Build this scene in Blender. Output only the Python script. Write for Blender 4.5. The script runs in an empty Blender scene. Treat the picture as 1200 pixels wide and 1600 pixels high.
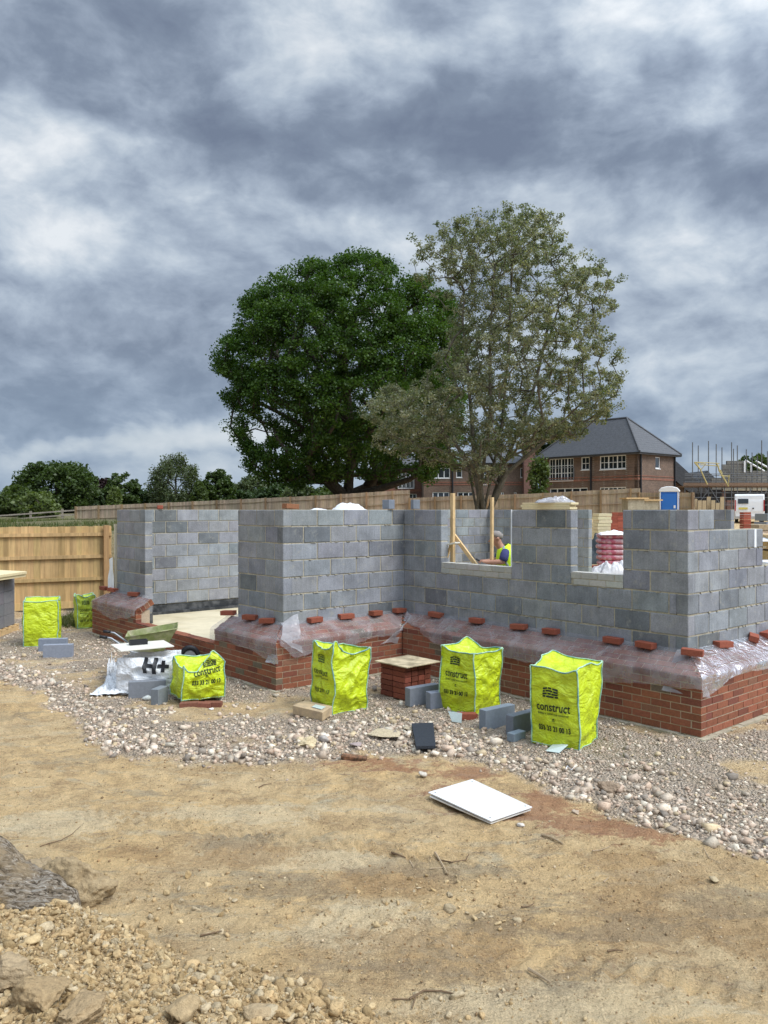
import bpy, bmesh, math, random
import numpy as np
from mathutils import Vector, Matrix
random.seed(7); RNG = np.random.default_rng(11)
SC = bpy.context.scene; COL = SC.collection
R = math.radians
# ---------------------------------------------------------------- camera
EYE = 2.30; F = 1240.0
cam_d = bpy.data.cameras.new('camera'); cam = bpy.data.objects.new('camera', cam_d); COL.objects.link(cam)
cam_d.sensor_fit = 'VERTICAL'; cam_d.sensor_height = 36.0; cam_d.lens = 36.0*F/1600.0
cam_d.clip_start = 0.05; cam_d.clip_end = 3000
cam.location = (0, 0, EYE); cam.rotation_euler = (R(90-0.18), R(0.0), 0)
SC.camera = cam
SC.render.resolution_x = 768; SC.render.resolution_y = 1024
# ---------------------------------------------------------------- sky (cloudy), world
SUN_EL, SUN_AZ = 52.0, 118.0       # azimuth clockwise from +Y (camera looks along +Y)
def sdir(el, az): return Vector((math.cos(R(el))*math.sin(R(az)), math.cos(R(el))*math.cos(R(az)), math.sin(R(el))))
def pdir(px, py):                   # sky direction seen at a given spot of the photograph
    return Vector(((px-600)/F, 1.0, (796-py)/F)).normalized()
W = bpy.data.worlds.new('World'); SC.world = W; W.cycles.sampling_method = 'MANUAL'; W.cycles.sample_map_resolution = 256; W.use_nodes = True
nt = W.node_tree; nt.nodes.clear(); N = nt.nodes; L = nt.links
def nd(tree, typ, **kw):
    n = tree.nodes.new(typ)
    for k, v in kw.items():
        if k.startswith('i_'): n.inputs[k[2:].replace('_', ' ')].default_value = v
        else: setattr(n, k, v)
    return n
def mth(tree, op, a, b=None, c=None, clamp=False):
    n = tree.nodes.new('ShaderNodeMath'); n.operation = op; n.use_clamp = clamp
    for i, x in enumerate((a, b, c)):
        if x is None: continue
        if isinstance(x, (int, float)): n.inputs[i].default_value = x
        else: tree.links.new(x, n.inputs[i])
    return n.outputs[0]
def vmth(tree, op, a, b=None, s=None):
    n = tree.nodes.new('ShaderNodeVectorMath'); n.operation = op
    for i, x in enumerate((a, b)):
        if x is None: continue
        if isinstance(x, (tuple, list, Vector)): n.inputs[i].default_value = tuple(x)
        else: tree.links.new(x, n.inputs[i])
    if s is not None:
        if isinstance(s, (int, float)): n.inputs['Scale'].default_value = s
        else: tree.links.new(s, n.inputs['Scale'])
    return n
def mixc(tree, f, a, b, blend='MIX'):
    n = tree.nodes.new('ShaderNodeMix'); n.data_type = 'RGBA'; n.blend_type = blend
    for i, x in ((0, f), (6, a), (7, b)):
        if isinstance(x, (int, float)): n.inputs[i].default_value = x
        elif isinstance(x, (tuple, list)): n.inputs[i].default_value = tuple(x)+((1,) if len(x) == 3 else ())
        else: tree.links.new(x, n.inputs[i])
    return n.outputs[2]
def ramp(tree, f, stops, interp='LINEAR'):
    n = tree.nodes.new('ShaderNodeValToRGB'); cr = n.color_ramp; cr.interpolation = interp
    while len(cr.elements) < len(stops): cr.elements.new(0.5)
    for e, (p, c) in zip(cr.elements, stops):
        e.position = p
        if isinstance(c, (int, float)): c = (c, c, c)
        e.color = tuple(c)+(1,)
    if f is not None: tree.links.new(f, n.inputs[0])
    return n.outputs[0]
def noise(tree, vec, scale, detail=6, rough=0.55, dist=0.0, dim='3D'):
    n = tree.nodes.new('ShaderNodeTexNoise'); n.noise_dimensions = dim
    n.inputs['Scale'].default_value = scale; n.inputs['Detail'].default_value = detail
    n.inputs['Roughness'].default_value = rough; n.inputs['Distortion'].default_value = dist
    if vec is not None: tree.links.new(vec, n.inputs['Vector'])
    return n
tc = nd(nt, 'ShaderNodeTexCoord'); dirv = tc.outputs['Generated']
sx = nd(nt, 'ShaderNodeSeparateXYZ'); L.new(dirv, sx.inputs[0])
den = mth(nt, 'ADD', mth(nt, 'MAXIMUM', sx.outputs[2], 0.0), 0.20)
cx = mth(nt, 'DIVIDE', sx.outputs[0], den); cy = mth(nt, 'DIVIDE', sx.outputs[1], den)
cb = nd(nt, 'ShaderNodeCombineXYZ'); L.new(cx, cb.inputs[0]); L.new(cy, cb.inputs[1]); cb.inputs[2].default_value = 3.7
flat = cb.outputs[0]
warp = noise(nt, flat, 0.8, 2, 0.5)
wv = vmth(nt, 'SUBTRACT', warp.outputs['Color'], (0.5, 0.5, 0.5)).outputs[0]
flatw = vmth(nt, 'ADD', flat, vmth(nt, 'SCALE', wv, None, 0.35).outputs[0]).outputs[0]
n1 = noise(nt, flatw, 1.0, 3, 0.5).outputs['Fac']
pz = vmth(nt, 'MULTIPLY', dirv, (1.0, 1.0, 1.75)).outputs[0]
wz = vmth(nt, 'SUBTRACT', noise(nt, pz, 4.0, 3, 0.55).outputs['Color'], (0.5, 0.5, 0.5)).outputs[0]
pzw = vmth(nt, 'ADD', pz, vmth(nt, 'SCALE', wz, None, 0.10).outputs[0]).outputs[0]
def puffs(p): return noise(nt, p, 6.5, 7, 0.58).outputs['Fac']
n2a = puffs(pzw); n3 = puffs(vmth(nt, 'ADD', pzw, (0.014, -0.01, 0.036)).outputs[0])
relief = mth(nt, 'SUBTRACT', n2a, n3)      # puffs are paler on their upper, sunward side
vo = nt.nodes.new('ShaderNodeTexVoronoi'); vo.feature = 'F1'; vo.inputs['Scale'].default_value = 11.0; nt.links.new(pzw, vo.inputs['Vector'])
n2 = mth(nt, 'ADD', n2a, mth(nt, 'MULTIPLY', mth(nt, 'SUBTRACT', 0.45, vo.outputs['Distance']), 0.20))
dn = noise(nt, dirv, 5.0, 4, 0.6)
dw = vmth(nt, 'ADD', dirv, vmth(nt, 'SCALE', vmth(nt, 'SUBTRACT', dn.outputs['Color'], (0.5, 0.5, 0.5)).outputs[0], None, 0.20).outputs[0]).outputs[0]
val = mth(nt, 'ADD', mth(nt, 'MULTIPLY', mth(nt, 'SUBTRACT', n1, 0.5), 0.30), mth(nt, 'MULTIPLY', mth(nt, 'SUBTRACT', n2, 0.5), 0.60))
val = mth(nt, 'ADD', mth(nt, 'ADD', val, 0.535), mth(nt, 'MULTIPLY', relief, 0.42))
BL = [((130, 100), (1.0, 1.7), 0.21, -0.24), ((330, 70), (1.0, 1.6), 0.10, -0.10), ((430, 230), (0.8, 1.8), 0.12, -0.12), ((620, 260), (0.8, 1.8), 0.18, -0.18), ((900, 180), (0.8, 1.5), 0.22, -0.11),
      ((1150, 290), (0.9, 1.9), 0.20, -0.24), ((760, 230), (0.8, 1.8), 0.16, -0.08), ((130, 600), (0.45, 2.8), 0.16, -0.20), ((1080, 640), (0.5, 2.6), 0.14, -0.14),
      ((330, 500), (0.8, 1.8), 0.12, -0.07), ((470, 110), (0.8, 1.4), 0.14, 0.16), ((1060, 20), (0.5, 2.4), 0.16, 0.16), ((90, 235), (0.6, 2.8), 0.11, 0.15),
      ((30, 370), (0.7, 2.6), 0.09, 0.17), ((300, 330), (0.5, 2.4), 0.12, 0.06), ((800, 330), (0.6, 2.4), 0.12, 0.10), ((1040, 370), (0.6, 2.2), 0.13, 0.16), ((1130, 440), (0.7, 2.2), 0.10, 0.10), ((500, 380), (0.6, 2.2), 0.12, 0.08),
      ((200, 682), (0.33, 5.0), 0.10, 0.15), ((1100, 560), (0.5, 3.0), 0.10, 0.09), ((800, 60), (0.6, 2.4), 0.12, 0.07)]
spaces = {}
for (pp, (qx, qz), rad, st) in BL:
    key = (0.8, 1.8) if qz < 2.0 else ((0.6, 2.4) if qz < 4 else (0.33, 5.0))
    if key not in spaces: spaces[key] = vmth(nt, 'MULTIPLY', dw, (key[0], key[0], key[1])).outputs[0]
    c = pdir(*pp); c = (c.x*key[0], c.y*key[0], c.z*key[1])
    dst = vmth(nt, 'DISTANCE', spaces[key], c).outputs['Value']
    mr = nt.nodes.new('ShaderNodeMapRange'); mr.interpolation_type = 'SMOOTHSTEP'; nt.links.new(dst, mr.inputs[0]); mr.inputs[1].default_value = 0.0; mr.inputs[2].default_value = rad*1.3
    mr.inputs[3].default_value = st*(0.85 if st < 0 else 1.1); mr.inputs[4].default_value = 0.0
    val = mth(nt, 'ADD', val, mr.outputs[0])
cloud = ramp(nt, val, [(0.22, (0.165, 0.205, 0.285)), (0.35, (0.215, 0.265, 0.35)), (0.45, (0.30, 0.36, 0.455)), (0.54, (0.40, 0.47, 0.565)), (0.63, (0.52, 0.59, 0.67)), (0.78, (0.76, 0.80, 0.84))])
# a bluer layer close to the horizon
hz = mth(nt, 'SUBTRACT', 1.0, mth(nt, 'DIVIDE', sx.outputs[2], 0.20), clamp=True)
cloud = mixc(nt, mth(nt, 'MULTIPLY', hz, 0.55), cloud, (0.23, 0.33, 0.47))
wb = mth(nt, 'SUBTRACT', 1.0, mth(nt, 'DIVIDE', mth(nt, 'ABSOLUTE', mth(nt, 'SUBTRACT', sx.outputs[2], 0.085)), 0.05), clamp=True)
wb = mth(nt, 'MULTIPLY', wb, ramp(nt, val, [(0.45, 0.0), (0.62, 0.8)]))
cloud = mixc(nt, mth(nt, 'MULTIPLY', wb, .6), cloud, (0.60, 0.65, 0.68))
# thin bright cloud high above and round the veiled sun, all out of frame
sd = sdir(SUN_EL, SUN_AZ)
dp = vmth(nt, 'DOT_PRODUCT', dirv, sd).outputs['Value']
glow = mth(nt, 'POWER', mth(nt, 'MAXIMUM', dp, 0.0), 3.0)
zen = mth(nt, 'MULTIPLY', mth(nt, 'SUBTRACT', sx.outputs[2], 0.55, clamp=True), 2.2)
boost = mth(nt, 'ADD', 1.0, mth(nt, 'ADD', mth(nt, 'MULTIPLY', glow, 4.0), mth(nt, 'MULTIPLY', zen, 1.0)))
cloudb = vmth(nt, 'SCALE', cloud, None, boost).outputs[0]
sky = nd(nt, 'ShaderNodeTexSky'); sky.sky_type = 'NISHITA'; sky.sun_disc = False
sky.sun_elevation = R(SUN_EL); sky.sun_rotation = R(SUN_AZ)
bg1 = nd(nt, 'ShaderNodeBackground'); bg1.inputs[1].default_value = 0.05; L.new(sky.outputs[0], bg1.inputs[0])
bg2 = nd(nt, 'ShaderNodeBackground'); bg2.inputs[1].default_value = 0.70; L.new(cloudb, bg2.inputs[0])
mx = nd(nt, 'ShaderNodeMixShader'); mx.inputs[0].default_value = 0.93; L.new(bg1.outputs[0], mx.inputs[1]); L.new(bg2.outputs[0], mx.inputs[2])
wo = nd(nt, 'ShaderNodeOutputWorld'); L.new(mx.outputs[0], wo.inputs[0])
# ---------------------------------------------------------------- sun
sl = bpy.data.lights.new('sun', 'SUN'); sl.energy = 1.5; sl.angle = R(22); sl.color = (1.0, 0.96, 0.89)
so = bpy.data.objects.new('sun', sl); COL.objects.link(so); so.rotation_euler = (-sd).to_track_quat('-Z', 'Y').to_euler()
SC.view_settings.view_transform = 'Standard'; SC.view_settings.look = 'None'; SC.view_settings.gamma = 1
SC.view_settings.use_curve_mapping = False; SC.view_settings.exposure = 0.66

# ---------------------------------------------------------------- helpers
def V(*a): return Vector(a)
def gp(px, py, z=0.0):              # a point of a level plane under a spot of the photograph
    y = (EYE-z)*F/(py-796.0); return ((px-600)/F*y, y)
def at(px, py, Y): return V((px-600)/F*Y, Y, EYE+(796-py)/F*Y)
_h = np.uint32
def _hash(ix, iy, iz):
    with np.errstate(over='ignore'):
        h = ix.astype(np.uint32)*_h(374761393) + iy.astype(np.uint32)*_h(668265263) + iz.astype(np.uint32)*_h(2147483647 & 0x5bd1e995)
        h = (h ^ (h >> _h(13)))*_h(1274126177); h = h ^ (h >> _h(16))
    return h.astype(np.float64)/4294967295.0
def vnoise(x, y, z=0.0):
    x = np.asarray(x, float); y = np.asarray(y, float)+0*x; z = np.asarray(z, float)+0*x
    x0 = np.floor(x); y0 = np.floor(y); z0 = np.floor(z); fx, fy, fz = x-x0, y-y0, z-z0
    fx = fx*fx*(3-2*fx); fy = fy*fy*(3-2*fy); fz = fz*fz*(3-2*fz)
    xi, yi, zi = (x0.astype(np.int64)+5000), (y0.astype(np.int64)+5000), (z0.astype(np.int64)+5000)
    r = 0
    for a in (0, 1):
        for b in (0, 1):
            for c in (0, 1):
                r = r + _hash(xi+a, yi+b, zi+c)*(fx if a else 1-fx)*(fy if b else 1-fy)*(fz if c else 1-fz)
    return r*2-1
def vns(x, y, z=0.0):               # the same noise for single points
    x0 = math.floor(x); y0 = math.floor(y); z0 = math.floor(z); fx = x-x0; fy = y-y0; fz = z-z0
    fx = fx*fx*(3-2*fx); fy = fy*fy*(3-2*fy); fz = fz*fz*(3-2*fz); r = 0.0
    for a in (0, 1):
        wa = fx if a else 1-fx; ha = (x0+5000+a)*374761393
        for b in (0, 1):
            wb = wa*(fy if b else 1-fy); hb = ha+(y0+5000+b)*668265263
            for c in (0, 1):
                h = (hb+(z0+5000+c)*(2147483647 & 0x5bd1e995)) & 0xffffffff; h = ((h ^ (h >> 13))*1274126177) & 0xffffffff; h ^= h >> 16
                r += h/4294967295.0*wb*(fz if c else 1-fz)
    return r*2-1
def fbm(x, y, z=0.0, o=4, g=0.5):
    r = 0; a = 1; s = 1; t = 0
    for i in range(o):
        r = r + a*vnoise(np.asarray(x)*s+i*17.3, np.asarray(y)*s+i*5.1, np.asarray(z)*s+i*3.3); t += a; a *= g; s *= 2.03
    return r/t
def sstep(a, b, x):
    t = np.clip((np.asarray(x, float)-a)/(b-a), 0, 1); return t*t*(3-2*t)
def mesh_np(name, verts, faces, mat=None, parent=None, cols=None, smooth=False, fn=4, link=True):
    """verts (n,3), faces (m,fn) arrays -> object"""
    me = bpy.data.meshes.new(name); verts = np.asarray(verts, np.float32); faces = np.asarray(faces, np.int32)
    me.vertices.add(len(verts)); me.vertices.foreach_set('co', verts.ravel())
    me.loops.add(faces.size); me.loops.foreach_set('vertex_index', faces.ravel())
    me.polygons.add(len(faces)); me.polygons.foreach_set('loop_start', np.arange(0, faces.size, faces.shape[1], dtype=np.int32))
    me.polygons.foreach_set('loop_total', np.full(len(faces), faces.shape[1], np.int32))
    if smooth: me.polygons.foreach_set('use_smooth', np.ones(len(faces), bool))
    me.update(calc_edges=True)
    if cols is not None:
        ca = me.color_attributes.new('Col', 'FLOAT_COLOR', 'POINT')
        c = np.ones((len(verts), 4), np.float32); c[:, :3] = cols; ca.data.foreach_set('color', c.ravel())
    if mat: me.materials.append(mat)
    o = bpy.data.objects.new(name, me)
    if link: COL.objects.link(o)
    if parent is not None: o.parent = parent
    return o
class MB:
    def __init__(s): s.v = []; s.f = []; s.c = []; s.m = []
    def add(s, vs, fs, col=(1, 1, 1), m=0):
        k = len(s.v); s.v += [tuple(v) for v in vs]; s.f += [tuple(i+k for i in f) for f in fs]
        s.c += [col]*len(vs); s.m += [m]*len(fs); return s
    def box(s, o, a, b, c, col=(1, 1, 1), m=0):
        o = Vector(o); a = Vector(a); b = Vector(b); c = Vector(c)
        vs = [o, o+a, o+a+b, o+b, o+c, o+a+c, o+a+b+c, o+b+c]
        fs = [(0, 3, 2, 1), (4, 5, 6, 7), (0, 1, 5, 4), (1, 2, 6, 5), (2, 3, 7, 6), (3, 0, 4, 7)]
        if a.cross(b).dot(c) < 0: fs = [f[::-1] for f in fs]
        return s.add(vs, fs, col, m)
    def cbox(s, c, sx, sy, sz, rz=0.0, col=(1, 1, 1), m=0):   # centre of base
        ca, sa = math.cos(rz), math.sin(rz); a = V(ca, sa, 0)*sx; b = V(-sa, ca, 0)*sy
        return s.box(Vector(c)-a/2-b/2, a, b, V(0, 0, sz), col, m)
    def tube(s, pts, rad, n=8, col=(1, 1, 1), m=0, cap=True):
        pts = [Vector(p) for p in pts]; rr = rad if isinstance(rad, (list, tuple)) else [rad]*len(pts)
        vs = []; fs = []; up = None
        for i, p in enumerate(pts):
            t = (pts[min(i+1, len(pts)-1)]-pts[max(i-1, 0)]).normalized()
            if up is None: up = V(0, 0, 1) if abs(t.z) < 0.9 else V(1, 0, 0)
            x = t.cross(up)
            if x.length < 1e-4: x = t.cross(V(0.3, 1, 0.2))
            x.normalize(); y = x.cross(t).normalized(); up = y
            for k in range(n):
                an = 2*math.pi*k/n; vs.append(p+x*math.cos(an)*rr[i]+y*math.sin(an)*rr[i])
        for i in range(len(pts)-1):
            for k in range(n):
                a = i*n+k; b = i*n+(k+1) % n; fs.append((a, b, b+n, a+n))
        if cap: fs.append(tuple(range(n))[::-1]); fs.append(tuple(range((len(pts)-1)*n, len(pts)*n)))
        return s.add(vs, fs, col, m)
    def prism(s, poly, o, ax, ay, ext, col=(1, 1, 1), m=0):
        o = Vector(o); ax = Vector(ax); ay = Vector(ay); e = Vector(ext); n = len(poly)
        a = [o+ax*p[0]+ay*p[1] for p in poly]; vs = a+[p+e for p in a]
        fs = [tuple(range(n)), tuple(range(2*n-1, n-1, -1))]+[(i, i+n, (i+1) % n+n, (i+1) % n) for i in range(n)]
        return s.add(vs, fs, col, m)
    def build(s, name, mats, parent=None, smooth=False, bevel=0.0, fix=True):
        me = bpy.data.meshes.new(name); me.from_pydata(s.v, [], s.f)
        if not isinstance(mats, (list, tuple)): mats = [mats]
        for mt in mats: me.materials.append(mt)
        me.polygons.foreach_set('material_index', s.m)
        ca = me.color_attributes.new('Col', 'FLOAT_COLOR', 'POINT')
        c = np.ones((len(s.v), 4), np.float32); c[:, :3] = np.array(s.c, np.float32); ca.data.foreach_set('color', c.ravel())
        if fix:
            bm = bmesh.new(); bm.from_mesh(me); bmesh.ops.recalc_face_normals(bm, faces=bm.faces); bm.to_mesh(me); bm.free()
        if smooth: me.polygons.foreach_set('use_smooth', [True]*len(me.polygons))
        me.update(); o = bpy.data.objects.new(name, me); COL.objects.link(o)
        if parent is not None: o.parent = parent
        if bevel > 0:
            b = o.modifiers.new('bevel', 'BEVEL'); b.width = bevel; b.segments = 1; b.limit_method = 'ANGLE'; b.angle_limit = R(50)
        return o
def tag(o, label=None, cat=None, group=None, kind=None):
    if label: o['label'] = label
    if cat: o['category'] = cat
    if group: o['group'] = group
    if kind: o['kind'] = kind
    return o
def empty(name, loc, label=None, cat=None, group=None, rz=0.0):
    o = bpy.data.objects.new(name, None); COL.objects.link(o); o.location = loc; o.rotation_euler = (0, 0, rz); o.empty_display_size = 0.2
    return tag(o, label, cat, group)
def keep(o, par):                   # parent to an Empty whose place is set, geometry given in world space
    o.parent = par; o.matrix_parent_inverse = Matrix.Translation(Vector(par.location)).inverted() if par.rotation_euler.z == 0 else (Matrix.Translation(Vector(par.location)) @ Matrix.Rotation(par.rotation_euler.z, 4, 'Z')).inverted()
    return o
def copy_tree(o, parent=None):
    c = o.copy(); COL.objects.link(c)
    if parent is not None: c.parent = parent
    for ch in list(o.children): copy_tree(ch, c)
    return c
# ---------------------------------------------------------------- materials
def mat(name, base=(0.5, 0.5, 0.5), rough=0.85, attr=False, var=0.0, vscale=6.0, bump=0.0, bscale=40.0, bdist=0.01, metal=0.0, spec=0.3, second=None, coords='Object', detail=6):
    m = bpy.data.materials.new(name); m.use_nodes = True; t = m.node_tree; b = t.nodes['Principled BSDF']
    b.inputs['Roughness'].default_value = rough; b.inputs['Metallic'].default_value = metal; b.inputs['Specular IOR Level'].default_value = spec
    tc = t.nodes.new('ShaderNodeTexCoord'); co = tc.outputs[coords]
    c = None
    if attr:
        a = t.nodes.new('ShaderNodeAttribute'); a.attribute_name = 'Col'; c = a.outputs['Color']
        if base != (1, 1, 1): c = mixc(t, 1.0, c, base, 'MULTIPLY')
    if var > 0 or second:
        nz = noise(t, co, vscale, detail, 0.6).outputs['Fac']
        src = c if c is not None else base
        if second: c = mixc(t, ramp(t, nz, [(0.42, 0.0), (0.62, 1.0)]), src, second); src = c
        if var > 0:
            nz2 = noise(t, co, vscale*3.1, detail, 0.65).outputs['Fac']
            k = ramp(t, nz2, [(0.25, 1-var), (0.75, 1+var)])
            c = mixc(t, 1.0, src, k, 'MULTIPLY')
    if c is None: b.inputs['Base Color'].default_value = tuple(base)+(1,)
    else: t.links.new(c, b.inputs['Base Color'])
    if bump > 0:
        nb = noise(t, co, bscale, detail, 0.6).outputs['Fac']
        bn = t.nodes.new('ShaderNodeBump'); bn.inputs['Strength'].default_value = bump; bn.inputs['Distance'].default_value = bdist
        t.links.new(nb, bn.inputs['Height']); t.links.new(bn.outputs[0], b.inputs['Normal'])
    return m
def glassm(name, c=(0.02, 0.025, 0.03)):
    return mat(name, c, 0.06, spec=0.8)
def block_mat():
    m = bpy.data.materials.new('concrete_block'); m.use_nodes = True; t = m.node_tree; b = t.nodes['Principled BSDF']; b.inputs['Roughness'].default_value = 0.9; b.inputs['Specular IOR Level'].default_value = 0.2
    a = t.nodes.new('ShaderNodeAttribute'); a.attribute_name = 'Col'; tc = t.nodes.new('ShaderNodeTexCoord'); co = tc.outputs['Object']
    big = noise(t, co, 3.5, 5, 0.6).outputs['Fac']; fine = noise(t, co, 60, 5, 0.7).outputs['Fac']
    mp = t.nodes.new('ShaderNodeMapping'); mp.inputs['Scale'].default_value = (38, 38, 1.6); t.links.new(co, mp.inputs[0])
    st = noise(t, mp.outputs[0], 1.0, 3, 0.5).outputs['Fac']
    c = mixc(t, 1.0, a.outputs['Color'], ramp(t, big, [(0.3, 0.74), (0.7, 1.22)]), 'MULTIPLY')
    c = mixc(t, 1.0, c, ramp(t, fine, [(0.3, 0.80), (0.7, 1.18)]), 'MULTIPLY')
    c = mixc(t, 1.0, c, ramp(t, st, [(0.35, 0.95), (0.65, 1.05)]), 'MULTIPLY')
    sm = noise(t, co, 9, 6, 0.7).outputs['Fac']     # thin mortar smears
    c = mixc(t, mth(t, 'MULTIPLY', ramp(t, sm, [(0.57, 0.0), (0.70, 0.65)]), 1.0), c, (0.34, 0.33, 0.29))
    t.links.new(c, b.inputs['Base Color'])
    bn = t.nodes.new('ShaderNodeBump'); bn.inputs['Strength'].default_value = 0.5; bn.inputs['Distance'].default_value = 0.004
    hh = mth(t, 'ADD', fine, mth(t, 'MULTIPLY', st, 0.8)); t.links.new(hh, bn.inputs['Height']); t.links.new(bn.outputs[0], b.inputs['Normal'])
    return m
M_BLOCK = block_mat()
M_BRICK = mat('facing_brick', (1, 1, 1), 0.9, attr=True, var=0.28, vscale=14, bump=0.6, bscale=90, bdist=0.004)
M_MORT = mat('mortar', (0.43, 0.38, 0.28), 0.95, var=0.25, vscale=9, bump=0.7, bscale=70, bdist=0.006, second=(0.33, 0.30, 0.23))
M_MORT2 = mat('brick_mortar', (0.46, 0.37, 0.26), 0.95, var=0.2, vscale=12, bump=0.7, bscale=80, bdist=0.004)
M_PLAINBLOCK = mat('loose_block', (1, 1, 1), 0.9, attr=True, var=0.14, vscale=9, bump=0.4, bscale=90, bdist=0.003)
M_CONC = mat('concrete', (0.42, 0.37, 0.27), 0.95, var=0.22, vscale=3, bump=0.5, bscale=40, bdist=0.006, second=(0.33, 0.29, 0.21))
M_SLAB = mat('slab_screed', (0.60, 0.52, 0.36), 0.95, var=0.12, vscale=1.2, bump=0.3, bscale=30, bdist=0.004, second=(0.50, 0.42, 0.27))
M_DPC = mat('bitumen', (0.028, 0.03, 0.032), 0.6, var=0.3, vscale=6, bump=0.4, bscale=30, second=(0.10, 0.10, 0.10))
M_TIMB = mat('sawn_timber', (0.62, 0.43, 0.22), 0.8, var=0.18, vscale=5, bump=0.3, bscale=50, bdist=0.002)
M_WPLAS = mat('white_plastic', (0.78, 0.79, 0.80), 0.45, var=0.05, vscale=4, spec=0.4)
M_BLACK = mat('black_plastic', (0.02, 0.021, 0.024), 0.45)
M_STEEL = mat('galvanised_steel', (0.30, 0.32, 0.34), 0.5, metal=0.6)
M_TUBE = mat('scaffold_tube', (0.13, 0.135, 0.14), 0.7)
M_WHITE = mat('white_paint', (0.80, 0.80, 0.79), 0.5)
M_GLASS = glassm('window_glass')
# ================================================================ GROUND
def Zt(x, y):                        # lie of the land
    x = np.asarray(x, float); y = np.asarray(y, float)
    ramp_ = np.interp(y, [0, 19, 26, 45, 62, 90, 1500], [0, 0, .45, 1.3, 1.65, 2.0, 2.0])
    fw = sstep(0, 1.2, (y-18.3) - (-x-6.2)*(-0.55)) * sstep(-5.2, -6.4, x)      # raised bank behind the near timber fence
    bank = 1.72 + 0.18*np.exp(-(((x+11)/4)**2+((y-30)/5)**2)) + 0.06*fbm(x*.6, y*.6)
    bank = bank + (1.15-bank)*sstep(34, 60, y) + 0.9*sstep(62, 95, y)
    z = ramp_*(1-fw) + np.maximum(bank, ramp_*0.6)*fw
    return z
def boundary(x):                     # near edge of the stone hardcore
    xs = [-9, -5.2, -4.3, -3.59, -2.93, -2.36, -1.54, -.876, -.2, .246, .8, 1.18, 1.55, 2.0, 2.49, 3.4, 6]
    ys = [13, 10.8, 9.87, 9.0, 7.75, 7.33, 7.06, 7.2, 7.55, 7.6, 7.25, 6.6, 6.2, 5.7, 5.1, 4.2, 3.4]
    return np.interp(x, xs, ys)
def gravel_mask(x, y):
    n = 0.46*fbm(x*1.3+3, y*1.3, 1.0, 4)+.30*fbm(x*4.5, y*4.5, 2.5, 3)
    return sstep(-0.16, 0.16, y-boundary(x)+n)*(1-.85*sstep(.16, .34, fbm(x*.9+20, y*1.3, 11.0, 4))*sstep(.5, 1.1, y-boundary(x)))
def mound(x, y):
    # spoil heap bottom left: below a line running down to the right
    yl = np.interp(x, [-4, -2.3, -1.75, -1.1, -.5, 0.15, .6, 1.2], [5.2, 4.7, 4.62, 4.15, 3.9, 3.55, 3.3, 2.6])
    d = yl-y+0.10*fbm(x*3, y*3, 5.0)
    h = 0.11*sstep(-0.05, 0.35, d)+0.22*sstep(0.2, 1.4, d)*sstep(0.4, -1.3, x)
    return h, sstep(-0.05, 0.25, d)
def churn(x, y):
    a = np.maximum.reduce([bl(x, y, .55, 4.05, .9, .35), bl(x, y, 1.5, 4.3, .9, .4), bl(x, y, 1.6, 5.0, .5, .35), bl(x, y, -.1, 4.9, .5, .22), bl(x, y, -1.2, 5.3, .7, .2)])
    return np.clip(a*(1.0+1.4*fbm(x*2.3, y*3.0, 80.0, 4)), 0, 1)
def bl(x, y, cx_, cy_, rx, ry): return np.exp(-(((x-cx_)/rx)**2+((y-cy_)/ry)**2))
def Zn(x, y):                        # full height with relief near the camera
    x = np.asarray(x, float); y = np.asarray(y, float)
    z = Zt(x, y); near = sstep(16, 11, y)*sstep(-9, -7, x)*sstep(8, 6.5, x)
    g = gravel_mask(x, y); mh, mm = mound(x, y)
    soil = 0.030*fbm(x*.7, y*.9, 2.0, 3)+0.014*fbm(x*4, y*4, 3.0, 4)+0.010*fbm(x*14, y*16, 4.0, 4, .65)
    cl = np.maximum(0, fbm(x*9, y*9, 8.0, 3)-0.05)
    clod = 0.012*fbm(x*7+2, y*8, 61.0, 5, .6) + 0.010*(fbm(x*26, y*26, 62.0, 2)) + 0.05*cl*sstep(0.05, 0.3, fbm(x*.8+4, y*1.1, 9.0, 3)) + 0.018*np.maximum(0, fbm(x*24, y*30, 12.0, 2)-0.1)*sstep(-.1, .4, fbm(x*1.4, y*1.8+3, 19.0, 3))
    # shallow tyre rut, running left to right
    rut = -0.022*np.exp(-((y-(5.05-0.25*x))/0.16)**2)-0.018*np.exp(-((y-(6.3-0.22*x))/0.14)**2)
    grav = 0.03*fbm(x*1.6, y*1.6, 6.0, 3)+0.022*fbm(x*11, y*11, 7.0, 3)+0.012*fbm(x*34, y*34, 7.5, 2)+0.03*np.exp(-((y-boundary(x)-0.35)/0.3)**2)*(0.6+fbm(x*2, y*2, 3))
    ch = churn(x, y); clod = clod + ch*(0.026*fbm(x*9, y*11, 71.0, 5, .65))
    c1 = y-(5.35-0.30*x); tread = np.exp(-(c1/.11)**4)*sstep(-2.6, -2.0, x)*sstep(1.2, .2, x); rut = rut-tread*(.016+.014*np.sin((x*1.0+c1*.6)*60))
    c2 = y-(4.35-0.34*x); tread2 = np.exp(-(c2/.12)**4)*sstep(-.9, -.3, x)*sstep(2.6, 2.0, x); rut = rut-tread2*(.014+.012*np.sin((x*1.0-c2*.6)*55))
    mo = mh+mm*(0.05*fbm(x*5, y*5, 8.0, 4)+0.022*fbm(x*18, y*18, 9.0, 3))
    rel = (soil+clod+rut)*(1-g)+grav*g+mo
    ib = sstep(-0.6, -0.1, -np.minimum.reduce([ (x-3.17)*-0.7613+(y-7.93)*-0.6484, (x-3.17)*0.6484+(y-7.93)*-0.7613]))  # flat close to and under the building
    return z + rel*near
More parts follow.
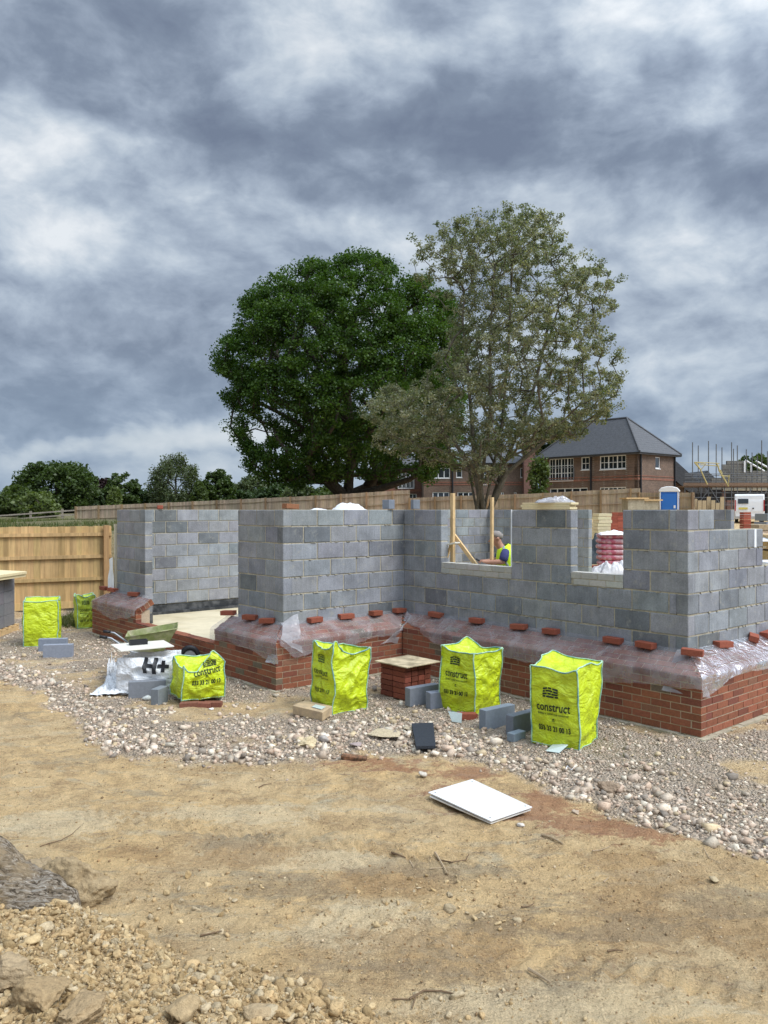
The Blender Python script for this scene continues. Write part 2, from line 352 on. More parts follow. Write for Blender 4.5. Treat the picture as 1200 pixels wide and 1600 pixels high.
def axis(segs):
    r = []
    for a, b, s in segs: r += list(np.arange(a, b, s))
    r.append(segs[-1][1]); return np.array(r)
gx = axis([(-900, -100, 80), (-100, -20, 5), (-20, -8, .8), (-8, -4.2, .06), (-4.2, 4.0, .020), (4.0, 6.6, .05), (6.6, 16, .5), (16, 100, 6), (100, 900, 80)])
gy = axis([(-6, 2.6, .5), (2.6, 8.2, .018), (8.2, 12.5, .04), (12.5, 20, .15), (20, 60, .8), (60, 120, 6), (120, 1400, 80)])
GX, GY = np.meshgrid(gx, gy); GZ = Zn(GX, GY)
nx_, ny_ = len(gx), len(gy); idx = np.arange(nx_*ny_).reshape(ny_, nx_)
fcs = np.stack([idx[:-1, :-1], idx[:-1, 1:], idx[1:, 1:], idx[1:, :-1]], -1).reshape(-1, 4)
# colour masks: red = gravel, green = brick dust, blue = grass
gm = gravel_mask(GX, GY)*sstep(19.5, 18, GY)*sstep(9.5, 8, np.abs(GX))
def seg(x, y, a, b, w):
    ax, ay = a; bx, by = b; L2 = (bx-ax)**2+(by-ay)**2; t = np.clip(((x-ax)*(bx-ax)+(y-ay)*(by-ay))/L2, 0, 1)
    return np.exp(-(((x-ax-t*(bx-ax))**2+(y-ay-t*(by-ay))**2)/w**2))
rm = np.maximum.reduce([seg(GX, GY, (-.45, 7.3), (.75, 6.9), .30), seg(GX, GY, (.5, 6.4), (1.5, 5.75), .34), seg(GX, GY, (1.2, 6.3), (1.9, 5.6), .25)])
rm = np.clip(rm*(0.85+0.9*fbm(GX*2.2, GY*3.5, 4.0, 4)), 0, 1)*(1-gm)
grm = np.maximum(sstep(17, 20, GY)*sstep(-5.2, -6.2, GX), sstep(60, 75, GY))
grm = np.maximum(grm, sstep(.55, .8, fbm(GX*.7, GY*.7, 2.0, 3)+0.9*seg(GX, GY, (-7, 16.2), (-6.0, 16.6), .7))*(GY > 13)*(GX < -4))
gc = np.stack([gm, rm, grm], -1).reshape(-1, 3)
q1 = fbm(GX*2.0+5, GY*3.2, 90.0, 5, .6); q2 = fbm(GX*1.2, GY*1.9, 95.0, 5, .6)
dark = np.maximum.reduce([bl(GX, GY, -1.15, 5.55, .42, .16), bl(GX, GY, -.75, 4.75, .55, .25), bl(GX, GY, .28, 5.1, .5, .16), bl(GX, GY, -3.0, 7.35, .45, .22), bl(GX, GY, 1.3, 4.35, .9, .25), bl(GX, GY, .6, 3.9, .8, .18), bl(GX, GY, 2.0, 4.6, .5, .3), bl(GX, GY, -2.1, 6.4, .5, .10), bl(GX, GY, .2, 5.9, .7, .10), bl(GX, GY, -4.2, 8.9, .5, .3)])
dark = np.clip(dark*(1.1+2.2*q1), 0, 1)
pale = np.maximum.reduce([bl(GX, GY, -.15, 4.35, .55, .28), bl(GX, GY, -.9, 6.0, .9, .18), bl(GX, GY, .9, 3.7, .7, .2), bl(GX, GY, -2.4, 5.9, .7, .25), bl(GX, GY, 1.7, 5.0, .5, .15), bl(GX, GY, -.5, 5.2, .5, .16)])
pale = np.clip(pale*(1.0+1.8*q2), 0, 1)
zc = np.stack([dark, pale, churn(GX, GY)], -1).reshape(-1, 3)
def ground_mat():
    m = bpy.data.materials.new('site_ground'); m.use_nodes = True; t = m.node_tree; b = t.nodes['Principled BSDF']; b.inputs['Roughness'].default_value = 0.95; b.inputs['Specular IOR Level'].default_value = 0.15
    a = t.nodes.new('ShaderNodeAttribute'); a.attribute_name = 'Col'; s = t.nodes.new('ShaderNodeSeparateColor'); t.links.new(a.outputs['Color'], s.inputs[0])
    co = t.nodes.new('ShaderNodeTexCoord').outputs['Object']
    A = noise(t, co, 0.75, 6, 0.6, 0.6).outputs['Fac']; B = noise(t, co, 3.2, 7, 0.68, 0.4).outputs['Fac']; C = noise(t, co, 16, 7, 0.7).outputs['Fac']; D = noise(t, co, 75, 5, 0.7).outputs['Fac']
    mp = t.nodes.new('ShaderNodeMapping'); mp.inputs['Scale'].default_value = (1.3, 4.5, 1); mp.inputs['Rotation'].default_value = (0, 0, R(14)); t.links.new(co, mp.inputs[0])
    E = noise(t, mp.outputs[0], 1.6, 7, 0.65, 0.5).outputs['Fac']
    soil = mixc(t, ramp(t, A, [(0.38, 0), (0.62, 1)]), (0.60, 0.415, 0.205), (0.56, 0.415, 0.235))
    soil = mixc(t, ramp(t, B, [(0.44, 0), (0.64, .9)]), soil, (0.42, 0.285, 0.15))
    soil = mixc(t, ramp(t, E, [(0.52, 0), (0.72, .85)]), soil, (0.47, 0.40, 0.27))
    soil = mixc(t, ramp(t, noise(t, mp.outputs[0], 2.7, 6, 0.7, 0.3).outputs['Fac'], [(0.58, 0), (0.70, .75)]), soil, (0.19, 0.15, 0.105))
    soil = mixc(t, ramp(t, noise(t, co, 1.1, 5, 0.6, 0.8).outputs['Fac'], [(0.60, 0), (0.72, .8)]), soil, (0.50, 0.45, 0.32))
    soil = mixc(t, ramp(t, D, [(0.57, 0), (0.68, .55)]), soil, (0.17, 0.115, 0.06))
    soil = mixc(t, ramp(t, C, [(0.60, 0), (0.72, .5)]), soil, (0.56, 0.45, 0.28))
    az = t.nodes.new('ShaderNodeAttribute'); az.attribute_name = 'Zone'; sz = t.nodes.new('ShaderNodeSeparateColor'); t.links.new(az.outputs['Color'], sz.inputs[0])
    brk = mth(t, 'ADD', mth(t, 'MULTIPLY', mth(t, 'SUBTRACT', C, .5), 1.5), mth(t, 'MULTIPLY', mth(t, 'SUBTRACT', E, .5), 1.6))
    brk = mth(t, 'ADD', brk, mth(t, 'MULTIPLY', mth(t, 'SUBTRACT', D, .5), .9))
    def patch(k, w=1.0): return ramp(t, mth(t, 'ADD', mth(t, 'MULTIPLY', k, w), brk), [(.34, 0), (.62, 1)])
    soil = mixc(t, mth(t, 'MULTIPLY', patch(sz.outputs[1]), .48), soil, (0.63, 0.52, 0.34))
    soil = mixc(t, mth(t, 'MULTIPLY', patch(sz.outputs[2]), .55), soil, (0.35, 0.215, 0.10))
    soil = mixc(t, mth(t, 'MULTIPLY', patch(sz.outputs[0], .75), .42), soil, (0.25, 0.20, 0.135))
    scr = noise(t, mp.outputs[0], 7.0, 5, .65, .4).outputs['Fac']; line = ramp(t, mth(t, 'ABSOLUTE', mth(t, 'SUBTRACT', scr, .5)), [(0.0, .62), (.022, .95), (.05, 1.0)])
    soil = mixc(t, mth(t, 'MULTIPLY', ramp(t, B, [(.42, 0), (.56, 1)]), 1.0), soil, mixc(t, 1.0, soil, line, 'MULTIPLY'))
    crumb = noise(t, co, 36, 6, .75).outputs['Fac']; soil = mixc(t, ramp(t, crumb, [(.58, 0), (.66, .75)]), soil, (.20, .135, .07)); soil = mixc(t, ramp(t, crumb, [(.30, .6), (.38, 0)]), soil, (.60, .47, .28))
    spk = noise(t, co, 140, 4, .7).outputs['Fac']
    soil = mixc(t, 1.0, soil, ramp(t, spk, [(.3, .92), (.5, 1.22), (.72, 1.5)]), 'MULTIPLY')
    soil = mixc(t, mth(t, 'MULTIPLY', patch(s.outputs[1], .82), .62), soil, (0.32, 0.125, 0.07))
    vo = t.nodes.new('ShaderNodeTexVoronoi'); vo.inputs['Scale'].default_value = 42; t.links.new(co, vo.inputs['Vector'])
    vo2 = t.nodes.new('ShaderNodeTexVoronoi'); vo2.inputs['Scale'].default_value = 95; t.links.new(co, vo2.inputs['Vector'])
    sv = t.nodes.new('ShaderNodeSeparateColor'); t.links.new(vo.outputs['Color'], sv.inputs[0])
    sv2 = t.nodes.new('ShaderNodeSeparateColor'); t.links.new(vo2.outputs['Color'], sv2.inputs[0])
    g1 = ramp(t, sv.outputs[0], [(0.0, (.43, .32, .225)), (.35, (.59, .46, .345)), (.6, (.66, .54, .42)), (.85, (.48, .37, .275)), (1, (.72, .62, .50))])
    g2 = ramp(t, sv2.outputs[0], [(0.0, (.46, .355, .255)), (.5, (.60, .48, .36)), (1, (.70, .60, .48))])
    grav = mixc(t, ramp(t, B, [(0.42, 0), (0.56, 1)]), g1, g2)
    grav = mixc(t, ramp(t, noise(t, co, 2.1, 6, 0.65).outputs['Fac'], [(0.5, 0), (0.64, .7)]), grav, (0.46, 0.36, 0.25))
    c = mixc(t, s.outputs[0], soil, grav)
    grass = mixc(t, ramp(t, C, [(0.35, 0), (0.65, 1)]), (0.10, 0.11, 0.04), (0.24, 0.20, 0.12))
    c = mixc(t, s.outputs[2], c, grass)
    t.links.new(c, b.inputs['Base Color'])
    h = mth(t, 'ADD', mth(t, 'MULTIPLY', C, 1.2), mth(t, 'MULTIPLY', D, 0.40))
    vc = t.nodes.new('ShaderNodeTexVoronoi'); vc.inputs['Scale'].default_value = 60; t.links.new(co, vc.inputs['Vector'])
    h = mth(t, 'ADD', h, mth(t, 'MULTIPLY', mth(t, 'MULTIPLY', ramp(t, B, [(.40, 0), (.60, 1)]), vc.outputs['Distance']), -.25))
    h = mth(t, 'ADD', h, mth(t, 'MULTIPLY', mth(t, 'MULTIPLY', s.outputs[0], vo.outputs['Distance']), -1.6))
    bn = t.nodes.new('ShaderNodeBump'); bn.inputs['Strength'].default_value = 0.9; bn.inputs['Distance'].default_value = 0.07
    t.links.new(h, bn.inputs['Height']); t.links.new(bn.outputs[0], b.inputs['Normal'])
    return m
M_GROUND = ground_mat()
g = mesh_np('ground', np.stack([GX, GY, GZ], -1).reshape(-1, 3), fcs, M_GROUND, cols=gc, smooth=True)
tag(g, kind='structure')
ca_ = g.data.color_attributes.new('Zone', 'FLOAT_COLOR', 'POINT'); cc_ = np.ones((len(zc), 4), np.float32); cc_[:, :3] = zc; ca_.data.foreach_set('color', cc_.ravel())
def zg(x, y): return float(Zn(x, y))
def gz(px, py):                      # spot on the real ground seen at a place of the photograph
    z = 0.0
    for _ in range(4): x, y = gp(px, py, z); z = zg(x, y)
    return V(x, y, z)
# ---------------------------------------------------------------- stones
ico = bmesh.new(); bmesh.ops.create_icosphere(ico, subdivisions=1, radius=1)
IV0 = np.array([v.co[:] for v in ico.verts]); IF0 = np.array([[v.index for v in f.verts] for f in ico.faces]); ico.free()
ico = bmesh.new(); bmesh.ops.create_icosphere(ico, subdivisions=2, radius=1)
IV1 = np.array([v.co[:] for v in ico.verts]); IF1 = np.array([[v.index for v in f.verts] for f in ico.faces]); ico.free()
def _ico(n):
    b = bmesh.new(); bmesh.ops.create_icosphere(b, subdivisions=n, radius=1); a = np.array([v.co[:] for v in b.verts]), np.array([[v.index for v in f.verts] for f in b.faces]); b.free(); return a
IV2, IF2 = _ico(3); IV3, IF3 = _ico(5)
CB_ = np.array([(a, b, c) for a in (-.75, .75) for b in (-.75, .75) for c in (-.7, .7)]); CF_ = np.array([(0, 1, 3), (0, 3, 2), (4, 6, 7), (4, 7, 5), (0, 4, 5), (0, 5, 1), (2, 3, 7), (2, 7, 6), (0, 2, 6), (0, 6, 4), (1, 5, 7), (1, 7, 3)])
def scatter(name, xs, ys, size, pal, m, sink=0.32, flatten=(0.5, 0.95), base=(IV0, IF0), zs=None, jit=0.22, label=None, cat=None, kind='stuff'):
    n = len(xs); v0, f0 = base; k = len(v0)
    sc = np.stack([size*RNG.uniform(.75, 1.3, n), size*RNG.uniform(.6, 1.0, n), size*RNG.uniform(flatten[0], flatten[1], n)], -1)/2
    v = v0[None]*(1+RNG.uniform(-jit, jit, (n, k, 1)))+(RNG.uniform(-.28, .28, (n, k, 3)) if k == 8 else 0)
    for _ in range(7 if k > 20 else 0):         # split faces, as on crushed stone
        pn = RNG.normal(0, 1, (n, 3)); pn /= np.linalg.norm(pn, axis=1)[:, None]; pd = RNG.uniform(.28, .72, n)
        ex = np.maximum(0, (v*pn[:, None, :]).sum(-1)-pd[:, None]); v = v-ex[..., None]*pn[:, None, :]
    v = v*sc[:, None, :]*(1.45 if k > 20 else 1)
    th = RNG.uniform(0, 2*np.pi, n); tx = RNG.normal(0, .3, n); ty = RNG.normal(0, .3, n)
    c, s = np.cos(tx)[:, None], np.sin(tx)[:, None]; y_, z_ = v[..., 1]*c-v[..., 2]*s, v[..., 1]*s+v[..., 2]*c; v = np.stack([v[..., 0], y_, z_], -1)
    c, s = np.cos(ty)[:, None], np.sin(ty)[:, None]; x_, z_ = v[..., 0]*c+v[..., 2]*s, -v[..., 0]*s+v[..., 2]*c; v = np.stack([x_, v[..., 1], z_], -1)
    c, s = np.cos(th)[:, None], np.sin(th)[:, None]; x_, y_ = v[..., 0]*c-v[..., 1]*s, v[..., 0]*s+v[..., 1]*c; v = np.stack([x_, y_, v[..., 2]], -1)
    z = Zn(xs, ys) if zs is None else zs
    v += np.stack([xs, ys, z+sc[:, 2]*(1-sink*2)], -1)[:, None, :]
    f = (f0[None]+np.arange(n)[:, None, None]*k).reshape(-1, 3)
    pal = np.array(pal); ci = RNG.integers(0, len(pal), n); col = pal[ci]*RNG.uniform(.78, 1.2, (n, 1))
    o = mesh_np(name, v.reshape(-1, 3), f, m, cols=np.repeat(col, k, 0))
    return tag(o, label, cat, kind=kind)
M_STONE = mat('crushed_stone', (1, 1, 1), 0.9, attr=True, var=0.25, vscale=25, bump=0.4, bscale=120, bdist=0.003)
PAL = [(.62, .51, .39), (.54, .43, .33), (.68, .58, .46), (.46, .36, .27), (.60, .47, .36), (.38, .30, .22), (.66, .59, .47), (.50, .37, .27), (.43, .365, .28), (.28, .235, .19), (.55, .43, .27), (.47, .35, .26)]
# outline of the brickwork, so that no stone stands inside it
U_ = V(-.6484, .7613, 0); V_ = V(.7613, .6484, 0); DD = 0.31
PR = V(3.21, 8.37, 0); PC = V(.298, 11.79, 0); PL = V(.298, 11.79, 0)-V(.7613, .6484, 0)*2.13; PLE = PL+U_*1.17; PG = PL+U_*4.33; PG2 = PL+U_*5.56
off = -V_*DD-U_*DD; RB = PR+off; CB = PC+off; LB = PL+off
LEN_RC = (PC-PR).length; LEN_CL = (PL-PC).length
def inside(x, y, mar=0.06):
    a = (x-RB.x)*V_.x+(y-RB.y)*V_.y; b = (x-RB.x)*U_.x+(y-RB.y)*U_.y      # a: behind the front face, b: along it from the right corner
    c = (x-LB.x)*V_.x+(y-LB.y)*V_.y
    return ((a > -mar) & (b > -mar) & (b < LEN_RC+mar)) | ((c > -mar) & (b > LEN_RC-mar) & (b < LEN_RC+6.7))
EXC = [(*gp(px, py), r) for px, py, r in ((662, 1148, .20), (488, 1104, .26), (905, 1160, .30), (885, 1160, .3), (742, 1106, .36), (524, 1106, .36), (297, 1092, .40), (60, 1004, .36), (83, 1017, .25), (91, 1027, .25), (238, 1083, .25), (255, 1090, .15), (215, 1075, .5), (634, 1088, .42), (660, 1096, .24), (680, 1106, .15), (777, 1134, .26), (818, 1140, .26), (807, 1156, .14), (870, 1172, .12), (712, 1127, .1), (600, 1150, .12), (553, 1188, .14), (310, 1106, .35), (750, 1250, .75), (30, 1000, .3))]
def rnd_pts(n, x0, x1, y0, y1, prob):
    x = RNG.uniform(x0, x1, n); y = y0*(y1/y0)**RNG.uniform(0, 1, n)
    k = (RNG.uniform(0, 1, n) < prob(x, y)) & ~inside(x, y) & (np.abs(x)/y < 0.60)
    for (a, b, q) in EXC: k &= (x-a)**2+(y-b)**2 > (q*.85)**2
    return x[k], y[k]
def p_edge(x, y):                    # big stones along the near edge and in drifts
    d = y-boundary(x); return np.clip(gravel_mask(x, y)+.10*np.exp(-np.abs(d)/.35), 0, 1)*(0.10+0.9*np.exp(-((d-.35)/.5)**2)+0.7*sstep(.05, .35, fbm(x*1.1, y*1.1, 30.0, 3))*(d > .6))
x, y = rnd_pts(42000, -8, 5, 3.8, 14, p_edge)
sz = np.clip(RNG.lognormal(math.log(.036), .42, len(x)), .018, .10)
scatter('large_gravel', x, y, sz, PAL, M_STONE, label='pale crushed stones spread in a rough band in front of the brickwork', cat='gravel', jit=.2, base=(CB_, CF_))
x, y = rnd_pts(78000, -8, 5.2, 3.8, 16, lambda x, y: gravel_mask(x, y)*(0.45+.4*fbm(x*1.5, y*1.5, 41.0)))
scatter('small_gravel', x, y, np.clip(RNG.lognormal(math.log(.024), .35, len(x)), .012, .05), PAL, M_STONE, label='fine pinkish gravel between the larger stones', cat='gravel')
x, y = rnd_pts(34000, -4, 4, 2.9, 9, lambda x, y: (1-gravel_mask(x, y))*(0.12+.5*churn(x, y)+.5*sstep(-.5, 0., y-boundary(x))+.35*sstep(.1, .5, fbm(x*1.2, y*1.2, 51.0))))
scatter('soil_grit', x, y, np.clip(RNG.lognormal(math.log(.0080), .45, len(x)), .004, .028), [(.40, .27, .13), (.33, .21, .10), (.48, .36, .2), (.44, .34, .22), (.22, .15, .08), (.28, .18, .09), (.38, .26, .13)], M_STONE, label='grit and small crumbs of soil lying on the trodden earth', cat='soil')
M_CLOD = mat('dry_clod', (1, 1, 1), 0.98, attr=True, var=0.28, vscale=14, bump=1.0, bscale=38, bdist=0.018)
SP = [(.47, .33, .17), (.42, .29, .145), (.50, .37, .20), (.38, .265, .13), (.47, .37, .23)]
x, y = rnd_pts(62000, -3.2, 1.4, 2.7, 5.0, lambda x, y: np.clip(mound(x, y)[1]*0.9+.05*(x < .8)*(fbm(x*2, y*2, 77.) > 0), 0, 1))
scatter('soil_clods', x, y, np.clip(RNG.lognormal(math.log(.0135), .55, len(x)), .005, .065), SP, M_CLOD, base=(IV1, IF1), jit=.26, flatten=(.6, .95), label='crumbly clods of dug clay heaped in the bottom left corner', cat='soil')
def rock(name, px, py, s, col, label, cat='stone', flat=(.5, .6), rz=None, group=None, seed=1, zoff=0, jit=.1, m=None):
    p = gz(px, py); rs = np.random.default_rng(seed); v = IV3.copy() if s > .12 else IV2.copy()
    for _ in range(11):
        pn = rs.normal(0, 1, 3); pn /= np.linalg.norm(pn); ex = np.maximum(0, v@pn-rs.uniform(.5, .85)); v = v-ex[:, None]*pn[None]
    nn = fbm(v[:, 0]*2+seed, v[:, 1]*2, v[:, 2]*2, 6, .62); v = v*1.2*(1+jit*3.6*nn[:, None])
    v = v*np.array([s/2, s*flat[0]/1.2, s*flat[1]/2.2]); a = rs.uniform(0, 3) if rz is None else rz
    v = np.stack([v[:, 0]*math.cos(a)-v[:, 1]*math.sin(a), v[:, 0]*math.sin(a)+v[:, 1]*math.cos(a), v[:, 2]], -1)
    v[:, 2] -= v[:, 2].min()*0.75
    o = mesh_np(name, v, IF3 if s > .12 else IF2, m or M_STONE, cols=np.tile(np.array(col), (len(v), 1)), smooth=s > .12); o.location = p+V(0, 0, zoff); return tag(o, label, cat, group)
rock('stone', 660, 1214, .085, (.52, .46, .38), 'single pale stone on the soil just above the white board corner', seed=2)
rock('stone', 812, 1290, .06, (.55, .5, .44), 'small pale stone right below the near corner of the white board', seed=3)
rock('stone', 900, 1272, .06, (.42, .33, .24), 'brown stone alone on red soil right of the white board', seed=4)
rock('stone', 1118, 1378, .06, (.42, .33, .2), 'small tan stone alone on the soil at the lower right', seed=7)
rock('stone', 48, 1478, .08, (.52, .38, .20), 'yellowish stone lying on the spoil heap', seed=8)
rock('clay_lump', 60, 1578, .19, (.35, .245, .13), 'large dry clay lump at the bottom left of the spoil heap', 'clay lump', seed=9, m=M_CLOD, flat=(.7, .7), jit=.12)
rock('clay_lump', 14, 1550, .17, (.38, .28, .165), 'pale clay lump at the very left edge of the spoil heap', 'clay lump', seed=19, m=M_CLOD, flat=(.8, .8), jit=.12)
rock('clay_lump', 135, 1598, .15, (.36, .255, .14), 'clay lump at the bottom edge beside the largest lump', 'clay lump', seed=29, m=M_CLOD, flat=(.8, .7), jit=.12)
rock('clay_lump', 950, 1241, .17, (.30, .22, .15), 'dark brown weathered lump among the stones at the gravel edge', 'clay lump', seed=12, m=M_CLOD)
rock('clay_lump', 285, 1590, .12, (.40, .29, .16), 'fist sized clay lump on the right flank of the spoil heap', 'clay lump', seed=13, m=M_CLOD, flat=(.8, .8))
rock('clay_lump', 400, 1592, .10, (.42, .31, .18), 'clay lump at the right foot of the spoil heap', 'clay lump', seed=14, m=M_CLOD, flat=(.8, .8))
rock('mortar_lump', 600, 1150, .34, (.50, .41, .27), 'flat patch of spilled sandy mortar on the stones beside the black slate', 'mortar', flat=(.6, .10), seed=5, rz=0.1, m=M_CLOD, zoff=.01)
rock('mortar_lump', 640, 1140, .12, (.44, .36, .25), 'rounded mortar lump between the spilled mortar and the black slate', 'mortar', flat=(.6, .3), seed=6, m=M_CLOD)
rock('rubble_piece', 480, 1166, .17, (.55, .45, .28), 'buff broken rubble piece at the gravel edge left of the rotten wood', 'rubble', seed=21, rz=.25)
rock('rubble_piece', 508, 1158, .11, (.38, .34, .30), 'grey broken rubble piece right of the buff one', 'rubble', seed=22)
rock('rubble_piece', 557, 1165, .12, (.35, .28, .26), 'flat reddish grey rubble piece above the rotten wood', 'rubble', seed=23, flat=(.5, .3))
rock('rubble_piece', 330, 1105+4, .05, (.75, .75, .73), 'white scrap beside the bottom right corner of the crumpled low yellow bag', 'scrap', seed=24)
rock('rubble_piece', 230, 1093, .11, (.46, .48, .46), 'grey green stone in front of the grey blocks by the white sack', 'stone', seed=25)
# ---------------------------------------------------------------- twigs and stump
M_TWIG = mat('dry_twig', (.16, .105, .06), 0.9, var=.3, vscale=20)
M_TWIG2 = mat('pale_twig', (.36, .27, .17), 0.9, var=.3, vscale=20)
def twig(pxs, r, label, m=M_TWIG, branches=(), name='twig', cat='twig'):
    mb = MB(); P = [gz(*p)+V(0, 0, r*1.2+random.uniform(0, .006)) for p in pxs]
    mb.tube(P, [r*(1-.5*i/(len(P)-1)) for i in range(len(P))], 5)
    for b in branches: Q = [gz(*p)+V(0, 0, r+.004) for p in b]; mb.tube(Q, r*.55, 5)
    return tag(mb.build(name, m), label, cat)
twig([(62, 1324), (75, 1320), (95, 1316), (112, 1305), (130, 1288)], .004, 'long thin dark twig curving on the soil above the grey stump', branches=[[(78, 1320), (76, 1324)]])
twig([(97, 1343), (108, 1352), (117, 1368)], .004, 'short dark twig sticking out behind the grey stump')
twig([(847, 1307), (862, 1312), (880, 1321)], .010, 'thick brown stick below the white board on red soil', M_TWIG2, name='stick', cat='stick')
twig([(680, 1335), (690, 1352), (699, 1369)], .008, 'thickest stick in the small bundle of debris at mid right', M_TWIG2, name='stick', cat='stick')
twig([(672, 1360), (690, 1358), (718, 1359)], .005, 'pale stick lying across the thickest one in the debris bundle', M_TWIG2)
twig([(684, 1346), (705, 1350), (728, 1346), (733, 1338)], .006, 'curved dark twig at the right of the debris bundle')
twig([(612, 1336), (624, 1341), (634, 1343)], .008, 'dark bark scrap left of the debris bundle')
twig([(640, 1347), (646, 1356), (652, 1352)], .006, 'hooked pale twig between the bark scrap and the debris bundle', M_TWIG2)
twig([(826, 1520), (842, 1528), (860, 1541)], .009, 'brown stick at the lower right on muddy soil', M_TWIG2, name='stick', cat='stick')
twig([(640, 1567), (662, 1551), (690, 1553), (712, 1557)], .006, 'blackened forked twig near the bottom centre', branches=[[(612, 1566), (640, 1567)], [(650, 1560), (644, 1580)]])
twig([(312, 1466), (328, 1462), (346, 1459)], .006, 'short dark stick on the soil left of centre near the bottom')
twig([(926, 1332), (940, 1330), (954, 1325)], .005, 'thin pale twig lying at the right of the brown stick on red soil', M_TWIG2)
twig([(815, 1420), (827, 1419), (835, 1415)], .005, 'tiny reddish twig on the soil at right of centre')
twig([(944, 1382), (952, 1375)], .005, 'short pale twig below a white pebble at the right', M_TWIG2)
twig([(950, 1489), (962, 1488), (974, 1490)], .006, 'short dark stick at the lower right edge of the mud')
twig([(1100, 1328), (1108, 1342), (1125, 1352)], .004, 'thin curved root beside the gravel edge at far right', M_TWIG2)
twig([(404, 1233), (412, 1228), (424, 1226)], .005, 'thin dark twig on the soil left of centre')
twig([(883, 1206), (887, 1199), (893, 1204), (898, 1200)], .006, 'white squiggle of cord on the gravel right of the rightmost bag', M_WPLAS, name='cord_scrap', cat='cord')
M_STUMP = bpy.data.materials.new('weathered_root'); M_STUMP.use_nodes = True
def _st():
    t = M_STUMP.node_tree; b = t.nodes['Principled BSDF']; b.inputs['Roughness'].default_value = .9
    co = t.nodes.new('ShaderNodeTexCoord').outputs['Object']; mp = t.nodes.new('ShaderNodeMapping'); mp.inputs['Scale'].default_value = (6, 42, 42); mp.inputs['Rotation'].default_value = (0, R(22), R(12)); t.links.new(co, mp.inputs[0])
    a = noise(t, mp.outputs[0], 1.0, 7, .68, 1.2).outputs['Fac']; g2 = noise(t, co, 4, 4).outputs['Fac']
    c = ramp(t, a, [(.40, (.05, .035, .02)), (.47, (.22, .165, .105)), (.55, (.40, .33, .25)), (.66, (.55, .50, .43))])  # darkest stop paints shade into the crevices of the root
    c = mixc(t, ramp(t, g2, [(.46, 0), (.6, .8)]), c, (.42, .30, .165)); t.links.new(c, b.inputs['Base Color'])
    bn = t.nodes.new('ShaderNodeBump'); bn.inputs['Strength'].default_value = 1; bn.inputs['Distance'].default_value = .05; t.links.new(a, bn.inputs['Height']); t.links.new(bn.outputs[0], b.inputs['Normal'])
_st()
def stump():
    # gnarled root: ropey strands twisted round a bent, tapering core, half sunk in the heap
    C = np.array([(-3.25, 4.85, .16, .17), (-2.8, 4.82, .19, .18), (-2.45, 4.74, .16, .16), (-2.2, 4.66, .09, .13), (-2.0, 4.58, .05, .12), (-1.80, 4.50, .03, .10), (-1.68, 4.42, .0, .05)])
    T = np.linspace(0, len(C)-1, 110); P = np.stack([np.interp(T, range(len(C)), C[:, k]) for k in range(4)], -1); n = 12; v = []; f = []
    rs_ = np.random.default_rng(3)
    for q in range(17):
        ph = q*2*math.pi/13+rs_.uniform(-.2, .2); rr = rs_.uniform(.04, .095) if q < 13 else .10; ro = 1.0 if q < 13 else .25; i0 = 0; i1 = len(P)-int(rs_.uniform(0, 34)); k0 = len(v); tw = rs_.uniform(.4, 1.0)
        for i in range(i0, i1):
            x_, y_, z_, r_ = P[i]; s_ = i/len(P); a0 = ph+tw*s_*2.2+.35*(vns(s_*5, q, 1.)); o_ = r_*ro*(.85+.25*(vns(s_*7, q*1.7, 4.)))
            cx_, cy_, cz_ = x_, y_+o_*math.cos(a0), z_+o_*math.sin(a0); rad = rr*(r_/.17)**.6*min(1, (i1-1-i)/7.0)**.6*(1+.35*(vns(s_*11, q*3.1, 7.)))
            for k in range(n):
                a = 2*math.pi*k/n; e = 1+.30*abs((vns(a*2.5, s_*30, q*1.3)))+.15*(vns(a*6, s_*60, q*2.1)); v.append((cx_+.3*rad*math.cos(a), cy_+rad*e*math.cos(a), cz_+rad*e*math.sin(a)))
        m_ = i1-i0; f += [(k0+i*n+k, k0+i*n+(k+1) % n, k0+(i+1)*n+(k+1) % n, k0+(i+1)*n+k) for i in range(m_-1) for k in range(n)]
    o = mesh_np('tree_root', v, f, M_STUMP, smooth=True); return tag(o, 'gnarled grey weathered tree root half buried in the spoil heap at the left', 'tree root')
stump()
rock('clay_lump', 118, 1402, .27, (.34, .25, .14), 'earthy clod clinging to the right end of the grey tree root', 'clay lump', seed=33, m=M_CLOD, flat=(.8, .9), jit=.14)
rock('clay_lump', 70, 1385, .18, (.33, .25, .15), 'tan clod wedged below the middle of the grey tree root', 'clay lump', seed=34, m=M_CLOD, flat=(.8, .9), jit=.14)
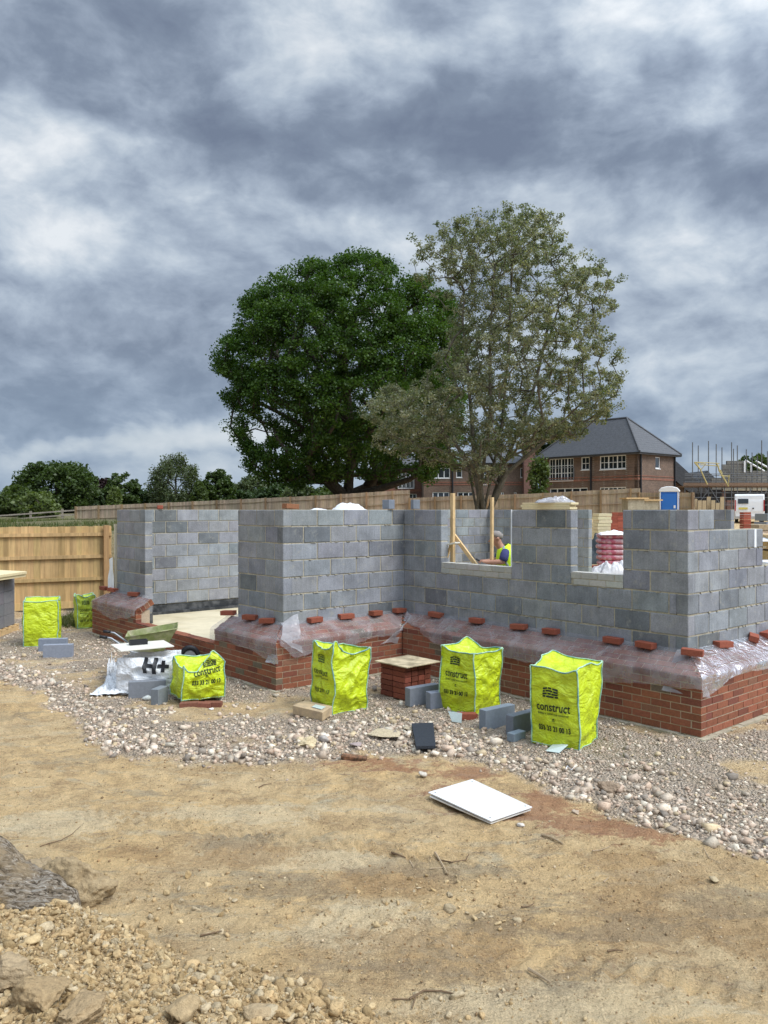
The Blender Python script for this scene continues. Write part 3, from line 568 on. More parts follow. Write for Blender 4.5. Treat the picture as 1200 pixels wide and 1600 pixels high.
# ================================================================ THE HOUSE SHELL
def rc(base, v=.12, warm=0.0):
    k = random.uniform(1-v, 1+v); return tuple(max(0, b*k*(1+random.uniform(-.03, .03))) for b in base)
def blockcol():
    r = random.random()
    if r < .05: return rc((.15, .158, .165), .10)
    if r < .22: return rc((.205, .216, .232), .08)
    return rc((.256, .264, .276), .07)
def brickcol():
    r = random.random()
    if r < .03: return rc((.17, .13, .09), .15)
    if r < .20: return rc((.19, .066, .042), .15)
    if r < .28: return rc((.24, .115, .068), .12)
    return rc((.255, .092, .050), .15)
TOP = EYE
def masonry(units, mort, P, d, nin, length, th, z0, rows, uh=.225, ul=.45, joint=.010, colf=blockcol, open_=(), ext=lambda r: (0, 0), up=V(0, 0, 1), phase=0.0, rec=.006, jit=.003, rowlen=None, dark=()):
    """units laid course by course from P along d; nin = direction into the wall; open_ = (t0,t1,z0,z1) gaps"""
    for r in range(rows):
        zz = z0+r*uh; e0, e1 = ext(r); lo, hi = e0, length+e1
        if rowlen: hi = min(hi, rowlen(r)+(e1 if rowlen(r) >= length else 0))
        iv = [(lo, hi)]
        for (a, b, za, zb) in open_:
            if zz+uh*.5 > za and zz+uh*.5 < zb:
                iv = [q for (s, e) in iv for q in ((s, min(e, a)), (max(s, b), e)) if q[1]-q[0] > .03]
        for (s, e) in iv:
            base = P+up*zz
            mort.box(base+d*(s+.004)+nin*rec-up*.002, d*(e-s-.008), nin*(th-2*rec), up*uh)
            t = math.floor((s-phase)/ul)*ul+phase+(ul/2 if r % 2 else 0)
            while t > s: t -= ul
            while t < e-1e-3:
                a = max(t, s); b = min(t+ul, e)
                ja = joint/2 if a > s+1e-3 else 0; jb = joint/2 if b < e-1e-3 else 0
                if b-a > .035:
                    c = colf(); j = V(random.uniform(-jit, jit), random.uniform(-jit, jit), random.uniform(-jit*.6, jit*.6)); tl = random.uniform(-jit, jit)*.7
                    units.box(base+d*(a+ja)+up*(joint*.55)+nin*(abs(j.x))+up*j.z, d*(b-a-ja-jb)+nin*tl, nin*(th-.001), up*(uh-joint), c)
                t += ul
house = empty('unfinished_house', (PR.x, PR.y, 0), 'unfinished single storey house with grey block walls on a red brick plinth', 'house')
TH = .14
def wall(name, P, d, nin, length, rows, open_=(), ext=lambda r: (0, 0), z0=.5, th=TH, rowlen=None, phase=0.0):
    u = MB(); m = MB(); masonry(u, m, P, d, nin, length, th, z0, rows, open_=open_, ext=ext, rowlen=rowlen, phase=phase, joint=.015, jit=.004, rec=.010)
    o = u.build(name, M_BLOCK, bevel=.006); keep(o, house); k = m.build('mortar_joints', M_MORT); k.parent = o
    return o
par = lambda r: r % 2 == 0
W1A, W1B, W2A, W2B = 2.423, 3.71, .789, 1.497
# front wall with its two window gaps (from the near corner leftwards)
wall('front_wall', PR, U_, V_, LEN_RC, 8, open_=[(W1A, W1B, 1.4, 3), (W2A, W2B, 1.4, 3)], ext=lambda r: (0 if par(r) else TH, 0))
wall('bay_wall', PC+V_*TH, -V_, U_, LEN_CL+TH, 8, ext=lambda r: (0, 0 if par(r) else -TH), phase=TH)
wall('bay_side_wall', PL, U_, V_, 1.17, 8, ext=lambda r: (TH if par(r) else 0, 0))
wall('left_pier_wall', PG, U_, V_, 1.23, 8, ext=lambda r: (0, 0 if par(r) else -TH))
wall('end_wall', PG2, V_, -U_, 10.1, 8, ext=lambda r: (TH if par(r) else 0, -TH if par(r) else 0))
FO = PG2+V_*10.1
wall('rear_wall', FO, -U_, -V_, 3.3, 8, ext=lambda r: (0 if par(r) else TH, 0)); wall('rear_wall', FO-U_*5.0, -U_, -V_, 1.7, 8)
rl = {7: .554, 6: 1.74, 5: 1.74}
wall('right_side_wall', PR, V_, U_, 8.6, 8, ext=lambda r: (TH if par(r) else 0, 0), rowlen=lambda r: rl.get(r, 9.0) + (.0 if r > 4 else 0), open_=[(3.4, 5.2, 1.4, 3)])
m_ = MB(); m_.box(PR+V_*1.515-U_*.004+V(0, 0, 1.853), V_*.05, U_*.1, V(0, 0, .215)); keep(m_.build('insulation_strip', M_WPLAS), house)
# foundation blocks below the wall, and the black damp course inside
for P, d, n_, ln in ((PR+U_*.012, U_, V_, LEN_RC), (PC, -V_, U_, LEN_CL-.012), (PL+U_*.15, U_, V_, 1.0), (PG, U_, V_, 1.1), (PR+V_*.15, V_, U_, 8)):
    f_ = MB(); f_.box(P+n_*.014+V(0, 0, -.05), d*ln, n_*(TH-.03), V(0, 0, .55), (.17, .185, .2)); keep(f_.build('footing_course', M_BLOCK), house)
f_ = MB(); f_.box(PG2+V_*TH-U_*(TH+.02)+V(0, 0, .322), V_*9.8, -U_*.012, V(0, 0, .17)); f_.box(FO-U_*.16-V_*(TH+.02)+V(0, 0, .322), -U_*3.1, -V_*.012, V(0, 0, .17))
f_.box(PG+V(0, 0, .33)-U_*.06+V_*.02, U_*.05, V_*.1, V(0, 0, .16)); f_.box(PG2+V_*TH-U_*(TH+.10)+V(0, 0, .322), V_*9.8, U_*.05, V(0, 0, .05))
keep(f_.build('damp_proof_course', M_DPC), house)
# floor slab
bm_ = MB()
a0 = PL-V_*.055; poly = [PR+V_*.02+U_*.02, PC+V_*.03+U_*.02, PL+V_*.04+U_*.02, PG2+V_*.04-U_*.02, FO-V_*.03-U_*.02, PR+V_*12.1]
poly[5] = PR+V_*((FO-PR).dot(V_)-.03)+U_*.02
bm_.prism([(p.x, p.y) for p in poly], V(0, 0, -.1), V(1, 0, 0), V(0, 1, 0), V(0, 0, .42)); 
s0 = PL+U_*1.19-V_*.09
bm_.box(s0+V(0, 0, -.1), U_*3.10, V_*.14, V(0, 0, .417)); keep(bm_.build('floor_slab', M_SLAB), house)
# sills: two courses of grey brick closing the foot of each window gap
for (a, b) in ((W1A, W1B), (W2A, W2B)):
    u = MB(); m = MB()
    masonry(u, m, PR+U_*a, U_, V_, b-a, .135, 1.402, 2, uh=.074, ul=.225, joint=.009, colf=lambda: rc((.40, .39, .35), .1), jit=.003)
    u.box(PR+U_*(a+.004)+V_*.004+V(0, 0, 1.550), U_*(b-a-.008), V_*.13, V(0, 0, .006), (.5, .48, .43))
    o = u.build('window_sill', M_PLAINBLOCK, bevel=.003); keep(o, house); k = m.build('mortar_joints', M_MORT); k.parent = o
m_ = MB()
for _ in range(130):   # mortar squeezed out of the joints and dropped on ledges
    t = random.uniform(.1, LEN_RC-.1); r = random.randint(1, 7); z = .5+.225*r
    if any(a-.05 < t < b+.05 and z > 1.4 for a, b in ((W1A, W1B), (W2A, W2B))): continue
    w = random.uniform(.015, .05); m_.box(PR+U_*t-V_*.006+V(0, 0, z-.006), U_*w, V_*.012, V(0, 0, random.uniform(.008, .018)))
for _ in range(75):
    t = random.uniform(.1, LEN_CL-.1); r = random.randint(1, 7); w = random.uniform(.015, .05)
    m_.box(PC-V_*t-U_*.006+V(0, 0, .494+.225*r), -V_*w, U_*.012, V(0, 0, random.uniform(.008, .018)))
for _ in range(75):
    t = random.uniform(.1, 2.5); r = random.randint(1, 6); w = random.uniform(.015, .05)
    m_.box(PR+V_*t-U_*.006+V(0, 0, .494+.225*r), V_*w, U_*.012, V(0, 0, random.uniform(.008, .018)))
keep(tag(m_.build('mortar_droppings', M_MORT), kind='stuff'), house)
# brick plinth: upright courses, then sloping (cant) courses up to the block wall
NB = 8; BZ = .015; CT = V(0, 0, 0)
sl_ = math.hypot(DD-.03, .17)
def plinth(name, P, d, nout, length, t0, t1, e=(0, 0), low=None, cantcut=(0, 0), par0=0):
    u = MB(); m = MB(); nin = -nout
    masonry(u, m, P+d*t0, d, nin, t1-t0, .10, BZ, NB if low is None else low, uh=.075, ul=.225, joint=.010, colf=brickcol, ext=lambda r: (e[0] if (r+par0) % 2 else 0, e[1] if (r+par0) % 2 == 0 else 0), jit=.0022, rec=.007)
    if low is None:
        up = (nin*(DD-.03)+V(0, 0, .17)).normalized(); nn = (nin*.17-V(0, 0, DD-.03)).normalized()
        base = P+d*t0+V(0, 0, BZ+NB*.075)
        for r in range(4):
            s = (r+.5)/4; c0 = cantcut[0]*s*(DD-.03); c1 = cantcut[1]*s*(DD-.03)
            masonry(u, m, base+up*(r*sl_/4), d, nn, t1-t0, .10, 0, 1, uh=sl_/4, ul=.225, joint=.010, colf=brickcol, ext=lambda q: (c0, -c1), up=up, phase=.11*(r % 2), jit=.002, rec=.007)
        m.box(P+d*(t0+.03)+nin*.10+V(0, 0, 0), d*(t1-t0-.06), nin*.16, V(0, 0, .60))
    o = u.build(name, M_BRICK, bevel=.002); keep(o, house); k = m.build('mortar_joints', M_MORT2); k.parent = o; return o
plinth('brick_plinth', RB, U_, -V_, LEN_RC, 0, LEN_RC, e=(.10, 0), cantcut=(1, -1))
plinth('brick_plinth', RB, V_, -U_, 8, 0, 8, e=(.10, 0), cantcut=(1, 0), par0=1)
plinth('brick_plinth', CB, -V_, -U_, LEN_CL, 0, LEN_CL, e=(0, -.10), cantcut=(-1, 1), par0=1)
for q in (0,): pass
plinth('brick_plinth', LB, U_, -V_, 6.3, 0, 1.60, e=(.10, 0), cantcut=(1, 0), par0=1)
plinth('brick_plinth', LB, U_, -V_, 6.3, 1.60, 4.30, low=5)
plinth('brick_plinth', LB, U_, -V_, 6.3, 4.30, 6.27, e=(0, -.10), cantcut=(0, 1))
plinth('brick_plinth', LB+U_*6.27, V_, U_, 4, 0, 4, e=(0, 0), cantcut=(1, 0))
u = MB(); t = 1.60
while t < 4.2:                     # brick-on-flat threshold of the patio opening
    u.box(LB+U_*(t+.005)+V_*.002+V(0, 0, BZ+.377+random.uniform(0, .003)), U_*.215, V_*.1, V(0, 0, .012), brickcol()); u.box(LB+U_*(t+.005)+V_*.113+V(0, 0, BZ+.30), U_*.215, V_*.10, V(0, 0, .068+random.uniform(0, .008)), brickcol()); t += .225
keep(u.build('threshold_bricks', M_BRICK, bevel=.002), house)
u = MB()
for P, d, n_, ln in ((RB-U_*.05, U_, -V_, LEN_RC+.05), (RB-V_*.05, V_, -U_, 8), (CB, -V_, -U_, LEN_CL+.05), (LB-U_*.05, U_, -V_, 6.3)):
    o_ = P+n_*.055
    k = 0
    while k < ln:
        w = min(.28, ln-k); h_ = random.uniform(-.004, .010); u.box(o_+d*k+V(0, 0, -.1), d*w, -n_*.2, V(0, 0, .112+h_)+n_*random.uniform(-.01, .02)); k += w
keep(u.build('concrete_footing', M_CONC), house)
# ---------------------------------------------------------------- plastic sheeting over the sloping courses
def sheet_mat(name, op0, op1):
    m = bpy.data.materials.new(name); m.use_nodes = True; t = m.node_tree; t.nodes.clear()
    out = t.nodes.new('ShaderNodeOutputMaterial'); co = t.nodes.new('ShaderNodeTexCoord').outputs['Object']
    nz = noise(t, co, 3.2, 6, .6, .8).outputs['Fac']; nf = noise(t, co, 6, 3, .5, 1.2).outputs['Fac']
    tr = t.nodes.new('ShaderNodeBsdfTransparent'); tr.inputs[0].default_value = (.95, .94, .95, 1)
    d = t.nodes.new('ShaderNodeBsdfDiffuse'); d.inputs[0].default_value = (.66, .65, .67, 1)
    tl = t.nodes.new('ShaderNodeBsdfTranslucent'); tl.inputs[0].default_value = (.6, .6, .62, 1)
    gl = t.nodes.new('ShaderNodeBsdfGlossy'); gl.inputs[0].default_value = (.9, .9, .92, 1); gl.inputs['Roughness'].default_value = .2
    bn = t.nodes.new('ShaderNodeBump'); bn.inputs['Strength'].default_value = .9; bn.inputs['Distance'].default_value = .05; t.links.new(mth(t, 'ABSOLUTE', mth(t, 'SUBTRACT', nf, .5)), bn.inputs['Height'])
    for n in (gl,): t.links.new(bn.outputs[0], n.inputs['Normal'])
    a = t.nodes.new('ShaderNodeMixShader'); a.inputs[0].default_value = .4; t.links.new(d.outputs[0], a.inputs[1]); t.links.new(tl.outputs[0], a.inputs[2])
    b = t.nodes.new('ShaderNodeMixShader'); t.links.new(ramp(t, nz, [(.3, op0), (.7, op1)]), b.inputs[0]); t.links.new(tr.outputs[0], b.inputs[1]); t.links.new(a.outputs[0], b.inputs[2])
    fr = t.nodes.new('ShaderNodeLayerWeight'); fr.inputs[0].default_value = .35; t.links.new(bn.outputs[0], fr.inputs['Normal'])
    c = t.nodes.new('ShaderNodeMixShader'); t.links.new(mth(t, 'MULTIPLY', fr.outputs['Fresnel'], .42), c.inputs[0]); t.links.new(b.outputs[0], c.inputs[1]); t.links.new(gl.outputs[0], c.inputs[2])
    t.links.new(c.outputs[0], out.inputs[0]); return m
M_SHEET = sheet_mat('polythene', .09, .46)
M_SHEET2 = sheet_mat('folded_polythene', .35, .75)
def sheet(name, P, d, nout, t0, t1, low, label, seed=0, m=None, mitre0=0, mitre1=0, amp=1.0, top=.0):
    """low: list of (t, z) of the hanging edge"""
    nt_ = int((t1-t0)/.022)+2; ns = 30; T = np.linspace(t0, t1, nt_); S = np.linspace(0, 1, ns)
    lt = [q[0] for q in low]; lz = [q[1] for q in low]; v = np.zeros((nt_, ns, 3)); uz = BZ+NB*.075
    for i, t in enumerate(T):
        zl = float(np.interp(t, lt, lz))+.05*float(fbm(t*3.5, seed, 0, 4)); zl = min(zl, uz+.10)
        # profile points (outward distance d, z): foot of block wall, top of slope, edge, hanging down
        prof = [(.0, uz+.17+.03), (.06, uz+.155), (DD-.005, uz+.022), (DD+.022, uz-.015), (DD+.03, min(zl, uz-.03))] if zl < uz-.03 else [(.0, uz+.20), (.06, uz+.155), (.06+(DD-.06)*.3, uz+.155-.3*.13), (DD-.01-(zl-uz+.03)*1.4, max(zl+.012, uz+.02)+.012), (DD-(zl-uz+.03)*1.4, max(zl, uz+.01)+.012)]
        ds = [0]
        for a, b in zip(prof, prof[1:]): ds.append(ds[-1]+math.hypot(b[0]-a[0], b[1]-a[1]))
        for k, s in enumerate(S):
            q = s*ds[-1]; dd = float(np.interp(q, ds, [p[0] for p in prof])); zz = float(np.interp(q, ds, [p[1] for p in prof]))
            f = abs((vns(t*2.6+s*1.0, s*.9, seed)))*.75+abs((vns(t*8.5+s*3.0*math.sin(seed), s*.8, seed+3)))*.30
            b = .004+.034*f*amp*min(1, s*5+.2)
            tm = t
            if mitre0 and i < 12: tm = t + (1-i/12.0)*mitre0*(dd-DD)*-1
            if mitre1 and i > nt_-13: tm = t + (1-(nt_-1-i)/12.0)*mitre1*(dd-DD)*1
            p = P+d*(tm+.012*(vns(s*4, t*2, seed+9))*s)+nout*(dd-DD+b)+V(0, 0, zz+b*.9); v[i, k] = p
    ii = np.arange(nt_*ns).reshape(nt_, ns); f = np.stack([ii[:-1, :-1], ii[1:, :-1], ii[1:, 1:], ii[:-1, 1:]], -1).reshape(-1, 4)
    o = mesh_np(name, v.reshape(-1, 3), f, m or M_SHEET, smooth=True); return tag(o, label, 'plastic sheet', 'polythene sheets over the plinth')
sheet('plastic_sheet', RB, U_, -V_, -.015, LEN_RC-.02, [(0, .50), (.2, .47), (.9, .44), (1.3, .34), (1.55, .40), (2.3, .46), (3.3, .43), (3.8, .46), (4.1, .58), (4.42, .66)], 'clear plastic sheet over the slope below the two window gaps', seed=1.3, mitre0=1, mitre1=-1)
sheet('plastic_sheet', RB, V_, -U_, -.02, 6.5, [(-.1, .40), (.15, .44), (.5, .53), (1, .55), (2, .50), (6, .5)], 'clear plastic sheet along the right hand return of the plinth', seed=4.1, mitre0=1)
sheet('plastic_sheet', CB, -V_, -U_, .03, LEN_CL+.01, [(0, .60), (.15, .50), (.35, .53), (.9, .47), (1.6, .43), (1.9, .40), (2.12, .60)], 'clear plastic sheet over the slope between inner corner and bay corner', seed=7.7, mitre1=1, mitre0=-1)
sheet('plastic_sheet', LB, U_, -V_, -.01, 1.66, [(0, .34), (.15, .40), (.5, .46), (1.2, .50), (1.6, .44)], 'clear plastic sheet on the bay side facing the white sack', seed=9.4, mitre0=1)
sheet('plastic_sheet', LB, U_, -V_, 4.22, 6.22, [(4.2, .50), (4.8, .42), (5.3, .36), (5.8, .44), (6.2, .48)], 'clear plastic sheet on the far left piece of plinth by the timber fence', seed=12.9, mitre1=1)
def flap(name, pts, label, n=26, amp=.02, seed=0, m=None, fold=None):
    """loose corner of sheet: bilinear patch through 4 corners with creases"""
    a, b, c, d = [Vector(p) for p in pts]; nrm = (b-a).cross(d-a).normalized(); v = []
    for i in range(n):
        for j in range(n):
            s, t = i/(n-1), j/(n-1); p = a*(1-s)*(1-t)+b*s*(1-t)+c*s*t+d*(1-s)*t
            w = amp*(abs((vns(s*3+seed, t*1.2, seed)))*1.4+.5*(vns(s*8, t*3+seed, seed+2)))
            v.append(p+nrm*w)
    f = [(i*n+j, (i+1)*n+j, (i+1)*n+j+1, i*n+j+1) for i in range(n-1) for j in range(n-1)]
    return tag(mesh_np(name, v, f, m or M_SHEET2, smooth=True), label, 'plastic sheet', 'polythene sheets over the plinth')
def onp(P, d, px, z, out=0, nout=None):   # point on a face line at photo column px
    k = (px-600)/F; t = (P.x-k*P.y)/(k*d.y-d.x); q = P+d*t; q.z = z
    return q+(nout*out if nout else V(0, 0, 0))
c0 = RB+(-U_-V_)*.035
flap('plastic_flap', [PR+V(0, 0, .815)+(-U_-V_)*.05+U_*.15, c0+U_*.45+V(0, 0, .42), c0+V_*.10+V(0, 0, .40)-U_*.03, PR+V(0, 0, .84)+(-U_-V_)*.06+V_*.10], 'loose folded plastic flap at the near right corner of the plinth', seed=2.2, amp=.03)
c1 = LB+(-U_-V_)*.04
flap('plastic_flap', [PL+V(0, 0, .83)-U_*.05-V_*.03, c1+V_*.10+V(0, 0, .64), c1+V_*.42+V(0, 0, .44)-U_*.01, PL+V(0, 0, .92)-U_*.12+V_*.16], 'loose plastic flap standing up at the bay corner', seed=5.2, amp=.03)
flap('plastic_flap', [c1+V(0, 0, .64), c1+V(0, 0, .36)+V_*.03, c1+U_*.22+V(0, 0, .36)-V_*.01, c1+U_*.05+V(0, 0, .78)+(U_+V_)*.22], 'plastic flap hanging down over the bay corner bricks', seed=6.4, amp=.03)
flap('plastic_flap', [CB+V(0, 0, .72)+V_*.22-U_*.05, CB+V(0, 0, .45)-V_*.45-U_*.05, CB+V(0, 0, .46)-V_*.12-U_*.05, CB+V(0, 0, .84)+V_*.2+U_*.12], 'creased plastic flap swept over the inner corner of the plinth', seed=8.1, amp=.06)
# ---------------------------------------------------------------- loose red bricks holding the sheets down
def one_brick(loc, rz, label, tilt=0.0, group='bricks weighting the plastic sheets', half=False, col=None, name='loose_brick'):
    mb = MB(); L_ = .105 if half else .215; c = col or rc((.27, .078, .045), .14)
    mb.cbox((0, 0, 0), L_, .1025, .065, 0, c)
    o = mb.build(name, M_BRICK, bevel=.003); o.location = loc; o.rotation_euler = (tilt, random.uniform(-.06, .06), rz); return tag(o, label, 'brick', group)
aU = math.atan2(U_.y, U_.x); aV = math.atan2(V_.y, V_.x); ZC = BZ+.6+.168
def cant_brick(P, d, nout, px, label, rz, tilt=0, dz=0, o_=.07, **k):
    q = onp(P+nout*o_, d, px, ZC+.020+dz-.015*(o_/.07)); return one_brick(q, rz, label, tilt, **k)
for px, lb, dr in ((681, 'red brick at the sheet top nearest the inner corner on the window side', .1), (745, 'red brick on the sheet under the left jamb of the man\'s window gap', -.05), (811, 'mortar smeared brick under the right jamb of the man\'s window gap', .08), (861, 'red brick under the pier between the two window gaps', -.1), (958, 'red brick under the smaller window gap', .04), (1009, 'red brick left of the near corner on the window side', -.08)):
    cant_brick(PR, U_, -V_, px, lb, aU+dr)
one_brick(PR-V_*.10-U_*.10+V(0, 0, ZC+.005), aU+.35, 'red brick sitting right on the near corner of the sheeting')
cant_brick(PR, V_, -U_, 1130, 'red brick on the return, first behind the near corner', aV-.25)
cant_brick(PR, V_, -U_, 1177, 'red brick tipped at an angle on the return sheet', aV+.45, tilt=.25)
cant_brick(PR, V_, -U_, 1200, 'dark red brick on the return at the right edge of view', aV)
for px, lb, dr in ((492, 'red brick on the bay sheet just right of the standing flap', .12), (541, 'red brick at the middle of the bay sheet', -.2), (587, 'red brick on the bay sheet, second from the inner corner', .25), (624, 'red brick on the bay sheet right beside the inner corner', .15)):
    cant_brick(PC, -V_, -U_, px, lb, aV+dr)
for px, lb, dr in ((418, 'dusty brick on the bay side sheet beside the standing flap', .5), (391, 'red brick in the middle of the bay side sheet', .45), (357, 'red brick at the doorway end of the bay side sheet', .5)):
    cant_brick(PL, U_, -V_, px, lb, aU+dr)
for px, lb, dr in ((209, 'red brick at the doorway end of the far left sheet', .4), (176, 'red brick lying on the far left sheet', .2), (163, 'red brick on the far left sheet nearest the timber fence', .1)):
    cant_brick(PG, U_, -V_, px, lb, aU+dr)
one_brick(onp(PL+U_*.07, V_, 454, 2.31), aV+.1, 'brownish brick lying on top of the bay wall corner', group='bricks on top of the walls', col=(.27, .12, .06))
one_brick(onp(PG2-U_*.07, V_, 250, 2.31), aV+1.2, 'rough red brick on top of the end wall', group='bricks on top of the walls')
def small_stack(name, loc, rz, nxs, nys, nz, label, cat, group=None, colf=brickcol, size=(.215, .1025, .065), m=None, gap=.004):
    mb = MB()
    for k in range(nz):
        for i in range(nxs):
            for j in range(nys):
                mb.box(V((i-nxs/2)*(size[0]+gap)+random.uniform(-.004, .004), (j-nys/2)*(size[1]+gap)+random.uniform(-.003, .003), k*(size[2]+.003)), V(size[0], 0, 0), V(0, size[1], 0), V(0, 0, size[2]-.004), colf())
    o = mb.build(name, m or M_BRICK, bevel=.002); o.location = loc; o.rotation_euler = (0, 0, rz); return tag(o, label, cat, group)
# mortar board on a little square stack of bricks
q = gz(634, 1095); q = V(q.x, q.y+.28, 0)
small_stack('brick_stack', q, aU+.03, 2, 4, 6, 'square stack of dark red bricks under the mortar board', 'brick stack', colf=lambda: rc((.20, .06, .038), .35), gap=.010)
M_BOARDM = mat('mortar_board', (.56, .46, .30), .9, var=.12, vscale=5, second=(.27, .22, .14), bump=.4, bscale=30)
mb = MB(); mb.cbox((0, 0, 0), .58, .58, .014, 0)
o = mb.build('mortar_board', M_BOARDM, bevel=.002); o.location = q+V(.03, 0, .404); o.rotation_euler = (0, 0, aU+.03); tag(o, 'sand coloured square mortar board on a brick stack beside the inner corner', 'board')
# ---------------------------------------------------------------- loose blocks
BC = (.21, .235, .27)
def lblock(px, py, label, rz, size=(.44, .10, .215), col=BC, lean=0.0, name='concrete_block', group='blocks standing on the gravel'):
    p = gz(px, py); mb = MB(); mb.cbox((0, 0, 0), size[0], size[1], size[2], 0, rc(col, .05)); o = mb.build(name, M_PLAINBLOCK, bevel=.004)
    o.location = V(p.x, p.y, p.z-.012); o.rotation_euler = (lean, 0, rz); return tag(o, label, 'block', group)
lblock(83, 1017, 'grey block behind its twin in front of the far left yellow bag', R(8), col=(.23, .255, .30))
lblock(91, 1027, 'grey block in front of its twin by the far left yellow bag', R(10), col=(.25, .275, .32))
lblock(230, 1089, 'large grey block standing in front of the white sack', R(14), size=(.44, .10, .215), col=(.2, .215, .235))
lblock(249, 1099, 'small cut grey block beside the crumpled low yellow bag', R(75), size=(.22, .10, .20), col=(.2, .215, .235))
lblock(660, 1098, 'grey block next to the brick stack with the mortar board', R(35))
lblock(679, 1106, 'shorter grey block beside the left edge of the middle yellow bag', R(25), size=(.17, .12, .20))
lblock(777, 1134, 'grey block just right of the middle yellow bag', R(37))
lblock(818, 1143, 'grey block just left of the rightmost yellow bag', R(40), col=(.19, .21, .235))
lblock(807, 1156, 'small cut block piece lying in front of the two blocks between bags', R(42), size=(.19, .09, .085), col=(.24, .27, .31))
for px, rz, lb in ((607, .5, 'grey block end standing on the wall top left of the inner corner'), (649, .15, 'grey block standing on the wall top right of the inner corner')):
    P = PC if px < 630 else PR; dd = -V_ if px < 630 else U_; nn = U_ if px < 630 else V_
    p = onp(P+nn*.07, dd, px, 2.308); mb = MB(); mb.cbox((0, 0, 0), .10, .20, .135, 0, rc(BC, .05)); o = mb.build('concrete_block', M_PLAINBLOCK, bevel=.004); o.location = p; o.rotation_euler = (0, 0, rz); tag(o, lb, 'block', 'blocks on top of the walls')
# ================================================================ YELLOW BULK BAGS
def bag_mat(name, base, dark):
    m = bpy.data.materials.new(name); m.use_nodes = True; t = m.node_tree; b = t.nodes['Principled BSDF']; b.inputs['Roughness'].default_value = .38; b.inputs['Specular IOR Level'].default_value = .45
    co = t.nodes.new('ShaderNodeTexCoord').outputs['Object']
    n1_ = noise(t, co, 5, 5, .6, .5).outputs['Fac']; n2_ = noise(t, co, 9, 3, .5, 1.2).outputs['Fac']
    mp = t.nodes.new('ShaderNodeMapping'); mp.inputs['Scale'].default_value = (3.6, 3.6, 7); t.links.new(co, mp.inputs[0]); n3_ = noise(t, mp.outputs[0], 1.0, 3, .5, 1.5).outputs['Fac']
    c = mixc(t, ramp(t, n1_, [(.4, 0), (.7, .8)]), base, dark); t.links.new(c, b.inputs['Base Color'])
    rg = mth(t, 'ABSOLUTE', mth(t, 'SUBTRACT', n3_, .5)); h = mth(t, 'ADD', mth(t, 'MULTIPLY', rg, -2.4), mth(t, 'MULTIPLY', mth(t, 'ABSOLUTE', mth(t, 'SUBTRACT', n2_, .5)), -1.1))
    bn = t.nodes.new('ShaderNodeBump'); bn.inputs['Strength'].default_value = .8; bn.inputs['Distance'].default_value = .026; t.links.new(h, bn.inputs['Height']); t.links.new(bn.outputs[0], b.inputs['Normal'])
    return m
M_BAG = bag_mat('yellow_woven_bag', (.53, .64, .014), (.43, .51, .03))
M_BAGW = bag_mat('white_woven_bag', (.74, .75, .76), (.66, .67, .68))
M_PIPE = mat('seam_tape', (.42, .62, .42), .6, var=.35, vscale=9, second=(.16, .34, .34))
M_INK = mat('black_print', (.012, .02, .016), .6)
M_INKG = mat('faded_print', (.06, .09, .02), .7)
def text_poly(txt, bold=.0):
    cu = bpy.data.curves.new('t', 'FONT'); cu.body = txt; cu.align_x = 'CENTER'; cu.align_y = 'CENTER'; cu.size = 1.0; cu.resolution_u = 3; cu.offset = bold
    ob = bpy.data.objects.new('t', cu); COL.objects.link(ob); dg = bpy.context.evaluated_depsgraph_get(); me = bpy.data.meshes.new_from_object(ob.evaluated_get(dg))
    bm = bmesh.new(); bm.from_mesh(me); bmesh.ops.triangulate(bm, faces=bm.faces)
    for _ in range(3):
        es = [e for e in bm.edges if e.calc_length() > .16]
        if not es: break
        bmesh.ops.subdivide_edges(bm, edges=es, cuts=1); bmesh.ops.triangulate(bm, faces=bm.faces)
    vs = [(v.co.x, v.co.y) for v in bm.verts]; fs = [tuple(v.index for v in f.verts) for f in bm.faces]; bm.free()
    bpy.data.objects.remove(ob); bpy.data.curves.remove(cu); bpy.data.meshes.remove(me)
    return vs, fs
def quad_poly(qs):
    vs = []; fs = []
    for q in qs:      # four corners, cut 5 x 2
        a, b, c, d = q; k = len(vs); n, mm = 5, 2
        for i in range(n+1):
            for j in range(mm+1):
                s, t = i/n, j/mm; vs.append(tuple((a[z]*(1-s)+b[z]*s)*(1-t)+(d[z]*(1-s)+c[z]*s)*t for z in (0, 1)))
        fs += [(k+i*(mm+1)+j, k+(i+1)*(mm+1)+j, k+(i+1)*(mm+1)+j+1, k+i*(mm+1)+j+1) for i in range(n) for j in range(mm)]
    return vs, fs
T_WORD = text_poly('construct', .012); T_TEL = text_poly('033 33 21 00 13', .03); T_SMALL = text_poly('Building it better your tomorrow', .02); T_H = text_poly('H+', .05); T_ENV = text_poly('recycle', .03)
lq = []
def ly(x, row): # small brick wall seen on its corner: short left side, long right side
    return (.10*(1+x/.35) if x < 0 else .10*(1-x/.65))*(1-row*.28)
for r, bars in enumerate((((-.35, -.05), (0.0, .22), (.27, .65)), ((-.35, -.2), (-.15, .30), (.36, .65)), ((-.35, -.08), (-.03, .2), (.25, .65)), ((-.35, -.16), (-.11, .40), (.45, .65)))):
    for (a, b) in bars:
        for (s, e) in (((a, b),) if a >= 0 or b <= 0 else ((a, 0), (0, b))):
            y0 = .30-r*.155; lq.append(((s, y0-.11+ly(s, r)), (e, y0-.11+ly(e, r)), (e, y0+ly(e, r)), (s, y0+ly(s, r))))
T_LOGO = quad_poly([tuple((p[0]-.15, p[1]) for p in q) for q in lq])
lf = [((-.5, -.1), (.5, -.1), (.5, .06), (-.5, .06)), ((-.3, .2), (.1, .15), (.35, .75), (-.25, .6))]; T_LEAF = quad_poly(lf)
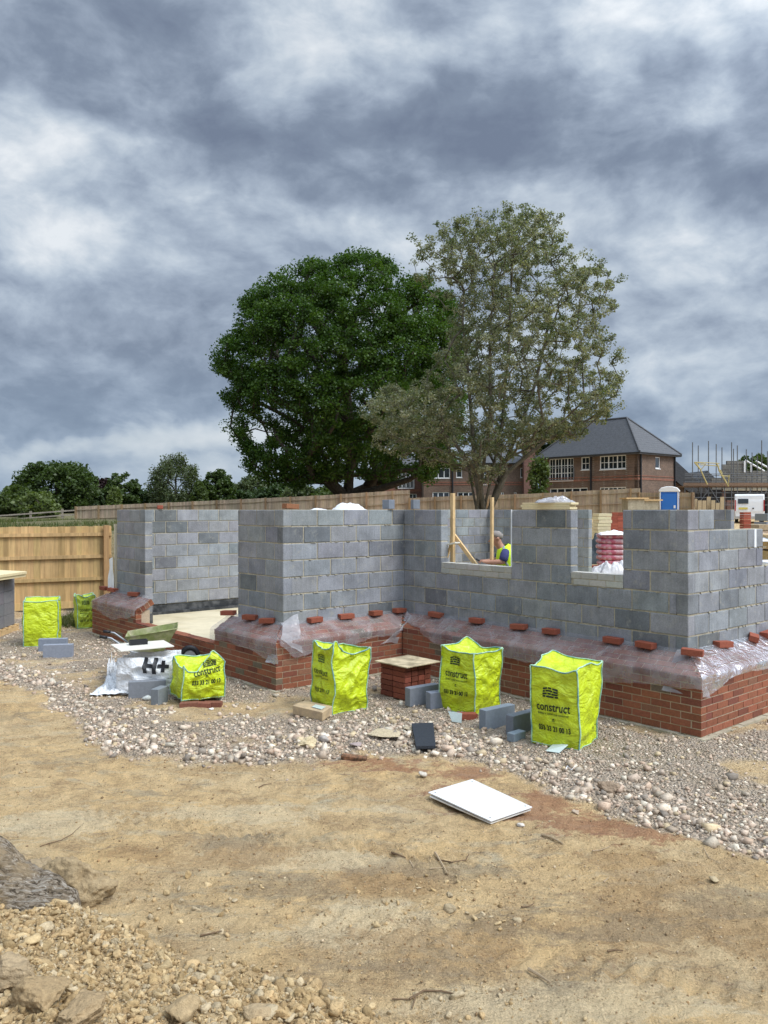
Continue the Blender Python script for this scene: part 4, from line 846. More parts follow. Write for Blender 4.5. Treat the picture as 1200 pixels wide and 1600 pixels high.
def bag(loc, rz, w, d, h, tops, label, seed=0, bulge=.03, sag=.04, dip=.05, wr=.029, lean=((0, 0),)*4, prints=(), mt=None, name='bulk_bag', cat='bag', group='yellow bulk bags', rnd=.18, pipes=True, wob=.035, peaks=()):
    cor = [V(-w/2, -d/2, 0), V(w/2, -d/2, 0), V(w/2, d/2, 0), V(-w/2, d/2, 0)]; nor = [V(0, -1, 0), V(1, 0, 0), V(0, 1, 0), V(-1, 0, 0)]
    def topz(s):
        s = s % 4; k = int(s); a = s-k; k2 = (k+1) % 4; tz = tops[k]*(1-a)+tops[k2]*a - sag*math.sin(math.pi*a)*(1+.5*math.sin(seed+k*2.1))
        for (ps, ph, pw) in peaks:
            dd = min(abs(s-ps), 4-abs(s-ps)); tz += ph*max(0, 1-dd/pw)
        return tz+.035*(vns(s*2.6+seed, seed, 2))*min(1, 6*a*(1-a)+.3)
    def surf(s, q):
        s = s % 4; k = int(s); a = s-k; k2 = (k+1) % 4
        base = cor[k].lerp(cor[k2], a); ln = V(*lean[k], 0).lerp(V(*lean[k2], 0), a)
        tz = topz(s)
        z = q*tz; n = nor[k]; e = (4*a*(1-a))
        p = base*(1-rnd*.12*(1-e))+ln*q; p = p+n*bulge*(e**.6)*math.sin(math.pi*min(1, q*.93+.05))
        f = z/h
        cr = abs((vns(s*2.3+z*3+seed, z*6-s, seed)))*1.3+abs((vns(s*4.5+z*6+seed, z*9-s*4, seed+4)))*.9+abs((vns(s*11+seed, z*24, seed+8)))*.12
        cc = V(math.cos(a*math.pi/2), 0, 0)
        p = p+n*(-cr+.55)*wr*(.35+.65*e)+V(0, 0, z+0*f)
        p.x += .012*(vns(z*6, s, seed+11))+wob*(vns(z*3.2, s*.9, seed+31)); p.y += .012*(vns(z*6, s+5, seed+12))+wob*(vns(z*3.2, s*.9+7, seed+32))
        return p
    ns, nq = 4*30, 44; v = []; f = []
    for i in range(ns):
        for j in range(nq+1): v.append(surf(i*4/ns, j/nq))
    st = nq+1
    for i in range(ns):
        for j in range(nq): a = i*st+j; b = ((i+1) % ns)*st+j; f.append((a, b, b+1, a+1))
    n = 30; K = len(v); tv = {}
    for i in range(n+1):
        for j in range(n+1):
            x, y = i/n, j/n
            def ring(s): return surf(s, 1.0)
            if j == 0: p = ring(x)
            elif i == n: p = ring(1+y)
            elif j == n: p = ring((3-x))
            elif i == 0: p = ring((4-y) % 4)
            else:
                pb, pr_, pt, pl = ring(x), ring(1+y), ring(3-x), ring((4-y) % 4); c_ = [ring(0), ring(1), ring(2), ring(3)]
                p = pb*(1-y)+pt*y+pl*(1-x)+pr_*x-(c_[0]*(1-x)*(1-y)+c_[1]*x*(1-y)+c_[2]*x*y+c_[3]*(1-x)*y)
                e = min(1, 5*min(x, 1-x, y, 1-y)); p = p+V(0, 0, -dip*e*(.5+abs((vns(x*3+seed, y*3, seed+1))))-.9*wr*e*abs((vns(x*7+seed, y*7, seed+2))))
            tv[i, j] = K+len(tv); v.append(p)
    for i in range(n):
        for j in range(n): f.append((tv[i, j], tv[i+1, j], tv[i+1, j+1], tv[i, j+1]))
    root = empty(name, loc, label, cat, group, rz)
    me = bpy.data.meshes.new('sack'); me.from_pydata([tuple(p) for p in v], [], f); me.materials.append(mt or M_BAG); me.polygons.foreach_set('use_smooth', [True]*len(f)); me.update()
    bm = bmesh.new(); bm.from_mesh(me); bmesh.ops.remove_doubles(bm, verts=bm.verts, dist=.0006); bmesh.ops.recalc_face_normals(bm, faces=bm.faces); bm.to_mesh(me); bm.free()
    o = bpy.data.objects.new('sack', me); COL.objects.link(o); o.parent = root
    if pipes:
        for k in range(4):
            mb = MB(); mb.tube([surf(k+.001, q/30)+(nor[k]+nor[k-1])*.004 for q in range(31)], .0075, 5); s_ = mb.build('corner_seam', M_PIPE, smooth=True); s_.parent = root
        mb = MB(); mb.tube([surf(i*4/72, 1.0)+V(0, 0, .003) for i in range(73)], .0075, 5, cap=False); s_ = mb.build('rim_seam', M_PIPE, smooth=True); s_.parent = root
        mb = MB(); mb.tube([surf(i*4/72, .012)+V(0, 0, .004) for i in range(73)], .005, 5, cap=False); s_ = mb.build('base_seam', M_PIPE, smooth=True); s_.parent = root
    sl = (w, d, w, d)
    for (poly, side, ca, cz, sx_, sz_, rot, pm, nm) in prints:
        vs, fs = poly; out = []
        tzm = (tops[side]+tops[(side+1) % 4])/2
        for (x_, y_) in vs:
            X = x_*sx_; Y_ = y_*sz_; xr = X*math.cos(rot)-Y_*math.sin(rot); yr = X*math.sin(rot)+Y_*math.cos(rot)
            s = side+min(.995, max(.005, ca+xr/sl[side])); q = (cz+yr)/topz(s)
            p = surf(s, q); p1 = surf(min(s+.01, side+.999), q); p2 = surf(s, q+.01); nn = (p1-p).cross(p2-p); 
            nn = nn.normalized() if nn.length > 1e-9 and nn.normalized().dot(nor[side]) > .3 else nor[side]
            out.append(p+nor[side]*.006)
        me = bpy.data.meshes.new(nm); me.from_pydata([tuple(p) for p in out], [], fs); me.materials.append(pm); me.update(); oo = bpy.data.objects.new(nm, me); COL.objects.link(oo); oo.parent = root
    return root
def std(side=0, ca=.5, top=.60, W=.40, rot=0.0, ink=M_INK):
    k = W/4.2
    return [(T_LOGO, side, ca-.05, top, W*.44, W*.40, rot, ink, 'logo_print'), (T_WORD, side, ca, top-.135, k*1.02, k*1.35, rot, ink, 'word_print'), (T_SMALL, side, ca, top-.20, W/15.5, W/13, rot, M_INKG, 'slogan_print'),
            (T_LEAF, side, ca, top-.265, .035, .035, rot, M_INKG, 'leaf_print'), (T_TEL, side, ca, top-.345, W/7.3, W/5.2, rot, ink, 'number_print')]
def bag_at(px, py, al, w, h, tops, label, **k):
    """near corner stands at photo spot px,py; al = angle of the left face away from square-on"""
    p = gz(px, py); a = -R(al); c = V(w/2, -w/2, 0); c.rotate(Matrix.Rotation(a, 3, 'Z')); return bag((p.x-c.x, p.y-c.y, p.z-.01+k.pop('dz', 0)), a, w, w, h, tops, label, **k)
bag_at(905, 1173, 36, .50, .78, (.765, .755, .79, .83), 'rightmost tall yellow bag in front of the bricks, boxy and square shouldered', seed=1.1, lean=((0, 0), (-.03, 0), (.02, .02), (0, .03)), sag=.012, dip=.03, wob=.012, wr=.023, prints=std(top=.52, W=.37, ca=.50))
bag_at(742, 1119, 44, .49, .78, (.73, .70, .72, .78), 'middle yellow bag right of the brick stack, with a sunken folded top', seed=3.3, lean=((.0, 0), (0, 0), (.05, -.02), (0, .02)), sag=.03, dip=.07, wr=.029, prints=std(top=.58, W=.34))
bag_at(524, 1117, 51, .47, .78, (.78, .78, .72, .70), 'yellow bag by the bay corner with a pointed torn looking rim and creased right face', seed=6.0, sag=.05, dip=.10, wr=.037, peaks=((1.08, .06, .22),), prints=std(top=.60, W=.32, ink=M_INKG))
bag_at(284, 1103, 62, .50, .55, (.46, .36, .38, .46), 'low crumpled yellow bag beside the white sack, slumped open at the top', seed=9.2, dz=.055, sag=.03, dip=.06, wr=.040, peaks=((1.70, .22, .38), (.96, .07, .12)), lean=((.02, 0), (.0, .02), (0, 0), (0, 0)), prints=[(T_LOGO, 1, .62, .42, .15, .11, .2, M_INK, 'logo_print'), (T_WORD, 1, .56, .34, .085, .11, .14, M_INK, 'word_print'), (T_LEAF, 1, .55, .275, .035, .035, .05, M_INKG, 'leaf_print'), (T_TEL, 1, .55, .21, .050, .07, .03, M_INK, 'number_print')])
bag_at(36, 1012, 72, .53, .80, (.78, .76, .76, .78), 'far left yellow bag beside the pallet of wrapped blocks', seed=12.5, sag=.02, dip=.05, wr=.031, prints=std(top=.58, W=.36, ink=M_INKG))
p = V(-5.82, 15.45, 0); bag((p.x, p.y, p.z), R(-60), .30, .34, .7, (.66, .64, .64, .66), 'dull yellow bag half hidden behind the far left end of the brick plinth', seed=15.1, sag=.03, wr=.03, mt=bag_mat('dull_yellow_bag', (.48, .60, .04), (.22, .30, .05)), prints=std(side=1, top=.5, W=.3, ink=M_INKG))
# bricks under the slumped bag
for i, (px, py, lb) in enumerate(((293, 1107, 'left of the bricks peeping out under the low crumpled yellow bag'), (312, 1107, 'middle brick peeping out under the low crumpled yellow bag'), (330, 1106, 'right of the bricks peeping out under the low crumpled yellow bag'))):
    q = gz(px, py); one_brick(V(q.x, q.y+.08, q.z-.012), R(5)+random.uniform(-.1, .1), lb, group='bricks under the low bag', col=rc((.19, .075, .05), .2))
q = gz(733, 1125); one_brick(V(q.x-.02, q.y+.04, q.z), R(15), 'dark brick end under the left foot of the middle yellow bag', group='bricks under the middle bag')
# ---------------------------------------------------------------- white sack, its board and box
M_SACKW = M_BAGW
bag((-2.96, 10.06, -.01), R(-6), .68, .42, .5, (.45, .49, .49, .45), 'bulging white sack with large black letters under a white board', seed=21.0, sag=.02, dip=.04, wr=.055, bulge=.06, mt=M_SACKW, name='white_sack', group=None, pipes=False, prints=[(T_H, 0, .74, .36, .25, .25, -.05, M_BLACK, 'black_lettering')])
def cloth(name, poly_px, label, n=46, hgt=.07, seed=0, m=None, cat='sheet', group=None):
    c = [gz(*p) for p in poly_px]; v = []
    for i in range(n):
        for j in range(n):
            s, t = i/(n-1), j/(n-1); p = c[0]*(1-s)*(1-t)+c[1]*s*(1-t)+c[2]*s*t+c[3]*(1-s)*t; e = min(1, 5*min(s, 1-s, t, 1-t))
            w = abs((vns(s*4+seed, t*3, seed)))+.6*abs((vns(s*9, t*8+seed, seed+1)))+.25*(vns(s*20, t*16, seed+3))
            p = p+V(.05*(vns(s*3, t*3, seed+6)), .05*(vns(s*3, t*3, seed+7)), .008+hgt*(w)*(e*.85+.15)); v.append(p)
    f = [(i*n+j, (i+1)*n+j, (i+1)*n+j+1, i*n+j+1) for i in range(n-1) for j in range(n-1)]
    o = mesh_np(name, v, f, m or M_SACKW, smooth=True); return tag(o, label, cat, group)
cloth('white_sheet', [(143, 1088), (212, 1086), (214, 1070), (160, 1068)], 'crumpled white sheet trailing on the stones left of the white sack', seed=3, hgt=.10)
cloth('white_sheet', [(160, 1068), (200, 1076), (198, 1050), (172, 1052)], 'heaped white folds against the foot of the white sack', seed=8, hgt=.26)
def plate(name, pxs, z, th, m, label, cat='board', group=None, und=None, bev=.002):
    P = [V(*gp(px, py, z), z) for px, py in pxs]; mb = MB(); vs = P+[p-V(0, 0, th) for p in P]; mb.add(vs, [(0, 1, 2, 3), (7, 6, 5, 4), (0, 4, 5, 1), (1, 5, 6, 2), (2, 6, 7, 3), (3, 7, 4, 0)])
    return tag(mb.build(name, m, bevel=bev), label, cat, group)
M_WB = mat('white_laminate', (.76, .77, .79), .35, var=.05, vscale=3, spec=.4, second=(.70, .69, .66))
M_OLDW = mat('dusty_white_board', (.66, .63, .55), .7, var=.12, vscale=6)
plate('white_board', [(172.3, 1006.7), (188.6, 1017), (272, 1009), (255.5, 1000)], .565, .014, M_OLDW, 'dusty off white board lying across the top of the white sack')
q = V(*gp(214, 1008, .565), .565); mb = MB(); mb.box((-.11, -.05, 0), (.22, 0, 0), (0, .10, 0), (0, 0, .008)); mb.box((-.11, -.05, 0), (.22, 0, 0), (0, .008, 0), (0, 0, .06)); mb.box((-.11, .042, 0), (.22, 0, 0), (0, .008, 0), (0, 0, .06)); mb.box((-.11, -.042, 0), (.008, 0, 0), (0, .084, 0), (0, 0, .06)); mb.box((.102, -.042, 0), (.008, 0, 0), (0, .084, 0), (0, 0, .06))
o = mb.build('plastic_box', M_BLACK, bevel=.002); o.location = (q.x, q.y+.05, .566); o.rotation_euler = (0, 0, .5); tag(o, 'shallow black plastic box on the board over the white sack', 'box')
# ---------------------------------------------------------------- wheelbarrow
M_GREEN = mat('green_paint', (.20, .235, .075), .6, var=.25, vscale=5, second=(.36, .34, .21))
wbr = empty('wheelbarrow', (-3.28, 11.2, 0), 'olive green wheelbarrow behind the white sack, handles to the left', 'wheelbarrow', None, R(14)); wbr.scale = (.84, .9, .98)
mb = MB()
def tray():
    top = [(-.40, -.30, .56), (.42, -.33, .66), (.42, .33, .66), (-.40, .30, .56)]; bot = [(-.26, -.20, .33), (.18, -.20, .30), (.18, .20, .30), (-.26, .20, .33)]
    vs = [Vector(p) for p in top+bot]; ins = [Vector((p[0]*.965, p[1]*.965, p[2]-.002)) for p in top]+[Vector((p[0]*.97, p[1]*.96, p[2]+.012)) for p in bot]
    fs = []
    for i in range(4): j = (i+1) % 4; fs += [(i, j, 4+j, 4+i), (8+j, 8+i, 12+i, 12+j), (j, i, 8+i, 8+j)]
    fs += [(4, 5, 6, 7), (15, 14, 13, 12)]; mb.add(vs+ins, fs)
tray(); t_ = mb.build('tray', M_GREEN, bevel=.006); t_.parent = wbr
mb = MB(); tp = [(-.40, -.30, .56), (.42, -.33, .66), (.42, .33, .66), (-.40, .30, .56), (-.40, -.30, .56)]; mb.tube(tp, .011, 6); x_ = mb.build('tray_rim', M_GREEN, smooth=True); x_.parent = wbr
for sgn in (-1, 1):
    mb = MB(); mb.tube([(.62, sgn*.06, .19), (.30, sgn*.17, .27), (-.3, sgn*.24, .34), (-.62, sgn*.27, .55), (-.72, sgn*.27, .57)], .015, 8); x_ = mb.build('handle', M_STEEL, smooth=True); x_.parent = wbr
    mb = MB(); mb.tube([(-.68, sgn*.27, .565), (-.80, sgn*.27, .58)], .021, 8); y_ = mb.build('grip', M_BLACK, smooth=True); y_.parent = x_
    mb = MB(); mb.tube([(-.05, sgn*.2, .31), (-.14, sgn*.22, .01), (-.30, sgn*.22, .01), (-.3, sgn*.22, .33)], .014, 6); x_ = mb.build('leg', M_STEEL, smooth=True); x_.parent = wbr
mb = MB(); mb.tube([(.62+.15*math.cos(a), 0, .185+.15*math.sin(a)) for a in [i*math.pi/10 for i in range(21)]], .038, 8, cap=False); x_ = mb.build('tyre', M_BLACK, smooth=True); x_.parent = wbr
mb = MB(); mb.tube([(.62, -.03, .185), (.62, .03, .185)], .11, 14); mb.tube([(.62, -.08, .185), (.62, .08, .185)], .012, 6); x_ = mb.build('wheel_rim', M_STEEL); x_.parent = wbr
# ---------------------------------------------------------------- flat things on the ground
bd = [(669, 1238), (738, 1217.5), (832, 1261), (767, 1283)]
wbo = plate('white_board', [(p[0], p[1]) for p in bd], .052, .009, M_WB, 'upper of two clean white boards with drilled corner holes, lying on the red stained soil', bev=.0015)
hb = MB()
for (a, b) in ((.06, .08), (.94, .08), (.06, .92), (.94, .92)):
    P = [V(*gp(px, py, .052), .0525) for px, py in bd]; c = P[0]*(1-a)*(1-b)+P[3]*a*(1-b)+P[2]*a*b+P[1]*(1-a)*b; hb.tube([c, c+V(0, 0, .0008)], .006, 8)
    hb2 = hb.build('fixing_hole', M_BLACK); hb2.parent = wbo; hb = MB()
plate('white_board', [(671, 1244), (738, 1223), (830, 1265), (767, 1286.5)], .030, .010, mat('board_core', (.62, .56, .46), .7, var=.1, second=(.75, .74, .70)), 'lower white board slightly askew under the clean upper one')
o = plate('slate', [(643, 1130), (677, 1129), (681, 1165), (650, 1166)], .075, .03, mat('dark_slate', (.028, .033, .042), .75, var=.3, vscale=18, bump=.9, bscale=45, bdist=.012), 'dark grey ribbed slate tile lying on the stones at centre', 'tile')
plate('coping_stone', [(457, 1102), (476, 1094), (519, 1103), (504, 1113)], .11, .10, mat('buff_stone', (.50, .37, .22), .9, var=.15, vscale=10, bump=.4, bscale=60, bdist=.003, second=(.40, .30, .19)), 'buff coping stone in front of the yellow bag by the bay corner', 'stone', bev=.006)
M_CARD = mat('pale_sleeve', (.50, .58, .55), .35, var=.1, vscale=20)
plate('document_sleeve', [(487, 1104), (493, 1100.5), (509, 1104), (502, 1108)], .122, .008, M_CARD, 'pale green label sleeve lying on the buff coping stone', 'sleeve', 'pale label sleeves')
def tilted(name, quad, m, label, cat, group=None, th=.006):
    P = [gz(px, py)+V(0, 0, z) for px, py, z in quad]; P[2].y -= .0; n = (P[1]-P[0]).cross(P[3]-P[0]).normalized()*th; mb = MB(); mb.add(P+[p-n for p in P], [(0, 1, 2, 3), (7, 6, 5, 4), (0, 4, 5, 1), (1, 5, 6, 2), (2, 6, 7, 3), (3, 7, 4, 0)])
    return tag(mb.build(name, m, bevel=.001), label, cat, group)
tilted('document_sleeve', [(852, 1175, .01), (874, 1178, .01), (888, 1172, .05), (866, 1168, .05)], M_CARD, 'pale green label sleeve at the foot of the rightmost yellow bag', 'sleeve', 'pale label sleeves')
tilted('document_sleeve', [(706, 1129, .01), (721, 1132, .01), (722, 1130, .11), (700, 1127, .11)], M_CARD, 'small crumpled label sleeve propped at the foot of the middle yellow bag', 'sleeve', 'pale label sleeves')
mb = MB(); q = gz(553, 1188); mb.cbox((0, 0, 0), .24, .06, .045, 0, (1, 1, 1))
o = mb.build('rotten_wood', mat('rotten_timber', (.26, .13, .07), .9, var=.4, vscale=20, bump=.8, bscale=50, second=(.08, .05, .03)), bevel=.008); o.location = q; o.rotation_euler = (.1, .05, R(-14)); tag(o, 'broken dark brown offcut of rotten wood at the edge of the gravel', 'wood')
q = gz(88, 1035)
# ---------------------------------------------------------------- timber props in the window gap
def prop(px0, py0, px1, py1, w, d, label, dv=.22, dv1=None, m=M_TIMB, name='timber_prop', cat='timber'):
    def P(px, py, o_): q = onp(PR+V_*o_, U_, px, 0); return V(q.x, q.y, EYE+(796-py)/F*q.y)
    a, b = P(px0, py0, dv), P(px1, py1, dv if dv1 is None else dv1); ax = (b-a); s = ax.cross(V_).normalized()*w; mb = MB(); mb.box(a-s/2, ax, s, V_*d); return tag(mb.build(name, m, bevel=.002), label, cat, 'timber props in the window gap')
prop(705.5, 890, 705.5, 770.5, .055, .05, 'tall upright timber prop with cross piece at the left of the window gap')
prop(766.8, 893, 767.5, 777, .035, .04, 'thin upright timber lath beside the man', dv=.20)
prop(748, 890, 708, 836, .06, .03, 'diagonal timber brace leaning from the tall prop to the sill', dv=.28)
prop(697, 872, 707, 838, .035, .03, 'short slanting timber behind the tall upright prop', dv=.34)
prop(696, 851, 711, 848, .018, .10, 'small whitish lath across the tall upright prop', dv=.12, m=M_OLDW)
# cream insulation boards on the pier, wrapped in film
M_INS = mat('insulation_foam', (.72, .60, .36), .8, var=.08, vscale=8)
mb = MB(); 
for k, (a, b) in enumerate(((1.52, 2.26), (1.54, 2.28), (1.50, 2.25))): mb.box(PR+U_*a+V_*.01+V(0, 0, 2.303+k*.028), U_*(b-a), V_*.15, V(0, 0, .026))
tag(mb.build('insulation_boards', M_INS, bevel=.002), 'cream insulation boards lying on top of the pier between the window gaps', 'insulation')
def heap(name, c, rx, ry, h, label, m=None, seed=0, n=34, cat='plastic sheet', p=1.6, wr=.5, group=None):
    v = []; c = Vector(c)
    for i in range(n):
        for j in range(n):
            x, y = 2*i/(n-1)-1, 2*j/(n-1)-1; r = max(0, 1-abs(x)**p)*max(0, 1-abs(y)**p)
            w = abs((vns(x*2.2+seed, y*2.2, seed)))*.6+.4*abs((vns(x*5+seed, y*5, seed+2)))
            v.append(c+V(x*rx, y*ry, h*(r**.6)*(1-wr+wr*1.6*w)))
    f = [(i*n+j, (i+1)*n+j, (i+1)*n+j+1, i*n+j+1) for i in range(n-1) for j in range(n-1)]
    # closed underneath so that it has thickness
    o = mesh_np(name, v, f, m or M_WPLAS, smooth=True); sm = o.modifiers.new('t', 'SOLIDIFY'); sm.thickness = .004; return tag(o, label, cat, group)
q = PR+U_*1.80+V_*.09; heap('plastic_wrap', (q.x, q.y, 2.385), .24, .10, .09, 'crumpled clear wrap on the insulation boards', M_SHEET2, seed=2)
q = PC-V_*.55+U_*.6; heap('plastic_wrap', (q.x, q.y, 2.20), .32, .25, .24, 'white plastic sheet peaked up behind the bay wall top', seed=5, p=1.3, wr=.25)
q = PC-V_*1.15+U_*.6; heap('plastic_wrap', (q.x, q.y, 2.22), .30, .2, .10, 'low white plastic sheet behind the bay wall near its corner', seed=6, wr=.4)
mb = MB(); q0 = PC-V_*1.6+U_*.3; 
for s_ in (0, 1.5):
    for t_ in (0, .7): mb.box(q0+V_*s_+U_*t_+V(0, 0, .32), V_*.05, U_*.05, V(0, 0, 1.86))
for k in range(4): mb.box(q0+V_*(-.1)+U_*(k*.2)+V(0, 0, 2.18), V_*1.8, U_*.18, V(0, 0, .035))
tag(mb.build('trestle_platform', M_TIMB, bevel=.002), 'timber trestle platform behind the bay wall carrying white plastic', 'trestle')
# batten and rag at the far left corner
mb = MB(); q = PG2+U_*.05-V_*.02; mb.box(q+V(0, 0, .55), U_*.035, V_*.05, V(0, 0, 1.48)); tag(mb.build('corner_batten', mat('pale_batten', (.62, .55, .40), .8, var=.1)), 'pale upright batten fixed at the far left wall corner', 'timber')
M_RAG = M_WPLAS
flap('white_rag', [q+V(0, 0, 1.42)-V_*.03-U_*.02, q+V(0, 0, 1.38)-V_*.03+U_*.16, q+V(0, 0, .84)-V_*.03+U_*.2, q+V(0, 0, .84)-V_*.03-U_*.02], 'white rag hanging on the pale batten at the far left corner', seed=4, m=M_RAG); 
bpy.data.objects['white_rag']['category'] = 'rag'; del bpy.data.objects['white_rag']['group']
# ---------------------------------------------------------------- pallet of blocks far left
pb = empty('block_pallet', (-8.02+.9, 14.35, 0), 'pallet of stacked grey concrete blocks at the left edge of the picture', 'pallet of blocks', None, R(4))
pbx = empty
mb = MB()
for j in range(5): mb.box((-.7, -.55+.25*j, .10), (1.2, 0, 0), (0, .10, 0), (0, 0, .02))
for i in range(3): mb.box((-.7+.55*i, -.55, .0), (.09, 0, 0), (0, 1.1, 0), (0, 0, .10))
x_ = mb.build('pallet_base', M_TIMB); x_.parent = pb
mb = MB()
for k in range(4):
    for i in range(10):
        for j in range(2): mb.box((-.68+i*.113, -.52+j*.5, .122+k*.218), (.109, 0, 0), (0, .48, 0), (0, 0, .214), rc((.20, .195, .20), .07))
x_ = mb.build('stacked_blocks', M_PLAINBLOCK, bevel=.003); x_.parent = pb
mb = MB()
for z_ in (.33, .62, .90): mb.box((-.69, -.525, z_), (1.15, 0, 0), (0, .004, 0), (0, 0, .015)); 
x_ = mb.build('strap', M_BLACK); x_.parent = pb
pb.location = (-7.44, 14.6, 0)
mb = MB()
for k in range(2): mb.box((-.9, -.5, .0+k*.052), (1.55+.02*k, 0, 0), (0, 1.0, 0), (0, 0, .05))
o = mb.build('insulation_boards', M_INS, bevel=.002); o.location = (-7.44, 14.5, 1.06); o.rotation_euler = (0, R(2), R(-6)); tag(o, 'two pale insulation boards on top of the pallet of grey blocks', 'insulation')
one_brick((-7.2, 14.2, .995), .3, 'red brick under the insulation boards on the left pallet', group=None)
# ---------------------------------------------------------------- near timber fence
def lumber(c, v=.20): return rc(c, v)
def closeboard(name, A, B, zb, h, label, board=(.56, .36, .15), rails=(.3, .62, .9), post=(.45, .28, .12), gap=3.0, side=1, bw=.10, over=.25, m=None, rh=.09, firstpost=0.0):
    A = Vector(A); B = Vector(B); d = (B-A); Ln = d.length; d.normalize(); n = V(d.y, -d.x, 0)*side
    root = empty(name, A, label, 'fence'); mt = m or M_FENCE
    mb = MB(); t = 0
    while t < Ln:
        z0 = zb(A+d*t) if callable(zb) else zb; w = min(bw, Ln-t); mb.box(A+d*t+V(0, 0, z0+.15-A.z)+n*0+n*(-.006 if int(t/bw) % 2 else 0)-n*.02, d*(w+.012), n*.014, V(0, 0, h-.17+random.uniform(-.008, .008)), lumber(board)); t += bw
    keep(mb.build('board_panel', mt), root)
    mb = MB(); t = 0
    while t < Ln:
        w = min(gap, Ln-t); z0 = zb(A+d*t) if callable(zb) else zb; z1 = zb(A+d*(t+w)) if callable(zb) else zb
        mb.box(A+d*t+V(0, 0, z0-A.z)-n*.02, d*w+V(0, 0, z1-z0), n*.025, V(0, 0, .16), lumber(board)); t += w
    keep(mb.build('gravel_board', mt), root)
    for r_ in rails:
        mb = MB(); t = 0
        while t < Ln:
            w = min(gap, Ln-t); z0 = zb(A+d*t) if callable(zb) else zb; z1 = zb(A+d*(t+w)) if callable(zb) else zb
            mb.box(A+d*t+V(0, 0, z0+h*r_-A.z)+n*.0, d*w+V(0, 0, z1-z0), n*.05, V(0, 0, rh), lumber(board, .05)); t += w
        keep(mb.build('rail', mt), root)
    t = firstpost
    while t <= Ln+.05:
        z0 = zb(A+d*t) if callable(zb) else zb; mb = MB(); mb.box(A+d*(t-.05)+V(0, 0, z0-.1-A.z)+n*.045, d*.11, n*.10, V(0, 0, h+.1), lumber(post)); keep(mb.build('post', mt), root); t += gap
    return root
def wood_grain(name, sc=(18, 18, 1.2), sec=None):
    m = bpy.data.materials.new(name); m.use_nodes = True; t = m.node_tree; b = t.nodes['Principled BSDF']; b.inputs['Roughness'].default_value = .85; b.inputs['Specular IOR Level'].default_value = .2
    a = t.nodes.new('ShaderNodeAttribute'); a.attribute_name = 'Col'; co = t.nodes.new('ShaderNodeTexCoord').outputs['Object']; mp = t.nodes.new('ShaderNodeMapping'); mp.inputs['Scale'].default_value = sc; t.links.new(co, mp.inputs[0])
    g1_ = noise(t, mp.outputs[0], 1.0, 6, .65, .3).outputs['Fac']; g2_ = noise(t, co, 1.3, 5, .6).outputs['Fac']
    c = mixc(t, 1.0, a.outputs['Color'], ramp(t, g1_, [(.3, .70), (.7, 1.25)]), 'MULTIPLY'); c = mixc(t, 1.0, c, ramp(t, g2_, [(.3, .85), (.7, 1.15)]), 'MULTIPLY')
    t.links.new(c, b.inputs['Base Color']); bn = t.nodes.new('ShaderNodeBump'); bn.inputs['Strength'].default_value = .4; bn.inputs['Distance'].default_value = .004; t.links.new(g1_, bn.inputs['Height']); t.links.new(bn.outputs[0], b.inputs['Normal']); return m
M_FENCE = wood_grain('fence_boards')
closeboard('timber_fence', (-6.27, 18.25, .08), (-10.6, 16.1, .08), .08, 1.86, 'new honey coloured close board timber fence on the left', board=(.47, .315, .145), rails=(.33, .60, .87), gap=2.9, side=-1, firstpost=.12, rh=.075, post=(.36, .22, .10), bw=.125)
# ================================================================ BEHIND THE SHELL
zf = lambda p: float(Zt(p.x, p.y))
# weathered far fence, in three runs
fa = lambda px, Y: V((px-600)/F*Y, Y, 0)
A1, B1, C1, D1 = fa(119, 59), fa(640, 55), fa(1000, 50), fa(1085, 47)
def zf_(p):                                    # the ground under the fence
    px = p.x/p.y*F+600; top = np.interp(px, [119, 300, 500, 600, 700, 830, 930, 1000, 1100], [791, 787.5, 783, 779, 776, 774.5, 771, 769, 768]); return EYE+(796-top)/F*p.y-1.85
for (a, b, lb, bc) in ((A1, B1, 'weathered tan close board fence far behind the left half of the shell', (.40, .31, .22)), (B1, C1, 'weathered tan close board fence in front of the brick houses', (.38, .30, .21)), (C1, D1, 'last short run of tan fence behind the blue portable toilet', (.40, .31, .21))):
    a = V(a.x, a.y, zf_(a)); b = V(b.x, b.y, zf_(b)); closeboard('board_fence', a, b, lambda p: zf_(p), 1.85, lb, board=bc, rails=(.08, .48, .84), gap=1.83, side=1, bw=.14, post=(.30, .20, .11), rh=.05)
# post and rail fence
prr = empty('rail_fence', fa(-30, 58), 'grey post and rail fence across the field at far left', 'fence')
a, b = fa(-60, 56), fa(121, 60); d = (b-a); Ln = d.length; d.normalize()
def zr(p):
    px = p.x/p.y*F+600; return EYE-(np.interp(px, [-60, 0, 60, 120], [832, 829, 824, 819])-796)/F*p.y
t = 0
while t < Ln:
    p = a+d*t; mb = MB(); mb.box(V(p.x, p.y, zr(p)-.3), d*.13, V(0, .10, 0), V(0, 0, 1.55), (.24, .21, .17)); keep(mb.build('post', M_FENCE), prr); t += 2.2
for h_ in (.35, .70, 1.02):
    mb = MB(); t = 0
    while t < Ln: p = a+d*t; q = a+d*min(Ln, t+2.2); P = V(p.x, p.y-.03, zr(p)+h_); Q = V(q.x, q.y-.03, zr(q)+h_); mb.box(P, Q-P, V(0, .04, 0), V(0, 0, .10), (.26, .23, .19)); t += 2.2
    keep(mb.build('rail', M_FENCE), prr)
